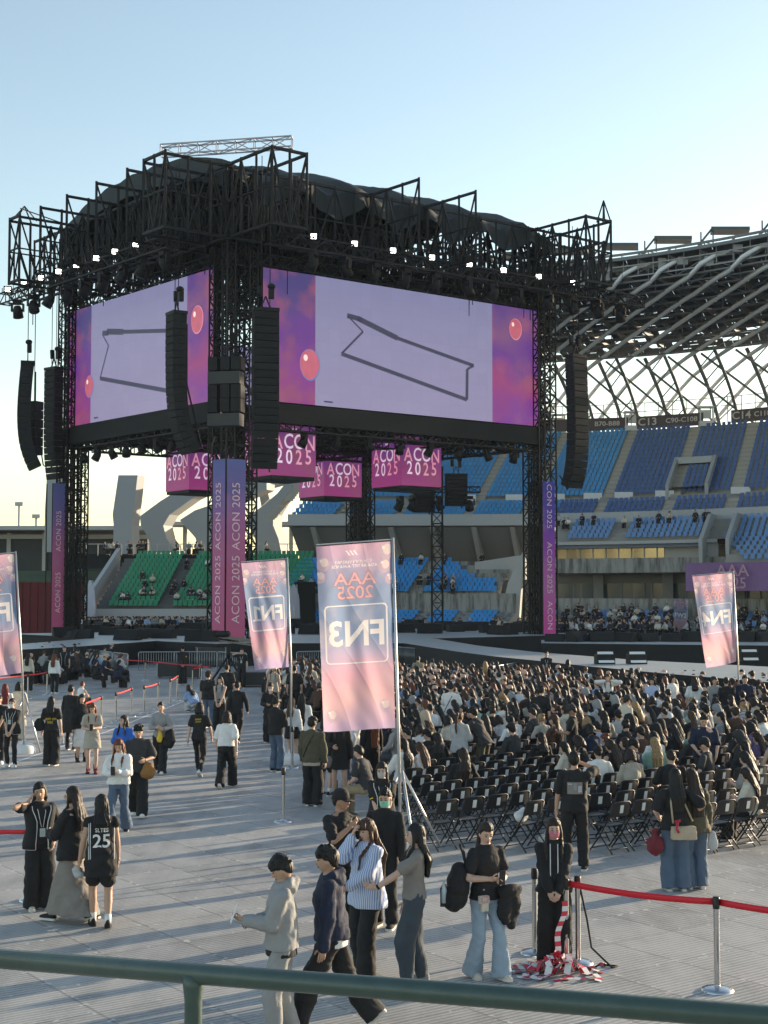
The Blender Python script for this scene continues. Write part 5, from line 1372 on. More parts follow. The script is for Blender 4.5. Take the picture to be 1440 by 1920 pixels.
        if kind=='hood': fs=[f for f in fs if not all((Hr.transposed()@(V(vs[i])-HC)).y>.035 and (Hr.transposed()@(V(vs[i])-HC)).z<.07 for i in f)]
        mb.add(vs,fs,0,True); 
        if kind=='cap':
            vv=[];
            for k in range(9):
                t=math.pi*(.16+.68*k/8); vv+= [hd(.092*math.cos(t),.104*math.sin(t)-.006,.024),hd(.092*math.cos(t)*1.02,.100*math.sin(t)+.075*math.sin(t)**.7,.008)]
            mb.add(vv,[(2*k,2*k+1,2*k+3,2*k+2) for k in range(8)],0,True)
        o=mb.build('hood' if kind=='hood' else 'hat',FM[hc],root); s=o.modifiers.new('t','SOLIDIFY'); s.thickness=.006
    if g('mask'):
        mb=MB(); vs=[]; n=10
        for i in range(6):
            z=-.002-.088*i/5
            for j in range(n+1):
                t=math.pi*(.14+.72*j/n); bul=(.102 if i not in (0,5) else .094)*(1-.12*(i/5)); vs.append(hd(.073*math.cos(t)*(1-.12*i/5),bul*math.sin(t)**.8+.006,z))
        mb.add(vs,[(i*(n+1)+j,i*(n+1)+j+1,(i+1)*(n+1)+j+1,(i+1)*(n+1)+j) for i in range(5) for j in range(n)],0,True)
        for s in (-1,1): mb.tube([hd(s*.060,.04,-.02),hd(s*.078,-.005,.0)],.003,4)
        mb.build('face_mask',FM[g('mask')],root)
    if g('glasses'):
        mb=MB()
        for s in (-1,1): mb.tube([hd(s*.032+.022*math.cos(t*.785),.094,.006+.017*math.sin(t*.785)) for t in range(9)],.0022,4); mb.tube([hd(s*.054,.09,.008),hd(s*.076,.0,.008)],.0022,4)
        mb.build('glasses',FM['black'],root)
    if g('lanyard'):
        mb=MB(); zb=g('badgez',.18); mb.tube([sp_(-.06,.02,.52),surf(-.05,.40,True),surf(-.012,zb+.10,True,.02)],.005,4); mb.tube([sp_(.06,.02,.52),surf(.05,.40,True),surf(.012,zb+.10,True,.02)],.005,4)
        o=mb.build('lanyard',FM['black'] if g('lanyard')!='white' else FM['white'],root)
        mb=MB(); c=surf(0,zb+.03,True,.035); mb.box(c,(.075,.006,.115),Sr); mb.box(c+ay*.004,(.055,.006,.05),Sr,1); mb.build('badge',[FM['pale'],FM['mint']],o)
    if g('armband'):
        s=0 if g('armband')=='l' else 1; Sj,E,W=arms[s]; a=Sj.lerp(E,.55); b=Sj.lerp(E,.85); mb=MB(); mb.tube([a,b],[.066,.060],14,caps=False); mb.build('armband',FM['yellow'],root)
    if g('watch'):
        s=0 if g('watch')=='l' else 1; Sj,E,W=arms[s]; mb=MB(); a=E.lerp(W,.93); d=(W-E).normalized(); mb.tube([a-d*.012,a+d*.012],.031,10); mb.build('wrist_watch',FM['black'],root)
    if g('strap'):   # cross-body strap
        mb=MB(); s=1 if g('strap')=='r' else -1
        mb.tube([surf(-s*.15,.02,True,.012),surf(-s*.06,.22,True,.012),surf(s*.06,.42,True,.012),sp_(s*.09,-.01,.53),surf(s*.05,.42,False,.014),surf(-s*.07,.2,False,.014),surf(-s*.15,.02,False,.012)],.011,5); mb.build('bag_strap',FM['black'],root)
    root['_j']=1; META[root]=dict(arms=arms,legs=legs,sp=sp_,hd=hd,Sr=Sr,shirt=shirt)
    del root['_j']
    return root
META={}
def place(o,loc,heading,H,label,group=None):
    o.location=loc; o.rotation_euler=(0,0,R(heading)); s=H/1.70; o.scale=(s,s,s)
    WM[o]=Matrix.LocRotScale(V(loc),Matrix.Rotation(R(heading),3,'Z'),V((s,s,s)))
    tag(o,label,'person',group)
    return o
# ---------------------------------------------------------------- standing and walking people, one by one
PH=dict(hl=(-.04,.27,1.12),hr=(.07,.26,1.10),head=(0,24,0),pnl=(.3,-.6,.7),pnr=(-.3,-.6,.7),curll=1.1,curlr=1.1)
WALK=dict(fl=(-.085,.27,4,-8),fr=(.085,-.27,-4,32),hl=(-.25,-.10,.84),hr=(.25,.20,.87),hz=.905,lean=3)
WALK2=dict(fl=(-.085,-.26,4,34),fr=(.085,.25,-4,-8),hl=(-.25,.20,.87),hr=(.25,-.10,.84),hz=.905,lean=3)
STAND=dict()
CLASP=dict(hl=(-.05,.20,.88),hr=(.05,.21,.87),pnl=(.2,-.8,.2),pnr=(-.2,-.8,.2),curll=1,curlr=1)
PIPE=[[(-.045,z,True) for z in (.50,.42,.3,.18,.06,-.03)],[(.045,z,True) for z in (.50,.42,.3,.18,.06,-.03)]]
PEOPLE=[]; SEED=[100]
def P(px,py,heading,H,label,pose=None,group=None,**k):
    """px,py: where the feet meet the floor in the photograph, turned into a floor position"""
    sp={}; sp.update(pose or {}); sp.update(k); SEED[0]+=1; sp.setdefault('seed',SEED[0]); loc=G(px,py)
    d=loc.y; sp.setdefault('lod',0 if d<22.5 else (1 if d<45 else 2))
    o=person(sp); place(o,loc,heading,H,label,group); PEOPLE.append(o); return o
# ---- front group
p_hood=P(527,1957,98,1.74,'young man in grey hoodie and grey sweatpants looking at a phone at the bottom edge',None,male=1,top=('hoodie','grey'),under='black',bottom=('sweat','grey'),hair=('mop','black'),hl=(-.06,.33,1.14),hr=(.12,.24,1.08),polel=(-.3,-.3,-1),poler=(.3,-.3,-1),head=(0,26,0),fl=(-.11,.06,6,0),fr=(.12,-.12,-8,0),shoes=('shoe','white'),pnl=(.3,-.6,.7),skin=1,curll=1)
p_navy=P(622,1930,92,1.79,'walking young man in navy hoodie over white tee and black trousers',dict(fl=(-.09,.33,4,-6),fr=(.09,-.40,-4,42),hz=.885,lean=4),male=1,top=('hoodie','navy'),under='white',bottom=('wide','black'),hair=('mop','black'),hl=(-.24,.08,.79),hr=(.25,-.02,.80),head=(0,4,0),shoes=('shoe','white'),skin=1)
p_stripe=P(688,1829,128,1.70,'woman in blue striped shirt holding a phone with her other hand over her face',None,top=('shirt','bluestripe'),bottom=('wide','black'),hair=('fringe','brown'),hlen=.40,fat=1.06,hl=(-.10,.34,1.02),hr=(.07,.15,1.53),head=(6,10,0),fl=(-.14,.12,10,0),fr=(.13,-.06,-14,0),shoes=('shoe','white'),pnr=(-.6,-.7,0),hdr=(-.45,.05,.8),curlr=.8,pnl=(.3,-.6,.7),curll=1.1,poler=(.35,-.1,-1))
p_grey=P(776,1846,92,1.70,'woman in grey tee and faded dark jeans with black hair facing left',None,top=('tee','taupe'),bottom=('balloon','dark_denim'),hair=('long','black'),hlen=.27,locks=1,tophem=.0,hl=(-.16,.42,1.06),hr=(.0,.10,.84),head=(0,0,0),fl=(-.10,.08,5,0),fr=(.10,-.10,-8,0),shoes=('shoe','grey'),watch='l',lean=-2,hdl=(.1,.95,.2))
META[p_grey]
p_polo=P(638,1754,-140,1.76,'man in black cap and black polo with green badge, hand at his chin',None,male=1,top=('polo','black'),bottom=('straight','black'),hair=('short','black'),hat=('cap','black'),hl=(-.12,.27,1.12),hr=(.06,.26,1.32),head=(28,2,0),lanyard='black',badgez=.10,skin=2,fl=(-.12,.04,6,0),fr=(.12,-.02,-8,0),curlr=1.2,pnr=(-.5,-.6,.2),pnl=(.2,-.5,.8))
p_mask=P(722,1738,158,1.73,'man in black sweater and green face mask behind the striped shirt woman',None,male=1,top=('long','black'),bottom=('straight','black'),hair=('short','black'),mask='mask_green',head=(8,14,0),skin=1,strap='l')
p_staff=P(716,1640,182,1.66,'staff woman in piped black vest, pale mask and yellow armband beside the flag pole',CLASP,top=('tee','black'),vest='black',bottom=('slim','black'),hair=('long','dark'),hlen=.25,mask='pale',lanyard='white',armband='r',head=(-8,12,0))
p_back=P(911,1833,-150,1.69,'woman in black tee and pale jeans checking a phone with a backpack on her arm',None,top=('tee','black'),bottom=('flare','sky_denim'),hair=('pony','dark'),hl=(-.04,.27,1.10),hr=(.10,.25,1.13),head=(-14,22,0),fl=(-.10,.16,0,-4),fr=(.11,-.10,-4,6),shoes=('shoe','cream'),pnl=(.3,-.6,.7),pnr=(-.3,-.6,.7),curll=1.1,curlr=1.1,lean=2)
p_pink=P(1040,1806,174,1.62,'staff woman in piped black jacket with pink mask standing by the belt post',CLASP,top=('jacket','black'),bottom=('wide','black'),hair=('long','dark'),hlen=.30,mask='mask_pink',piping=PIPE,head=(6,4,0),shoes=('shoe','white'))
p_tall=P(1078,1632,-4,1.78,'tall man in black printed tee seen from behind, raising a phone to shoot',None,male=1,top=('boxy','black'),bottom=('straight','black'),hair=('short','black'),hl=(-.27,.06,.80),hr=(.12,.30,1.52),poler=(1,.2,-.2),head=(-4,-4,0),patches=[(-.11,.11,.19,.36,False,'taupe'),(-.10,-.04,.21,.34,False,'pale'),(-.02,.03,.25,.35,False,'grey'),(.045,.10,.20,.31,False,'pale')],skin=1,fl=(-.13,.03,8,0),fr=(.13,0,-8,0))
p_hugA=P(1268,1670,4,1.70,'woman in black tee and grey jeans hugging a friend, beige bag at her hip',None,top=('boxy','black'),bottom=('wide','denim'),hair=('long','black'),hlen=.30,hr=(.30,.06,1.08),hl=(-.20,.14,1.0),locks=0,fl=(-.10,.02,0,0),fr=(.11,0,-6,0),head=(-8,4,0),shoes=('shoe','grey'))
p_hugB=P(1304,1666,10,1.68,'woman with brown tipped hair leaning on her friend, olive top and jeans',None,top=('loose','olive'),bottom=('wide','denim'),hair=('long','dark'),hlen=.38,hl=(-.22,.08,1.10),locks=0,side=-4,head=(10,6,0),shoes=('shoe','white'))
# ---- left trio
p_a=P(72,1704,-152,1.66,'staff woman in piped black vest touching her ear, left of a trio',None,top=('tee','black'),vest='black',bottom=('wide','black'),hair=('long','black'),hlen=.30,locks=0,hr=(.175,.05,1.46),hdr=(-.45,-.1,.9),poler=(1,.2,-.7),hl=(-.16,.16,.92),head=(-16,4,6),lanyard='white',badgez=.10,fat=1.08,shoes=('shoe','cream'),skin=1)
p_b=P(134,1728,64,1.70,'woman in black tee and long grey skirt with brown hair, middle of a trio',None,top=('loose','black'),bottom=('skirt','taupe'),hem=.12,flare=1.2,hair=('long','dark'),hlen=.25,hl=(-.10,.30,1.12),hr=(.18,.20,.98),head=(10,4,0),fl=(-.12,.24,0,0),fr=(.12,-.28,-6,12),shoes=('shoe','black'),glasses=1,fat=1.1,prints=[('2000',True,.08,.10,'white')])
p_c=P(188,1738,14,1.64,'woman in black basketball jersey number 25 with bare legs seen from behind',dict(fl=(-.09,.10,6,-2),fr=(.09,-.14,-4,8)),top=('jersey','black'),tophem=-.26,bottom=('shorts','black'),hair=('long','black'),hlen=.10,locks=0,hl=(-.28,.05,.82),hr=(.23,.10,.84),socks=1,shoes=('sneaker','black'),prints=[('25',False,.20,.24,'white'),('SLTES',False,.345,.07,'white')],piping=[[(-.165,z,False) for z in (.44,.3,.15,0,-.15,-.24)],[(-.145,z,False) for z in (.44,.3,.15,0,-.15,-.24)],[(.165,z,False) for z in (.44,.3,.15,0,-.15,-.24)]],head=(4,2,0),skin=1)
# ---- middle left walkers
P(222,1562,176,1.66,'woman in white cardigan and flared jeans reading her phone while walking',dict(WALK2,**PH),top=('loose','white'),bottom=('flare','denim'),hair=('long','auburn'),hlen=.34,tophem=-.02)
P(258,1530,-172,1.73,'man in dark grey tee carrying a yellow brown bag',dict(WALK,hl=(-.14,.26,1.06)),male=1,top=('boxy','coal'),bottom=('wide','black'),hair=('mop','black'),fat=1.06,shoes=('shoe','white'),prints=[('STAFF',True,.22,.07,'olive')],skin=1)
P(231,1492,166,1.64,'woman in bright blue loose tee looking up, behind the grey tee man',None,top=('boxy','royal'),bottom=('wide','white'),hair=('long','dark'),hlen=.22,head=(-30,-10,0))
P(172,1450,-170,1.62,'woman in short beige dress and dark ankle boots holding her phone',PH,top=('tee','sand'),bottom=('skirt','sand'),hem=.62,hair=('long','auburn'),hlen=.30,shoes=('boot','maroon'),fl=(-.09,.08,5,0),fr=(.09,-.06,-5,0))
P(152,1428,-150,1.66,'woman in black jacket over white skirt just behind the beige dress',None,top=('jacket','black'),bottom=('skirt','white'),hem=.40,hair=('bob','black'),shoes=('boot','black'))
P(132,1407,-12,1.72,'person in long black coat dress seen from behind by the queue posts',None,top=('coat','black'),bottom=('slim','black'),hair=('short','black'),hl=(-.23,.10,.86))
P(95,1436,-4,1.66,'woman in black tee with yellow back print and black tote on her shoulder',None,top=('tee','black'),bottom=('wide','black'),hair=('long','black'),hlen=.16,locks=0,prints=[('NEXT ON',False,.24,.075,'yellow'),('2025',False,.16,.075,'yellow')])
P(21,1438,172,1.64,'staff woman with white mask and lanyard left of the flag pole',CLASP,top=('tee','black'),vest='black',bottom=('slim','black'),hair=('bun','black'),mask='white',lanyard='white',armband='r',shoes=('shoe','white'))
P(-4,1432,178,1.68,'staff member in black with yellow armband at the left frame edge',CLASP,male=1,top=('tee','black'),bottom=('slim','black'),hair=('short','black'),armband='l',shoes=('shoe','white'))
P(301,1450,178,1.66,'woman in grey long sleeve with black jacket and yellow pouch over her arm',dict(WALK,hl=(-.12,.28,1.08),hr=(.06,.30,1.12)),top=('long','grey'),bottom=('wide','black'),hair=('short','black'),shoes=('shoe','white'),head=(0,-4,0))
P(373,1454,-8,1.68,'staff woman in black tee with yellow shoulder print walking away',WALK,top=('tee','black'),bottom=('slim','black'),hair=('bob','black'),prints=[('EVENT',False,.40,.05,'yellow'),('STAFF',False,.345,.05,'yellow')],shoes=('shoe','white'))
P(424,1478,-6,1.66,'woman in white tee and black trousers walking away in the middle of the floor',WALK2,top=('boxy','white'),bottom=('wide','black'),hair=('bob','dark'),tophem=.02,shoes=('shoe','white'))
P(444,1392,-10,1.72,'man all in black walking away at the right of a small group',WALK,male=1,top=('long','black'),bottom=('straight','black'),hair=('short','black'))
P(412,1372,172,1.66,'woman in grey top and black skirt trousers facing a crouching friend',CLASP,top=('tank','grey'),bottom=('wide','black'),hair=('long','black'),hlen=.35)
P(390,1365,-20,1.75,'man in black tee and blue jeans at the left of the small group',None,male=1,top=('boxy','black'),bottom=('straight','denim'),hair=('mop','dark'),fat=1.05)
P(425,1342,-14,1.74,'man in black tee further back in the small group',None,male=1,top=('boxy','black'),bottom=('straight','coal'),hair=('short','black'))
P(364,1335,40,1.66,'person in pale blue crouching down beside the small group',dict(seat=1,hz=.30,fl=(-.12,.22,0,0),fr=(.12,.16,0,0),lean=38,hl=(-.1,.42,.35),hr=(.12,.42,.38)),top=('boxy','sky'),bottom=('wide','pale'),hair=('long','black'),hlen=.25)
P(342,1283,-168,1.75,'guard in black with yellow armband standing before the barrier',CLASP,male=1,top=('jacket','black'),bottom=('wide','black'),hair=('short','black'),hat=('cap','black'),armband='l')
P(453,1290,178,1.74,'man in black with a lanyard working beside the camera crane',None,male=1,top=('tee','black'),bottom=('straight','black'),hair=('short','black'),hr=(.12,.2,1.5),lanyard='white')
P(101,1301,-14,1.64,'woman in white top and black trousers with auburn hair by the red belt',None,top=('long','white'),bottom=('straight','black'),hair=('long','auburn'),hlen=.28,shoes=('shoe','white'))
P(120,1283,176,1.74,'man in open piped vest standing among the seated left group',None,male=1,top=('tee','black'),vest='black',bottom=('straight','black'),hair=('short','black'))
P(52,1296,-10,1.62,'woman in cream top standing beside the left flag',None,top=('long','cream'),bottom=('wide','black'),hair=('long','black'),hlen=.3)
P(8,1392,14,1.62,'woman with red hair and white tee below the left flag',None,top=('boxy','white'),bottom=('wide','coal'),hair=('long','red'),hlen=.3)
P(34,1388,-12,1.64,'person in cream overshirt beside the red haired woman',None,top=('loose','cream'),bottom=('wide','cream'),hair=('bob','black'))
P(148,1338,-30,1.60,'woman in white vest crouched with reddish short hair on the floor',dict(seat=1,hz=.42,lean=16),top=('tank','white'),bottom=('wide','black'),hair=('short','auburn'))
# ---- people around the aisle behind the flags
P(507,1392,176,1.66,'woman in black with white mask filming with raised hand at the aisle',PH,top=('jacket','black'),bottom=('wide','black'),hair=('bun','dark'),mask='white',hl=(-.06,.2,1.38))
P(513,1340,170,1.68,'bare shouldered woman in pale dress and hat beyond the aisle posts',None,top=('tank','sand'),bottom=('skirt','sand'),hem=.45,hair=('long','brown'),hat=('bucket','cream'))
P(517,1447,-34,1.74,'young man in black shirt and blue jeans looking down at his phone',PH,male=1,top=('jacket','black'),bottom=('straight','denim'),hair=('mop','black'),shoes=('shoe','black'))
P(547,1432,-20,1.60,'woman in white top, black miniskirt and bare legs in the aisle',None,top=('crop','white'),bottom=('skirt','black'),hem=.66,hair=('long','brown'),hlen=.2,socks=1,hl=(-.12,.25,1.1))
P(566,1430,-8,1.68,'woman with very long black hair and white overshirt in the aisle',None,top=('loose','white'),bottom=('straight','denim'),hair=('long','black'),hlen=.5,locks=0)
P(585,1511,-16,1.74,'man in olive overshirt seen from behind with a cross strap',None,male=1,top=('jacket','olive'),bottom=('wide','black'),hair=('mop','black'),strap='r',under='sand',hl=(-.24,.12,.86))
P(637,1497,176,1.66,'woman in black minidress and tall black boots under the largest flag',None,top=('long','black'),bottom=('skirt','black'),hem=.62,hair=('long','brown'),hlen=.28,shoes=('highboot','black'),hr=(.12,.26,1.1))
P(610,1492,-30,1.62,'person in shorts holding a furry grey bag beside the black minidress',None,top=('boxy','coal'),bottom=('shorts','black'),hair=('bob','black'),socks=1)
P(661,1474,150,1.70,'person in blue jeans with a white tote under the largest flag',CLASP,top=('boxy','white'),bottom=('straight','denim'),hair=('short','black'),shoes=('shoe','white'))
P(697,1482,30,1.68,'woman with long auburn hair in black behind the flag pole',None,top=('long','black'),bottom=('wide','black'),hair=('long','auburn'),hlen=.5,locks=0)
P(552,1344,-6,1.72,'man in black tee standing by the barrier behind the aisle',None,male=1,top=('boxy','black'),bottom=('straight','black'),hair=('short','black'))
P(583,1330,-24,1.64,'woman in cream top with brown hair standing behind the aisle',None,top=('loose','cream'),bottom=('wide','coal'),hair=('long','brown'),hlen=.3)
P(566,1318,12,1.66,'woman in blue checked top standing far behind the aisle',None,top=('boxy','sky'),bottom=('wide','black'),hair=('long','black'),hlen=.25)
P(690,1532,60,1.72,'man in black tee and khaki trousers sitting at the block corner',dict(seat=1,lean=20,hl=(-.1,.34,.62)),male=1,top=('tee','coal'),bottom=('straight','khaki'),hair=('short','black'),shoes=('shoe','grey'))
# ---- people on their feet inside the seated block
P(846,1402,-20,1.74,'man in white tee with dark cross strap standing amid the chairs',None,male=1,top=('boxy','white'),bottom=('straight','coal'),hair=('short','black'),strap='r',head=(10,24,0),hl=(-.16,.3,.98))
P(862,1478,-28,1.64,'woman in pale grey jacket with long brown ponytail standing at the chairs',PH,top=('loose','pale'),bottom=('wide','coal'),hair=('pony','brown'))
P(908,1476,56,1.76,'man in dark tee leaning over to hand something across the chairs',dict(lean=26,hl=(-.12,.55,1.0),hr=(.16,.5,.95)),male=1,top=('boxy','coal'),bottom=('straight','olive'),hair=('mop','black'),skin=1)
P(1012,1412,-30,1.75,'man in black tee and grey shorts stooping between chair rows',dict(lean=14),male=1,top=('boxy','black'),bottom=('shorts','grey'),hair=('short','black'))
P(1074,1470,80,1.72,'man in black cap and dark tee standing side on with a camera',dict(PH),male=1,top=('tee','black'),bottom=('straight','coal'),hair=('short','black'),hat=('cap','coal'),skin=2)
P(1322,1500,172,1.72,'stout man in navy tee with white chest print standing amid the crowd',dict(hr=(.16,.28,1.0),hl=(-.22,.16,.9)),male=1,fat=1.2,top=('boxy','navy'),bottom=('straight','coal'),hair=('short','black'),patches=[(-.02,.05,.30,.36,True,'white')],head=(0,22,0))
P(1166,1432,-60,1.68,'person in long cream shirt bending over the chairs',dict(lean=18,hl=(-.14,.42,1.0)),top=('shirt','cream'),bottom=('straight','beige'),hair=('short','black'),hat=('cap','coal'))
P(1303,1376,-4,1.68,'woman in white tee with dark ponytail standing with her back turned',None,top=('boxy','white'),bottom=('straight','sky_denim'),hair=('long','dark'),hlen=.14,locks=0)
P(1262,1370,-140,1.68,'woman in white tee and dark overalls turning round at the crowd edge',None,top=('boxy','white'),bottom=('wide','coal'),hair=('bob','black'))
P(1341,1376,174,1.68,'woman in grey mesh top with dark jeans facing the camera',CLASP,top=('long','grey'),bottom=('flare','dark_denim'),hair=('bob','black'))
P(1363,1380,-10,1.70,'person in black with back turned left of the fourth flag pole',None,top=('long','black'),bottom=('straight','black'),hair=('short','black'))
P(1398,1378,178,1.74,'man in dark jacket just right of the fourth flag pole',None,male=1,top=('jacket','navy'),bottom=('straight','black'),hair=('short','black'))
P(1412,1362,-6,1.74,'person in black jersey number 23 seen from behind near the right edge',None,male=1,top=('jersey','black'),bottom=('straight','black'),hair=('short','black'),prints=[('23',False,.22,.2,'white')])
P(1168,1352,-24,1.70,'woman in black with long hair standing at the barrier end',None,top=('long','black'),bottom=('wide','black'),hair=('long','black'),hlen=.3,locks=0)
P(1140,1365,176,1.66,'woman with loose long hair raising both arms in white',dict(hl=(-.12,.18,1.5),hr=(.12,.18,1.5)),top=('loose','white'),bottom=('wide','cream'),hair=('long','brown'),hlen=.3)
P(1224,1375,150,1.66,'person in white striped shirt standing with folded arms',CLASP,top=('shirt','bluestripe'),bottom=('wide','white'),hair=('bob','dark'))
P(1185,1352,-150,1.64,'woman with white mask talking at the barrier end',None,top=('jacket','black'),bottom=('straight','black'),hair=('bob','black'),mask='white')
P(1062,1318,-20,1.70,'person in dark coat bending at the barrier with a white bag',dict(lean=30),top=('jacket','black'),bottom=('wide','black'),hair=('long','black'),hlen=.2)
P(1025,1300,176,1.74,'staff man with lanyard behind the barrier facing the crowd',CLASP,male=1,top=('tee','black'),bottom=('straight','black'),hair=('short','black'),lanyard='white')
P(910,1322,-10,1.62,'blond woman with back turned at the barrier',None,top=('long','black'),bottom=('wide','black'),hair=('long','blond'),hlen=.3,locks=0)
P(782,1310,-24,1.68,'person in khaki green shirt with a strap standing behind the flag',dict(lean=12),top=('shirt','khaki'),bottom=('straight','black'),hair=('short','black'),strap='l')
# ---------------------------------------------------------------- folding chairs
CH_BLK=M('chair_black',(.016,.016,.018),.45,0,.2,8); CH_PAD=M('chair_seat_plastic',(.05,.052,.056),.35,0,.15,6); PAPER=M('label_paper',(.72,.72,.70),.8,0,.1)
def make_chair(near=True):
    parts={}
    s=MB(); vs=[]
    for i in range(7):
        y=-.17+.38*i/6
        for j in range(7): x=-.20+.40*j/6; k=1-.12*max(0,(y+.17)/.38); vs.append((x*k,y,.455-.012*(1-(x/.2)**2)+.02*(i/6)**3*-1))
    n=7; s.add(vs,[(i*n+j,i*n+j+1,(i+1)*n+j+1,(i+1)*n+j) for i in range(6) for j in range(6)],0,True)
    s.add([(x,y,z-.018) for x,y,z in vs],[(i*n+j,(i+1)*n+j,(i+1)*n+j+1,i*n+j+1) for i in range(6) for j in range(6)],0,True)
    s.tube([(-.205,-.17,.448),(-.185,.21,.438),(.185,.21,.438),(.205,-.17,.448)],.011,5)
    parts['seat']=(s,CH_PAD)
    b=MB(); vs=[]
    for i in range(5):
        z=.60+.22*i/4
        for j in range(9): x=-.205+.41*j/8; c=.0 if i<4 else -.01; xx=x*(1 if i<3 else .985 if i<4 else .93); vs.append((xx,-.235-.05*(z-.6)/.22-.03*(1-(x/.205)**2),z))
    b.add(vs,[(i*9+j,i*9+j+1,(i+1)*9+j+1,(i+1)*9+j) for i in range(4) for j in range(8)],0,True)
    b.add([(x,y-.014,z) for x,y,z in vs],[(i*9+j,(i+1)*9+j,(i+1)*9+j+1,i*9+j+1) for i in range(4) for j in range(8)],0,True)
    parts['backrest']=(b,CH_BLK)
    p=MB(); p.quad((-.05,-.302,.655),(.03,-.303,.655),(.03,-.329,.785),(-.05,-.328,.785)); parts['number_label']=(p,PAPER)
    for sx in (-1,1):
        f=MB(); f.tube([(sx*.215,-.29,.80),(sx*.215,-.235,.60),(sx*.215,-.02,.28),(sx*.215,.21,.012)],.0125,6); parts['leg_a%d'%sx]=(f,CH_BLK)
        f=MB(); f.tube([(sx*.195,.12,.44),(sx*.195,-.03,.25),(sx*.195,-.27,.012)],.0125,6); parts['leg_b%d'%sx]=(f,CH_BLK)
    c=MB(); c.tube([(-.215,.17,.06),(.215,.17,.06)],.009,5); c.tube([(-.195,-.22,.07),(.195,-.22,.07)],.009,5); c.tube([(-.215,-.292,.80),(-.17,-.30,.83),(.17,-.30,.83),(.215,-.292,.80)],.0125,6); parts['frame_bar']=(c,CH_BLK)
    return parts
CP=make_chair()
chair0=thing('folding_chair','black folding chair','chair')
for k,(mb,mt) in CP.items(): mb.build(k.split('_a')[0].split('_b')[0] if k.startswith('leg') else k,mt,chair0)
allm=MB()
for k,(mb,mt) in CP.items(): allm.add(mb.v,mb.f,{CH_BLK:0,CH_PAD:1,PAPER:2}[mt],True)
chair_me=allm.mesh('folding_chair',[CH_BLK,CH_PAD,PAPER])
lowc=MB(); lowc.box((0,.02,.445),(.4,.38,.02),None,1); lowc.box((0,-.275,.72),(.42,.02,.24),None,0); lowc.box((0,-.29,.72),(.07,.02,.10),None,2)
# ---------------------------------------------------------------- seat grid, aligned with the stage
O0=V((0.9,23.8,0)); FACE=36
POLY=[(0.75,23.4),(0.45,27),(0.2,31),(-.4,36),(-1.3,42),(-3.0,50),(-4.9,60),(-4.0,64),(3,61.5),(8,55),(14.6,52.5),(8.2,23.4)]
def inside(x,y):
    c=False; n=len(POLY)
    for i in range(n):
        (x1,y1),(x2,y2)=POLY[i],POLY[(i+1)%n]
        if (y1>y)!=(y2>y) and x<(x2-x1)*(y-y1)/(y2-y1)+x1: c=not c
    return c
rc=random.Random(21); SEATS=[]
for r in range(-14,70):
    for k in range(-40,90):
        p=O0+E1*(k*.52)+E2*(r*.92)
        if k%22==21: continue
        if inside(p.x,p.y) and abs(p.x)<.285*p.y: SEATS.append((p,r,k))
SEATS.sort(key=lambda t:t[0].y)
# the empty corner in front and the full rows behind, as in the photograph
def occ(p):
    px=720+p.x/p.y*FPX; d=p.y
    if d<25.2: return .04
    if d<27.5: return .14 if px<1080 else .24
    if d<30: return .30 if px<1080 else .58
    if d<33: return .48 if px<1080 else .75
    if d<37: return .72
    return .93
STANDP=[(o.location.x,o.location.y) for o in PEOPLE]
def clear(p,r=.5): return all((p.x-x)**2+(p.y-y)**2>r*r for x,y in STANDP)
# ---------------------------------------------------------------- seated prototypes
SIT=[]
def sit(lod,**k):
    k.update(seat=1,lod=lod); k.setdefault('seed',len(SIT)+7); return person(k)
VAR=[dict(top=('loose','white'),hair=('long','black'),hlen=.34,locks=0,lean=6,head=(10,14,0)),
 dict(top=('boxy','black'),hair=('long','dark'),hlen=.26,locks=0,lean=12,head=(-14,24,0),hl=(-.06,.34,.78),hr=(.08,.34,.78)),
 dict(male=1,top=('boxy','white'),hair=('short','black'),lean=8,head=(0,16,0)),
 dict(top=('hoodie','grey'),hair=('pony','dark'),lean=4,head=(20,6,0)),
 dict(top=('loose','cream'),hair=('bob','dark'),lean=15,head=(-20,28,0),hl=(-.06,.36,.74),hr=(.08,.36,.74)),
 dict(male=1,top=('jacket','navy'),hair=('mop','black'),lean=5,head=(-30,6,0)),
 dict(top=('shirt','sky'),hair=('long','auburn'),hlen=.42,locks=0,lean=-4,head=(14,2,0)),
 dict(top=('tank','black'),hair=('long','black'),hlen=.30,locks=0,lean=20,head=(6,30,0),hl=(-.1,.4,.66),hr=(.1,.4,.66)),
 dict(male=1,top=('tee','coal'),hair=('short','dark'),hat=('cap','black'),lean=9,head=(8,14,0)),
 dict(top=('boxy','pale'),hair=('bun','black'),lean=10,head=(-8,18,0)),
 dict(top=('loose','bwstripe'),hair=('fringe','brown'),hlen=.34,locks=0,lean=2,head=(34,4,0)),
 dict(top=('hoodie','grey'),hair=('long','dark'),hlen=.2,hat=('hood','grey'),lean=10,head=(0,18,0))]
near_p=[sit(1,**dict(v)) for v in VAR]
far_p=[sit(2,**dict(v,seed=50+i)) for i,v in enumerate(VAR)]
low_p=[sit(3,**dict(v,seed=80+i)) for i,v in enumerate(VAR[:9])]
run_jobs()
TOPC=['white','white','white','cream','pale','black','white','black','pale','black','cream','grey','black','navy','coal','coal','white','black','black','sky','beige','black','mint','brown','black','sand','bluestripe','bwstripe','black','violet','coal','olive','coal','black','navy']
CNAME=dict(white='white',black='black',pale='light grey',cream='cream',grey='grey',navy='navy',coal='charcoal',sky='light blue',beige='beige',mint='pale green',brown='brown',sand='sand coloured',bluestripe='blue striped',bwstripe='striped',violet='dark violet',pink='pink',olive='olive')
HAIRC=['black','black','dark','dark','brown','auburn','black','dark','black','blond','black','dark','black','black']
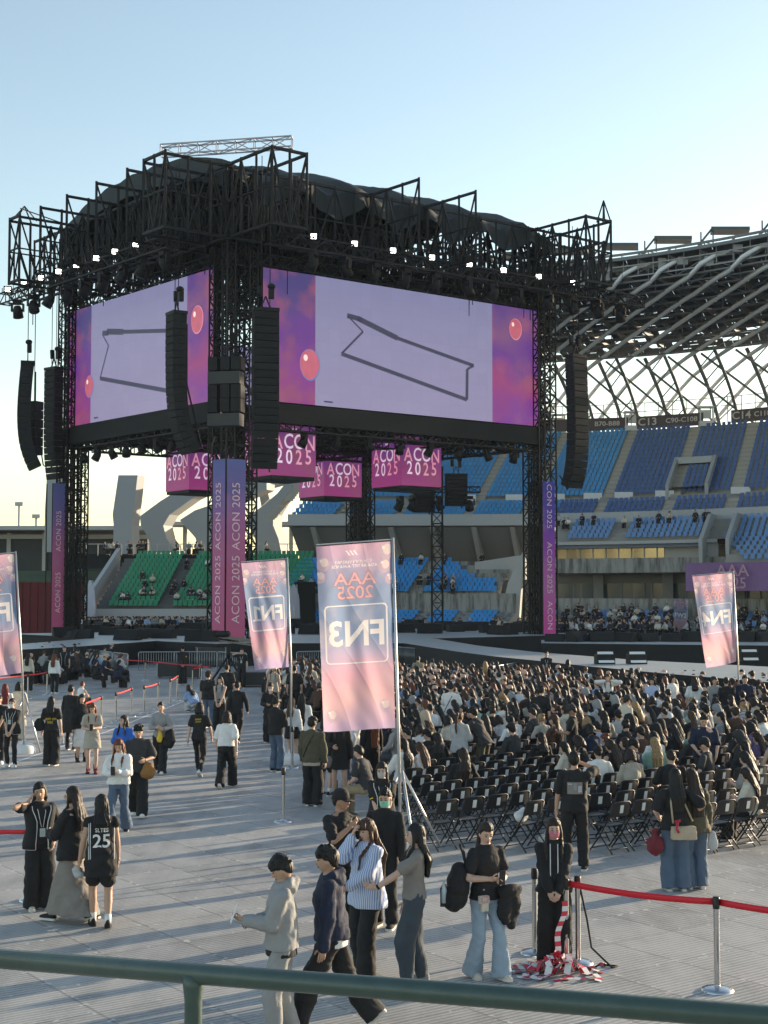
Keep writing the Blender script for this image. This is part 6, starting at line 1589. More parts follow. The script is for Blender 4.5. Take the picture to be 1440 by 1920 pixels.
HNAME=dict(black='black',dark='dark',brown='brown',auburn='reddish brown',blond='blond',red='red')
SNAME={'long':'long %s hair','fringe':'long %s hair','short':'short %s hair','mop':'thick %s hair','bob':'bobbed %s hair','pony':'%s ponytail','bun':'%s hair bun'}
GARM={'t_shirt','top','tank_top','jacket','hoodie','shirt','polo_shirt'}
def base(o): return o.name.split('.')[0]
def slot(o,m):
    o.material_slots[0].link='OBJECT'; o.material_slots[0].material=m
def num(n):
    W='zero one two three four five six seven eight nine ten eleven twelve thirteen fourteen fifteen sixteen seventeen eighteen nineteen'.split(); Tn='x x twenty thirty forty fifty sixty seventy'.split()
    return W[n] if n<20 else Tn[n//10]+('' if n%10==0 else '-'+W[n%10])
# joined single-mesh versions for the far rows
def joined(o,name):
    vs=[];fs=[];ms=[];mats=[]
    for ob in [o]+list(o.children):
        me=ob.data; b=len(vs); vs+= [tuple(v.co) for v in me.vertices]
        idx=[]
        for m in me.materials:
            tagm={'hair':'H','trousers':'B'}.get(base(ob),'T' if base(ob) in GARM else 'X')
            key=(tagm,m); 
            if key not in mats: mats.append(key)
            idx.append(mats.index(key))
        for p in me.polygons: fs.append([i+b for i in p.vertices]); ms.append(idx[p.material_index] if idx else 0)
    me=bpy.data.meshes.new(name); me.from_pydata(vs,[],fs)
    for k,m in mats: me.materials.append(m)
    me.polygons.foreach_set('material_index',ms); me.polygons.foreach_set('use_smooth',[True]*len(fs)); me.update()
    return me,[k for k,m in mats]
far_j=[joined(o,'person') for o in far_p]; low_j=[joined(o,'crowd') for o in low_p]
def drop(o):
    for c in list(o.children): drop(c)
    bpy.data.objects.remove(o)
for o in far_p+low_p: drop(o)
# ---------------------------------------------------------------- fill the seats
rows=sorted({r for _,r,_ in SEATS}); ROWN={r:i+1 for i,r in enumerate(rows)}; k0={}
for _,r,k in SEATS: k0[r]=min(k0.get(r,999),k)
chairs=MB(); crowd_v=[];crowd_f=[];crowd_m=[]; CM=['black','white','pale','cream','coal','navy','sky','beige','grey','brown']; CMM=[FM[c] for c in CM]+[HM['black'],HM['brown'],HM['auburn'],SKM[0],FM['black'],FM['blond'] if 'blond' in FM else HM['blond']]
MAXI=300-len(PEOPLE); nP=0; nC=0; usedN=set(); usedF=set(); lowcv=[];lowcf=[];lowcm=[]
for (p,r,k) in SEATS:
    d=p.y; rn,sn=num(ROWN[r]),num(k-k0[r]+1)
    rot=R(FACE+rc.uniform(-2.5,2.5)); j=V((rc.uniform(-.02,.02),rc.uniform(-.03,.03),0))
    if d<24.8 and rc.random()<.2: rot+=R(rc.uniform(-14,14))
    if clear(p,.38):
        if nC<300:
            if d<33:
                c=chair0 if nC==0 else copy_tree(chair0)
            else: c=bpy.data.objects.new('folding_chair',chair_me); COL.objects.link(c); tag(c,None,'chair')
            c.location=p+j; c.rotation_euler=(0,0,rot); c['group']='black folding chairs in rows facing the stage'; c['category']='chair'
            c['label']='black folding chair in row %s from the front, place %s from the left'%(rn,sn); nC+=1
        else:
            b=len(lowcv); cs,sn_=math.cos(rot),math.sin(rot)
            lowcv+= [(p.x+x*cs-y*sn_,p.y+x*sn_+y*cs,z) for x,y,z in lowc.v]; lowcf+= [[i+b for i in f] for f in lowc.f]; lowcm+=lowc.m
    if not clear(p,.55) or rc.random()>occ(p): continue
    i=rc.randrange(len(VAR)); tc=rc.choice(TOPC); hc=rc.choice(HAIRC); v=VAR[i]
    if v['hair'][0] in('short','mop'): hc=rc.choice(['black','black','dark'])
    rot2=rot+R(rc.choice([0,0,0,6,-8,14,-18,25,-30])); s=rc.uniform(.93,1.06)
    q=p+j+E2*.04
    if nP<MAXI:
        style=SNAME[v['hair'][0]]%HNAME[hc]
        if v.get('hat',('',))[0]=='hood': style='a raised hood'
        elif v.get('hat'): style='a black cap'
        lab='person with %s and %s top, row %s, place %s'%(style,CNAME[tc],rn,sn)
        if d<36:
            o=near_p[i] if i not in usedN else copy_tree(near_p[i]); usedN.add(i)
            for c in o.children:
                bn=base(c)
                if bn in GARM: slot(c,FM[tc])
                elif bn=='hair': slot(c,HM[hc])
                elif bn=='trousers': slot(c,FM[rc.choice(['black','black','coal','denim','dark_denim','khaki','sky_denim'])])
                elif bn=='hood': slot(c,FM[tc])
        else:
            me,keys=far_j[i]; o=bpy.data.objects.new('person',me); COL.objects.link(o)
            for si,kk in enumerate(keys):
                m=FM[tc] if kk=='T' else HM[hc] if kk=='H' else FM[rc.choice(['black','coal','denim'])] if kk=='B' else None
                if m: o.material_slots[si].link='OBJECT'; o.material_slots[si].material=m
        o.location=q; o.rotation_euler=(0,0,rot2); o.scale=(s,s,s); tag(o,lab,'person','people seated on the folding chairs'); nP+=1
    else:
        me,keys=low_j[i%len(low_j)]; b=len(crowd_v); cs,sn_=math.cos(rot2)*s,math.sin(rot2)*s
        crowd_v+= [(q.x+v_.co.x*cs-v_.co.y*sn_,q.y+v_.co.x*sn_+v_.co.y*cs,v_.co.z*s) for v_ in me.vertices]
        top_i=rc.choice([0,0,0,0,1,1,1,2,2,3,4,4,5,5,6,7,8,9]); h_i=rc.choice([10,10,10,10,11,12])
        mm=[{'T':top_i,'H':h_i,'B':14}.get(kk,13) for kk in keys]
        for pl in me.polygons: crowd_f.append([x+b for x in pl.vertices]); crowd_m.append(mm[pl.material_index])
for i in range(len(VAR)):
    if i not in usedN: drop(near_p[i])
# more far-off people as part of the same mass: standing edge of the crowd, the left block, beyond the stage, and in the stands
def far_person(q,ang,s=1.0,dz=0.0,up=False):
    me,keys=low_j[rc.randrange(len(low_j))]; b=len(crowd_v); cs,sn_=math.cos(ang)*s,math.sin(ang)*s
    crowd_v.extend([(q.x+v_.co.x*cs-v_.co.y*sn_,q.y+v_.co.x*sn_+v_.co.y*cs,q.z+dz+v_.co.z*s) for v_ in me.vertices])
    mm=[{'T':rc.choice([0,0,0,0,0,1,2,3,4,4,5,5,6,8]),'H':rc.choice([10,10,10,11]),'B':14}.get(kk,13) for kk in keys]
    for pl in me.polygons: crowd_f.append([x+b for x in pl.vertices]); crowd_m.append(mm[pl.material_index])
for n in range(46):      # left seated group before the barrier
    x=rc.uniform(36,226); y=rc.uniform(1246,1292)-.0*x; far_person(G(x,y),R(FACE-60+rc.uniform(-60,60)),rc.uniform(.92,1.05))
for n in range(34): far_person(G(rc.uniform(548,640),rc.uniform(1280,1345)),R(FACE+rc.uniform(-40,40)),1)
for n in range(230):     # the blocks beyond the stage
    x=rc.uniform(1035,1460); y=rc.uniform(1189.5,1199); far_person(G(x,y),R(120+rc.uniform(-60,60)),1.05,.25)
for n in range(200): far_person(G(rc.uniform(150,470),rc.uniform(1193,1196)),R(rc.uniform(120,240)),1.05,.55)
for n in range(40): far_person(G(rc.uniform(560,990),rc.uniform(1192,1196)),R(rc.uniform(120,240)),1.05,.4)
for n in range(60): far_person(G(rc.uniform(1050,1440),rc.uniform(1228,1240)),R(rc.uniform(0,360)),1.0,0)
for n in range(70):      # lower gallery seats
    X=px2X(rc.uniform(1030,1440),-7); k=rc.randrange(4); far_person(Q(X,-8.8+.85*k,.85+.3*k),R(180-23+rc.uniform(-20,20)),1.05,.0)
for n in range(13):
    X=px2X(rc.uniform(1030,1330),-4); k=rc.choice([3,4,4]); far_person(Q(X,-4.9+.8*k,9.4+.42*k),R(160),1)
for n in range(28):      # green stand
    r=rc.choice([0,1,1,2,2,3,4,5,6,9]); s_=.85*r; px=rc.choice([rc.uniform(215,300),rc.uniform(300,400)]); far_person(V((gp(px,0)+s_*.13,143.5+s_*.9+.35,2.55+.44*r)),R(180),1)
for n in range(36):
    r=rc.choice([0,1,2,7,7]); X=px2X(rc.uniform(570,900),-4); far_person(Q(X,-6.0+.8*r,4.0+.44*r),R(160),1)
for n in range(24): far_person(V((rc.uniform(-31,-12),155,8.1)),R(rc.uniform(120,240)),1.1,.2)
me=bpy.data.meshes.new('crowd'); me.from_pydata(crowd_v,[],crowd_f)
for m in CMM: me.materials.append(m)
me.polygons.foreach_set('material_index',crowd_m); me.polygons.foreach_set('use_smooth',[True]*len(crowd_f)); me.update()
o=bpy.data.objects.new('crowd',me); COL.objects.link(o); tag(o,'mass of distant seated spectators filling the rear rows and stands','crowd',None,'stuff')
me=bpy.data.meshes.new('rear_chairs'); me.from_pydata(lowcv,[],lowcf)
for m in (CH_BLK,CH_PAD,PAPER): me.materials.append(m)
me.polygons.foreach_set('material_index',lowcm); me.update()
o=bpy.data.objects.new('rear_chairs',me); COL.objects.link(o); tag(o,'packed black folding chairs of the rear rows under the crowd','chairs',None,'stuff')
print('SEATS',len(SEATS),'chairs',nC,'people',len(PEOPLE)+nP,'crowd faces',len(crowd_f))
# ================================================================ FLAGS ON POLES
def subdiv(vs,fs,maxlen):
    bm=bmesh.new(); bv=[bm.verts.new((x,y,0)) for x,y in vs]
    for f in fs:
        try: bm.faces.new([bv[i] for i in f])
        except ValueError: pass
    bmesh.ops.triangulate(bm,faces=bm.faces[:])
    for _ in range(3):
        es=[e for e in bm.edges if e.calc_length()>maxlen]
        if not es: break
        bmesh.ops.subdivide_edges(bm,edges=es,cuts=1); bmesh.ops.triangulate(bm,faces=bm.faces[:])
    bm.verts.index_update(); r=([(v.co.x,v.co.y) for v in bm.verts],[tuple(v.index for v in f.verts) for f in bm.faces]); bm.free(); return r
def white_print(name,c):
    m,n,l,b=nodes_mat(name); b.inputs['Base Color'].default_value=(*c,1); b.inputs['Roughness'].default_value=.7
    tr=n.new('ShaderNodeBsdfTranslucent'); tr.inputs['Color'].default_value=(*c,1); ms=n.new('ShaderNodeMixShader'); ms.inputs[0].default_value=.4
    l.new(b.outputs[0],ms.inputs[1]); l.new(tr.outputs[0],ms.inputs[2]); l.new(ms.outputs[0],n['Material Output'].inputs['Surface']); return m
FW=white_print('flag_white_print',(.80,.74,.74)); FPK=white_print('flag_pink_letter',(.74,.48,.50)); FRD=white_print('flag_letter_edge',(.52,.20,.24)); FBAL=white_print('flag_balloon',(.55,.42,.52)); FBAL2=white_print('flag_balloon_light',(.75,.60,.60))
def flag(code,TL,TR,BR,BL,d,base,label,mirror=True,ripple=.03,bend=.10,seed=1):
    P=[at(x,y,d) for x,y in (TL,TR,BR,BL)]
    b=G(*base); t=thing('event_flag',label,'flag',(P[1].x,d,0),0,'pink and blue block flags on poles')
    W=(P[1]-P[0]).length; H=(P[1]-P[2]).length; rg=random.Random(seed); ph=[rg.uniform(0,6) for _ in range(6)]
    def S_(u,v,off=0.0):
        p=P[3].lerp(P[2],u).lerp(P[0].lerp(P[1],u),v)
        k=(1-u)*.6+.4; r=ripple*k*(math.sin(9*u-3*v+ph[0])+.5*math.sin(17*u+4*v+ph[1])+.5*math.sin(5*u+9*v+ph[2]))
        r+=ripple*.4*abs(math.sin(7*u+5*v+ph[4]+1.5*math.sin(4*v+ph[5])))**.6+ripple*.07*math.sin(26*u+9*math.sin(5*v+ph[1]))
        r+=bend*(1-v)*math.sin(4*u+ph[3]-3*v)*.6
        fold=.05*math.exp(-((u-.25-.55*(1-v))**2)/.006)*(1-v)*(1 if seed%2 else -.4)
        r+=fold
        return V((p.x,p.y-r-off,p.z))
    stops=[(0,(.42,.34,.52)),(.12,(.62,.40,.44)),(.30,(.60,.35,.44)),(.42,(.40,.35,.50)),(.52,(.21,.28,.44)),(.80,(.23,.29,.44)),(.91,(.44,.32,.46)),(1,(.50,.32,.42))]
    z0=min(P[2].z,P[3].z); m=fabric_print('flag_cloth_'+code,stops,(.62,.50,.54),z0,H,.6,.55)
    nu,nv=132,300; mask=np.zeros((nu,nv),int); uc=(np.arange(nu)+.5)/nu; vc=(np.arange(nv)+.5)/nv; UU,VV=np.meshgrid(uc,vc,indexing='ij')
    def tri(p,q,r,mat):
        x0,x1=min(p[0],q[0],r[0]),max(p[0],q[0],r[0]); y0,y1=min(p[1],q[1],r[1]),max(p[1],q[1],r[1])
        i0,i1=max(0,int(x0*nu)-1),min(nu,int(x1*nu)+2); j0,j1=max(0,int(y0*nv)-1),min(nv,int(y1*nv)+2)
        if i0>=i1 or j0>=j1: return
        X=UU[i0:i1,j0:j1]; Y=VV[i0:i1,j0:j1]
        f=lambda a,b: (X-a[0])*(b[1]-a[1])-(Y-a[1])*(b[0]-a[0])
        d1,d2,d3=f(p,q),f(q,r),f(r,p); ins=((d1>=0)&(d2>=0)&(d3>=0))|((d1<=0)&(d2<=0)&(d3<=0)); mask[i0:i1,j0:j1][ins]=mat
    def txt(s,u,v,size,mat,bold,sx=1.0):
        vs,fs=text_geo(s,bold,1.0); vs,fs=subdiv([(x*size*sx,y*size) for x,y in vs],fs,99)
        k=-1 if mirror else 1; uv=[(u+k*x/W,v+y/H) for x,y in vs]
        for f in fs: tri(uv[f[0]],uv[f[1]],uv[f[2]],mat)
    def disc(u,v,r,mat):
        mask[((UU-u)**2+((VV-v)*H/W/1.15)**2)<r*r]=mat
    for (u,v,r) in ((.08,.90,.085),(.90,.87,.08),(.86,.12,.075),(.12,.08,.08),(.93,.95,.10),(.03,.83,.07),(.97,.80,.06)):
        disc(u,v,r,3); disc(u+.02,v+.01,r*.62,4); disc(u-.3*r,v+.02,r*.22,1)
    txt('AAA',.5,.81,.235*W,5,.04,1.2); txt('AAA',.5,.81,.235*W,2,.006,1.2); txt('2025',.5,.735,.24*W,5,.04,1.05); txt('2025',.5,.735,.24*W,2,.004,1.05)
    txt('10TH ANNIVERSARY',.5,.905,.058*W,1,.008); txt('ASIA ARTIST AWARDS',.5,.88,.062*W,1,.008); txt(code,.5,.512,.46*W,1,.025)
    if code.endswith('1'):     # foot and flag of the numeral
        vs_,_f=text_geo(code,.025,1.0); xm=max(x for x,y in vs_); y0_=min(y for x,y in vs_); y1_=max(y for x,y in vs_); k_=-1 if mirror else 1
        Z=lambda x,y:(.5+k_*x*.46,.512+y*.46*W/H)
        for q in ([(xm-.30,y0_),(xm+.10,y0_),(xm+.10,y0_+.10),(xm-.30,y0_+.10)],[(xm-.10,y1_),(xm-.10,y1_-.14),(xm-.30,y1_-.22),(xm-.30,y1_-.10)]):
            q=[Z(*c) for c in q]; tri(q[0],q[1],q[2],1); tri(q[0],q[2],q[3],1)
    for k in range(3):
        u=.43+k*.05; q=[(u,.94),(u+.025,.94),(u-.02,.968),(u-.045,.968)]; tri(q[0],q[1],q[2],1); tri(q[0],q[2],q[3],1)
    # rounded frame round the block code
    hx,hy,rr=.42*W,.155*H,.07; dx=np.abs((UU-.5)*W)-hx+rr; dy=np.abs((VV-.515)*H)-hy+rr
    sd_=np.hypot(np.maximum(dx,0),np.maximum(dy,0))+np.minimum(np.maximum(dx,dy),0)-rr; mask[np.abs(sd_)<.0135]=1
    mb=MB(); vs=[S_(i/nu,j/nv) for i in range(nu+1) for j in range(nv+1)]; mb.v=[tuple(q) for q in vs]
    mb.f=[(i*(nv+1)+j,(i+1)*(nv+1)+j,(i+1)*(nv+1)+j+1,i*(nv+1)+j+1) for i in range(nu) for j in range(nv)]; mb.m=mask.ravel().tolist(); mb.sm=[True]*len(mb.f)
    cl=mb.build('flag_cloth',[m,FW,FPK,FBAL,FBAL2,FRD],t,world=True)
    top=P[1]+V((.03,0,.06)); fo=V((b.x,b.y,.05))
    mb=MB(); mb.tube([fo,V((P[2].x+.05,d,P[2].z)),top],[.026,.024,.02],8); mb.build('pole',ALU,t,world=True)
    mb=MB(); mb.tube([top-V((.02,0,.03)),P[0]+V((0,0,.03))],.014,6); mb.build('top_arm',ALU,t,world=True)
    mb=MB(); mb.lathe([(0,.26),(.16,.26),(.27,.2),(.30,.1),(.29,.0)],fo-V((0,0,.05))); mb.lathe([(.05,.36),(.06,.26)],fo-V((0,0,.05)))
    mb.build('water_base',WHITEP,t,world=True)
    return t,fo
t,fo=flag('FN3',(593,1025),(733,1015),(741,1365),(607,1372),23.0,(752,1604),'largest flag, seen from behind with mirrored FN3, above the chairs',ripple=.032,seed=2)
mb=MB(); mb.tube([fo+V((.02,-.05,1.3)),fo+V((.22,-.75,.03))],.022,6); mb.tube([fo+V((.02,0,1.3)),fo+V((.65,.35,.03))],.022,6); mb.tube([fo+V((-.02,0,1.3)),fo+V((-.6,.35,.03))],.022,6); mb.build('brace',ALU,t,world=True)
flag('FN1',(452,1056),(536,1050),(542,1250),(478,1257),35,(545,1432),'flag with mirrored FN1 beside the nearest stage tower',ripple=.03,bend=.2,seed=3)
flag('FN4',(1297,1081),(1373,1074),(1381,1240),(1326,1253),45,(1386,1361),'glowing sunlit flag with mirrored FN4 at the right',ripple=.035,bend=.28,seed=5)
t,fo=flag('FN2',(-78,1046),(27,1038),(38,1262),(-60,1275),36,(45,1412),'flag cut off by the left frame edge, mirrored letters starting with F',ripple=.04,bend=.2,seed=7)
mb=MB(); mb.tube([fo+V((0,0,1.5)),fo+V((.55,-.5,.03))],.022,6); mb.tube([fo+V((0,0,1.5)),fo+V((-.5,-.5,.03))],.022,6); mb.build('brace',ALU,t,world=True)
flag('FW2',(1264,1123),(1289,1125),(1287,1187),(1263,1184),130,(1289,1193),'small far flag reading FW2 in front of the lower gallery',mirror=False,ripple=.05,seed=4)
# narrow white feather flags far left and behind flag FN1
for px,y0,y1,Y,lab in ((169,1088,1150,134,'thin white feather flag at the foot of the grass bank'),(543,1098,1160,120,'thin lilac feather flag left of the dark curtain'),(551,1096,1158,121,'thin lilac feather flag close to the dark curtain')):
    p=at(px,y0,Y); q=at(px+3,y1+12,Y); t=thing('feather_flag',lab,'flag',(q.x,Y,0),0,'narrow feather flags in the distance'); mb=MB(); w_=.42
    vs=[]
    for k in range(9):
        f=k/8; c=q.lerp(p,f); ww=w_*(1-.75*max(0,f-.7)/.3); vs+= [c+V((-ww,.06*math.sin(f*6),0)),c+V((ww,.06*math.sin(f*6+1),0))]
    mb.add(vs,[(2*i,2*i+1,2*i+3,2*i+2) for i in range(8)],0,True); mb.build('flag_cloth',fabric_print('feather_%d'%px,[(0,(.5,.5,.66)),(1,(.6,.6,.68))],(.7,.7,.75),0,5,.4),t,world=True)
    mb=MB(); mb.tube([V((q.x+w_,Y,0)),V((p.x+w_*.6,Y,p.z))],.04,6); mb.build('pole',ALU,t,world=True)
t=thing('black_curtain','tall black curtain wall left of the largest flag','curtain',(-5.5,132,0)); mb=MB(); p=at(552,1092,132); q=at(592,1092,132); n=18; vs=[]
for i in range(n+1): x=p.x+(q.x-p.x)*i/n; vs+= [V((x,132+.12*(i%2),0)),V((x,132+.12*(i%2),p.z))]
mb.add(vs,[(2*i,2*i+2,2*i+3,2*i+1) for i in range(n)],0,True); mb.build('curtain_cloth',BLK2,t,world=True)
mb=MB(); mb.tube([p,q],.06,6); mb.build('curtain_rail',BLK,t,world=True)
# cloth banner hung on the side terrace
t=thing('hanging_banner','long purple cloth banner reading AAA 2025 hung below the pale blue seats','banner',Q(px2X(1400,-10.5),-10.5,4)); mb=MB(); A=px2X(1285,-10.6); B=px2X(1530,-10.6); n=50; vs=[]
for i in range(n+1):
    X=A+(B-A)*i/n; r=.12*math.sin(i*.9)+.10*math.sin(i*.37+1)
    for z in (4.35,5.2,6.1,6.95): vs.append(Q(X,-10.55,z)-OUT*(r*(7-z)/2.6))
mb.add(vs,[(i*4+j,(i+1)*4+j,(i+1)*4+j+1,i*4+j+1) for i in range(n) for j in range(3)],0,True); f=mb.build('banner_cloth',fabric_print('banner_print',[(0,(.24,.13,.30)),(.4,(.17,.14,.32)),(1,(.10,.12,.26))],(.30,.20,.36),4.3,2.7,0,.3),t,world=True)
tx=MB(); c=Q(px2X(1373,-10.7),-10.85,6.15); d=(Q(px2X(1380,-10.7),-10.85,6.15)-c).normalized(); put_text(tx,'AAA',c,d,V((0,0,1)),1.5,0,.01,sx=1.1); put_text(tx,'2025',c-V((0,0,1.15)),d,V((0,0,1)),1.4,0,.01); tx.build('lettering',M('banner_letter',(.50,.28,.38),.7,0,0),f,world=True,root=t)
# ================================================================ QUEUE POSTS AND RED BELTS
BELT=M('belt_red',(.62,.01,.025),.55,0,.1,6); POSTB=M('post_head_black',(.015,.015,.016),.4,0,0)
post0=thing('queue_post','steel queue post','queue post',(0,0,0),0,'steel queue posts with belt heads')
mb=MB(); mb.lathe([(0,.055),(.06,.05),(.13,.035),(.17,.018),(.175,.0)],n=28); mb.build('base',CHROME,post0)
mb=MB(); mb.tube([(0,0,.04),(0,0,.88)],.032,14,caps=False); mb.build('pole',CHROME,post0)
mb=MB(); mb.tube([(0,0,.86),(0,0,.89),(0,0,.97),(0,0,.985)],[.036,.040,.040,.034],14); mb.box((0,-.042,.935),(.03,.02,.06)); mb.build('belt_head',POSTB,post0)
pf=True; POSTS={}
def post(px,py,lab,dark=False):
    global pf
    o=post0 if pf else copy_tree(post0); pf=False; o.location=G(px,py); o['label']=lab; POSTS[(px,py)]=o.location.copy(); return o.location.copy()
def belt(a,b,lab,sag=.02,w=.055,z=.93):
    t=thing('queue_belt',lab,'belt',(a+b)/2,0,'red retractable belts between queue posts'); mb=MB(); vs=[]; n=14
    d=(b-a); d.z=0; d.normalize()
    for i in range(n+1):
        f=i/n; p=(a+d*.04).lerp(b-d*.04,f); zz=z-sag*4*f*(1-f); vs+= [V((p.x,p.y,zz-w/2)),V((p.x,p.y,zz+w/2))]
    mb.add(vs,[(2*i,2*i+2,2*i+3,2*i+1) for i in range(n)],0,True)
    o=mb.build('belt_strap',BELT,t,world=True); s=o.modifiers.new('t','SOLIDIFY'); s.thickness=.003
    return t
A=post(1062,1812,'steel post beside the pink masked staff woman, start of the long belt'); B=post(1345,1857,'lone steel post carrying the red belt at the lower right')
C=post(1003,1787,'steel post with a dark coiled cord left of the pink masked staff woman'); D=post(1084,1806,'dark shadowed post right behind the start of the long belt')
E=G(1640,1900); belt(A,B,'long bright red belt between the two nearest right posts',.03,.07); belt(B,E,'red belt leaving the frame at the lower right',.03,.07)
o=copy_tree(post0); o.location=E; o['label']='steel post just outside the right frame edge'
post(531,1541,'lone steel post standing mid floor left of the olive shirt man')
L1=post(60,1688,'post hidden behind the staff woman of the left trio'); L0=G(-190,1672); belt(L0,L1,'bright red belt entering from the left frame edge behind the trio',.03,.06); o=copy_tree(post0); o.location=L0; o['label']='steel post outside the left frame edge'
def pair(a,b,lab):
    p=post(*a,'steel post left of %s'%lab); q=post(*b,'steel post right of %s'%lab); belt(p,q,lab)
pair((217,1355),(246,1343),'short red belt third from the flag'); pair((270,1339),(296,1330),'short red belt fourth from the flag'); pair((319,1322),(332,1313),'short red belt fifth from the flag'); pair((361,1294),(378,1290),'short red belt nearest the guard'); pair((117,1396),(189,1364),'short red belt behind the coat wearer'); pair((-20,1318),(52,1310),'red belt below the cut off left flag')
p=post(88,1303,'far steel post beside the white topped woman'); belt(POSTS[(52,1310)],p,'red belt right of the left flag pole')
p1=post(228,1272,'far steel post at the barrier end of the long rear belt'); p2=post(272,1276,'far steel post in the middle of the long rear belt'); p3=post(394,1290,'far steel post at the crane end of the long rear belt'); belt(p1,p2,'long rear red belt, left half before the barriers'); belt(p2,p3,'long rear red belt, right half before the barriers')
post(548,1440,'steel post below the FN1 flag in the aisle'); post(420,1590 if False else 1420,'far steel post amid the walkers') if False else None
# coiled black cord by the post
t=thing('cable','black cord looped from the post to the floor','cable',D); mb=MB(); a=D
mb.tube([a+V((.03,0,.85)),a+V((.10,-.05,.5)),a+V((.14,-.1,.2)),a+V((.35,-.25,.015)),a+V((.42,-.2,.015)),a+V((.25,-.1,.015)),a+V((.1,-.3,.015))],.012,6); tag(mb.build('cord',BLK2,t,world=True))
# red and white tape heaped at the post foot
TR_=M('tape_red',(.58,.03,.06),.55,0,.1,8); TW=M('tape_white',(.72,.70,.70),.55,0,.08,8)
t=thing('warning_tape','crumpled red and white warning tape heaped at the foot of a post','tape',A+V((-.1,-.25,0))); rt=random.Random(9)
def ribbon(mb,pts,w,step=.085):
    pts=[V(p) for p in pts]; c=0
    for i in range(len(pts)-1):
        a,b=pts[i],pts[i+1]; d=(b-a); n=max(1,int(d.length/step)); s=V((-d.y,d.x,rt.uniform(-.3,.3)*d.length)).normalized()*w/2
        for k in range(n):
            p=a.lerp(b,k/n); q=a.lerp(b,(k+1)/n); mb.add([p-s,q-s,q+s,p+s],[(0,1,2,3)],c%2); c+=1
mb=MB()
for k in range(26):
    c=A+V((-.12+rt.gauss(0,.09),-.22+rt.gauss(0,.06),0)); pts=[]; a=rt.uniform(0,6)
    for i in range(9):
        a+=rt.uniform(-1.3,1.3); c=c+V((math.cos(a)*.075,math.sin(a)*.075,0)); r_=((c.x-A.x+.12)**2/.12+(c.y-A.y+.26)**2/.07); pts.append(V((c.x,c.y,max(.012,rt.uniform(.01,.26)*max(.15,1-r_)))))
    ribbon(mb,pts,.075)
mb.build('tape_heap',[TR_,TW],t,world=True)
mb=MB(); pts=[A+V((-.02,-.05,.74)),A+V((-.06,-.08,.5)),A+V((-.10,-.12,.3)),A+V((-.15,-.18,.1))]
c=0
for i in range(12):
    f=i/12; f2=(i+1)/12; p=pts[0].lerp(pts[3],f)+V((.02*math.sin(f*9),0,0)); q=pts[0].lerp(pts[3],f2)+V((.02*math.sin(f2*9),0,0)); s=V((.034,.012,0)); mb.add([p-s,p+s,q+s,q-s],[(0,1,2,3)],c%2); c+=1
mb.build('tape_strip',[TR_,TW],t,world=True)
# ================================================================ CROWD BARRIERS
bar0=thing('crowd_barrier','steel crowd barrier','barrier',(0,0,0),0,'steel crowd barriers round the stage')
mb=MB(); w2,h=1.1,1.12; mb.tube([(-w2,0,.18),(-w2,0,h-.06),(-w2+.06,0,h),(w2-.06,0,h),(w2,0,h-.06),(w2,0,.18),(-w2,0,.18)],.024,6); mb.build('frame',STEEL,bar0)
mb=MB()
for i in range(1,17): x=-w2+2*w2*i/17; mb.tube([(x,0,.18),(x,0,h)],.011,4)
mb.build('infill_bars',STEEL,bar0)
for x in (-.75,.75):
    mb=MB(); mb.tube([(x,-.32,.02),(x,-.2,.06),(x,0,.18),(x,.2,.06),(x,.32,.02)],.02,5); mb.build('foot',STEEL,bar0)
bf=True
def barriers(pts,what):
    global bf
    P_=[G(*p) for p in pts]; k=0
    for a,b in zip(P_,P_[1:]):
        n=max(1,round((b-a).length/2.28)); d=(b-a)/n; rz=math.atan2(d.y,d.x)
        for i in range(n):
            o=bar0 if bf else copy_tree(bar0); bf=False; o.location=a+d*(i+.5); o.rotation_euler=(0,0,rz+rb.uniform(-.03,.03)); k+=1
            o['label']='steel crowd barrier %s %s'%(num(k),what)
barriers([(60,1258),(160,1256),(240,1268)],'from the left, behind the seated left group')
barriers([(266,1263),(400,1262),(470,1266)],'from the left, before the dark stage front by the guard')
barriers([(560,1262),(740,1256)],'from the left, behind the largest flag')
barriers([(745,1250),(862,1262)],'from the flag, along the runway')
barriers([(862,1266),(930,1272)],'of the short return below the runway')
barriers([(925,1300),(1000,1284),(1046,1292)],'of the angled pen amid the crowd')
barriers([(1066,1290),(1110,1296)],'at the wheelchair gate right of the pen')
barriers([(1115,1300),(1270,1318),(1500,1352)],'from the left, along the front of the right runway')
# ================================================================ HAND RAIL IN FRONT OF THE CAMERA
GRN=M('rail_green_paint',(.046,.080,.070),.38,.0,.25,22,.06,90,spec=.6)
t=thing('hand_rail','dark green painted tube rail across the bottom of the picture','hand rail',(0,3.2,2.25)); 
ra=at(-260,1778,3.72); rb_=at(1000,1874,2.95); dr=(rb_-ra); dr.z=0
a=ra-dr*.3; b=rb_+dr*.8; a.z=b.z=(ra.z+rb_.z)/2
for q,zz in ((a,ra.z-(rb_.z-ra.z)*.3),(b,rb_.z+(rb_.z-ra.z)*.8)): q.z=zz
mb=MB(); mb.tube([a,b],.0235,20); mb.build('top_rail',GRN,t,world=True)
dh=(b-a).normalized()
def rail_post(f):
    p=a.lerp(b,f); mb=MB(); mb.tube([V((p.x,p.y,2.25)),V((p.x,p.y,p.z-.06)),V((p.x,p.y,p.z-.03)),V((p.x,p.y,p.z))],[.0205,.0205,.024,.027],16); mb.build('post',GRN,t,world=True)
best=min(range(1,1000),key=lambda i:abs(720+a.lerp(b,i/1000).x/a.lerp(b,i/1000).y*FPX-370)); f0=best/1000; st=1.45/(b-a).length
for k in range(-3,4):
    if 0<f0+k*st<1: rail_post(f0+k*st)
mb=MB(); p0=a-V((0,0,1)); 
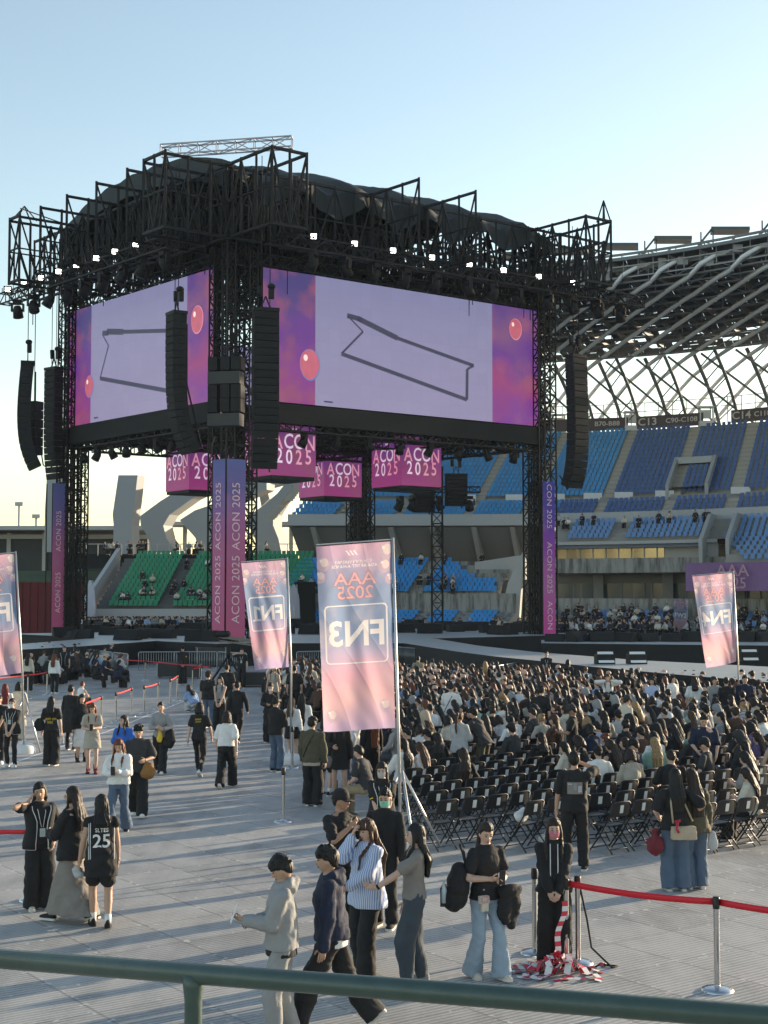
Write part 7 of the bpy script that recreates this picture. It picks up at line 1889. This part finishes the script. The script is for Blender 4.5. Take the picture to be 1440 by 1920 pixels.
nrm=V((dr.y,-dr.x,0)).normalized()
mb.add([V((q.x,q.y,z)) for z in (2.0,2.25) for q in (a+V((0,.25,0)),b+V((0,.25,0)),b+nrm*2.6,a+nrm*2.6)],[(3,2,1,0),(4,5,6,7),(0,1,5,4),(1,2,6,5),(2,3,7,6),(3,0,4,7)]); struct('stand_walkway_floor',mb,CONC)
mb=MB(); mb.add([V((q.x,q.y,z)) for z in (0,2.0) for q in (a+V((0,.2,0)),b+V((0,.2,0)),b+nrm*.2,a+nrm*.2)],[(0,1,5,4),(1,2,6,5),(2,3,7,6),(3,0,4,7)]); struct('stand_base_wall',mb,CONC)
# chequered ramp plate at the lower right corner
t=thing('ramp_plate','silver chequered metal ramp edge on black at the lower right corner','ramp',G(1400,1915)); mb=MB()
P_=[G(1290,1921),G(1345,1900),G(1460,1884),G(1520,1905),G(1430,1910),G(1385,1916),G(1370,1935)]; mb.slab([tuple(p[:2]) for p in P_],0,.03); mb.build('plate',ALU,t,world=True)
mb=MB(); P_=[G(1372,1936),G(1387,1918),G(1432,1912),G(1560,1904),G(1560,1990),G(1380,1990)]; mb.slab([tuple(p[:2]) for p in P_],0,.055); mb.build('rubber_ramp',BLK2,t,world=True)
mb=MB(); rt=random.Random(2)
for k in range(60):
    x=rt.uniform(1310,1450); y=1921-(x-1290)*.22+rt.uniform(0,12); p=G(x,y,.034); a_=rt.choice([.6,-.6,2.2]); d=V((math.cos(a_),math.sin(a_),0))*.03; mb.beam(p-d,p+d,.012)
mb.build('tread_studs',ALU,t,world=True)
# ================================================================ THINGS CARRIED
def wld(o,p): return WM[o]@V(p)
def soft(name,label,cat,blobs,mat,loc,rz=0,amp=.006,vox=.014,seed=1,extra=None,part='bag_body'):
    t=thing(name,label,cat,loc,rz); mb=MB()
    for c,r in blobs:
        if len(r)==4: mb.box(c,[2*k for k in r[:3]])
        else: mb.ell(c,r,None,14,10)
    o=bpy.data.objects.new(part,bpy.data.meshes.new(part)); COL.objects.link(o); o.parent=t
    def fin(me):
        wrinkle(me,amp,seed,30); me.materials.clear(); me.materials.append(mat); od=o.data; o.data=me; bpy.data.meshes.remove(od)
    remesh_job(mb,vox,2,fin)
    if extra: extra(t)
    return t
def phone(o,label,p=None,tilt=35,size=1.0,case=None):
    arms=META[o]['arms']; Wl,Wr=arms[0][2],arms[1][2]
    c=V(p) if p else (Wl+Wr)/2+V((0,.11,.045)); w_=wld(o,c)
    t=thing('mobile_phone',label,'phone',w_,o.rotation_euler.z,'phones in hands'); rot=Matrix.Rotation(R(tilt),3,'X')
    mb=MB(); mb.box((0,0,0),(.075*size,.009,.155*size),Matrix.Rotation(R(tilt-90+50),3,'X')); mb.build('phone_case',case or POSTB,t)
    mb=MB(); mb.box(Matrix.Rotation(R(tilt-40),3,'X')@V((0,-.0056,0)),(.069*size,.002,.148*size),Matrix.Rotation(R(tilt-40),3,'X')); mb.build('phone_screen',M('phone_glass',(.10,.11,.13),.1,0,0),t)
ph_by={p_back:'dark phone in the hands of the woman with the backpack',p_hood:'pale phone held up by the grey hoodie man',p_stripe:'phone held low by the striped shirt woman',p_tall:'phone raised by the tall man in black'}
phone(p_back,ph_by[p_back]); a=META[p_hood]['arms'][0]; phone(p_hood,ph_by[p_hood],a[2]+V((.02,.11,.06)),60,1.1,WHITEP); a=META[p_stripe]['arms'][0]; phone(p_stripe,ph_by[p_stripe],a[2]+V((.02,.11,.02)),70); a=META[p_tall]['arms'][1]; phone(p_tall,ph_by[p_tall],a[2]+V((-.05,.1,.08)),90)
for o in PEOPLE:
    L=o.get('label','')
    if o not in ph_by and any(k in L for k in ('phone','camera')) and 'crane' not in L: phone(o,'phone held by the '+' '.join(L.split()[:11]))
# backpack on the forearm of the woman with the phone
q=wld(p_back,(.33,-.06,1.02))
def bp(t):
    mb=MB(); mb.box((0,-.155,-.10),(.24,.05,.20)); mb.build('front_pocket',FM['coal'],t)
    mb=MB(); mb.tube([(.10,-.14,-.16),(.10,-.14,-.02),(.10,-.14,.03),(.10,-.14,.06)],[.033,.034,.016,.014],10); mb.build('water_bottle',M('bottle_plastic',(.45,.55,.62),.1,0,.1),t)
    mb=MB(); mb.tube([(-.08,.08,.2),(-.10,.06,.36),(-.06,.02,.44),(0,.06,.36),(.02,.10,.2)],.014,6); mb.build('shoulder_strap',FM['black'],t)
soft('backpack','bulky black backpack with a water bottle hanging from the woman in pale jeans','backpack',[((0,0,-.02),(.17,.13,.24)),((0,-.04,-.12),(.175,.14,.15)),((0,.02,.14),(.13,.10,.12))],FM['black'],q,p_back.rotation_euler.z+.9,seed=4,extra=bp)
q=wld(p_back,(-.20,.17,.86))
soft('folded_jacket','black jacket draped over the arm of the woman in pale jeans','jacket',[((0,0,.10),(.16,.09,.08)),((-.03,0,-.08),(.11,.075,.24)),((.07,.02,-.06),(.09,.07,.20))],FM['black'],q,p_back.rotation_euler.z,amp=.009,seed=6,part='jacket_cloth')
q=wld(p_back,(.115,.135,.86))
def flw(t):
    mb=MB()
    for k in range(7): a_=k*.9; mb.ell((.045*math.cos(a_),-.03,.035+.035*math.sin(a_)),(.014,.008,.014))
    mb.build('flower_trim',FM['pink'],t)
t=soft('belt_charm','small cream pouch charm with pink flowers at the hip of the woman in pale jeans','charm',[((0,0,.03),(.06,.022,.045,1)),((.01,0,-.05),(.04,.02,.05,1))],FM['cream'],q,p_back.rotation_euler.z+3.14,.003,.010,part='pouch_body',extra=flw)
# shoulder bag and red bag of the hugging pair
q=wld(p_hugA,(.06,-.20,.86))
def hb(t):
    mb=MB(); mb.tube([(-.15,.0,.12),(-.17,.03,.4),(-.14,.12,.62),(.0,.14,.5),(.14,.03,.14)],.013,6); mb.build('bag_strap',FM['beige'],t)
    mb=MB(); mb.tube([(-.10,-.06,.16),(-.12,-.08,.06),(-.09,-.08,.0)],[.03,.018,.02],6); mb.tube([(-.14,-.06,.15),(-.06,-.06,.17)],.02,6); mb.build('red_ribbon',M('ribbon_red',(.45,.02,.04),.6,0,.1),t)
soft('shoulder_bag','beige leather shoulder bag with a red ribbon worn by the hugging woman','bag',[((0,0,-.01),(.17,.045,.085,1)),((0,0,-.05),(.18,.06,.06,1))],FM['beige'],q,p_hugA.rotation_euler.z,.003,seed=8,extra=hb)
q=wld(p_hugA,(-.30,-.02,.66)); soft('drawstring_bag','dark red drawstring bag hanging at the left of the hugging pair','bag',[((0,0,-.02),(.12,.09,.16)),((0,0,.15),(.05,.05,.08))],FM['maroon'],q,0,.010,seed=9)
q=wld(p_hugB,(.25,-.06,.70)); soft('paper_bag','clear white carrier bag at the right of the hugging pair','bag',[((0,0,0),(.07,.04,.13)),((0,0,-.06),(.08,.05,.10))],FM['pale'],q,0,.008,seed=11)
def near_person(sub):
    return next(o for o in PEOPLE if sub in o.get('label',''))
for sub,off,rr_,mat,lab,nm in (('yellow brown bag',(-.20,.20,.86),(.13,.10,.16),fab('tan_leather',(.28,.14,.04)),'yellow brown bag held by the dark grey tee man','hand_bag'),('yellow brown bag',(.27,.08,.78),(.12,.09,.2),FM['black'],'black bundle hanging from the dark grey tee man','jacket_bundle'),
  ('black tote on her',(-.30,-.02,1.02),(.13,.07,.17),FM['black'],'black tote bag under the arm of the woman with yellow back print','tote_bag'),
  ('yellow pouch',(-.02,.22,.90),(.06,.04,.15),FM['yellow'],'bright yellow pouch of the woman in grey long sleeve','pouch'),('yellow pouch',(-.25,.16,.84),(.13,.10,.24),FM['black'],'black jacket hanging from the arm of the woman in grey long sleeve','jacket_bundle'),
  ('white tote',(-.02,.22,1.05),(.20,.06,.20),FM['white'],'big white tote bag under the largest flag','tote_bag'),('furry grey',(-.1,.25,.80),(.13,.10,.12),FM['pale'],'furry grey bag held in the aisle','fur_bag'),('black minidress',(.22,.1,.78),(.10,.07,.12),FM['taupe'],'grey shoulder bag of the black minidress woman','shoulder_bag'),
  ('jersey number 25',(-.30,.10,.72),(.07,.05,.09),FM['pale'],'small pale pouch in the hand of the jersey wearer','pouch')):
    o=near_person(sub); soft(nm,lab,'bag',[((0,0,0),rr_),((.02,0,-rr_[2]*.35),(rr_[0]*1.05,rr_[1]*1.05,rr_[2]*.6))],mat,wld(o,off),o.rotation_euler.z,.007,.016,seed=len(lab))
# bags and jackets left on the near chairs and floor
rbag=random.Random(31); nb=0
for (p,r,k) in SEATS[:210]:
    if rbag.random()<.10 and nb<16:
        m_,w_=rbag.choice([('white','white'),('black','black'),('beige','beige'),('cream','cream'),('pale','grey'),('denim','blue denim')]); onf=rbag.random()<.5
        q=p+V((0,0,.12)) if onf else p+E2*.03+V((0,0,.54)); nb+=1
        soft('hand_bag','%s bag %s chair row %s, place %s from the left'%(w_,'under' if onf else 'on',num(ROWN[r]),num(k-k0[r]+1)),'bag',[((0,0,0),(.14,.09,.10)),((.04,0,.03),(.10,.08,.10))],FM[m_],q,R(FACE),.009,.018,seed=nb)
t=thing('water_jug','round white plastic float lying on the floor behind the striped shirt woman','container',G(758,1612),0)
mb=MB(); mb.lathe([(0,.30),(.10,.30),(.2,.26),(.26,.16),(.26,.06),(.22,0),(0,0)],n=24); mb.build('body',WHITEP,t); mb=MB()
for z in (.08,.14,.2): mb.lathe([(.262,z),(.272,z+.015),(.262,z+.03)],n=24)
mb.build('ribs',WHITEP,t)
run_jobs()
# ================================================================ AIR
m=bpy.data.materials.new('haze_air'); m.use_nodes=True; n=m.node_tree.nodes; n.remove(n['Principled BSDF'])
pv=n.new('ShaderNodeVolumePrincipled'); pv.inputs['Color'].default_value=(.72,.86,1,1); pv.inputs['Density'].default_value=.00013
m.node_tree.links.new(pv.outputs[0],n['Material Output'].inputs['Volume'])
b=MB(); b.box((0,600,23.5),(1900,1900,49)); o=b.build('haze',m); o['kind']='stuff'
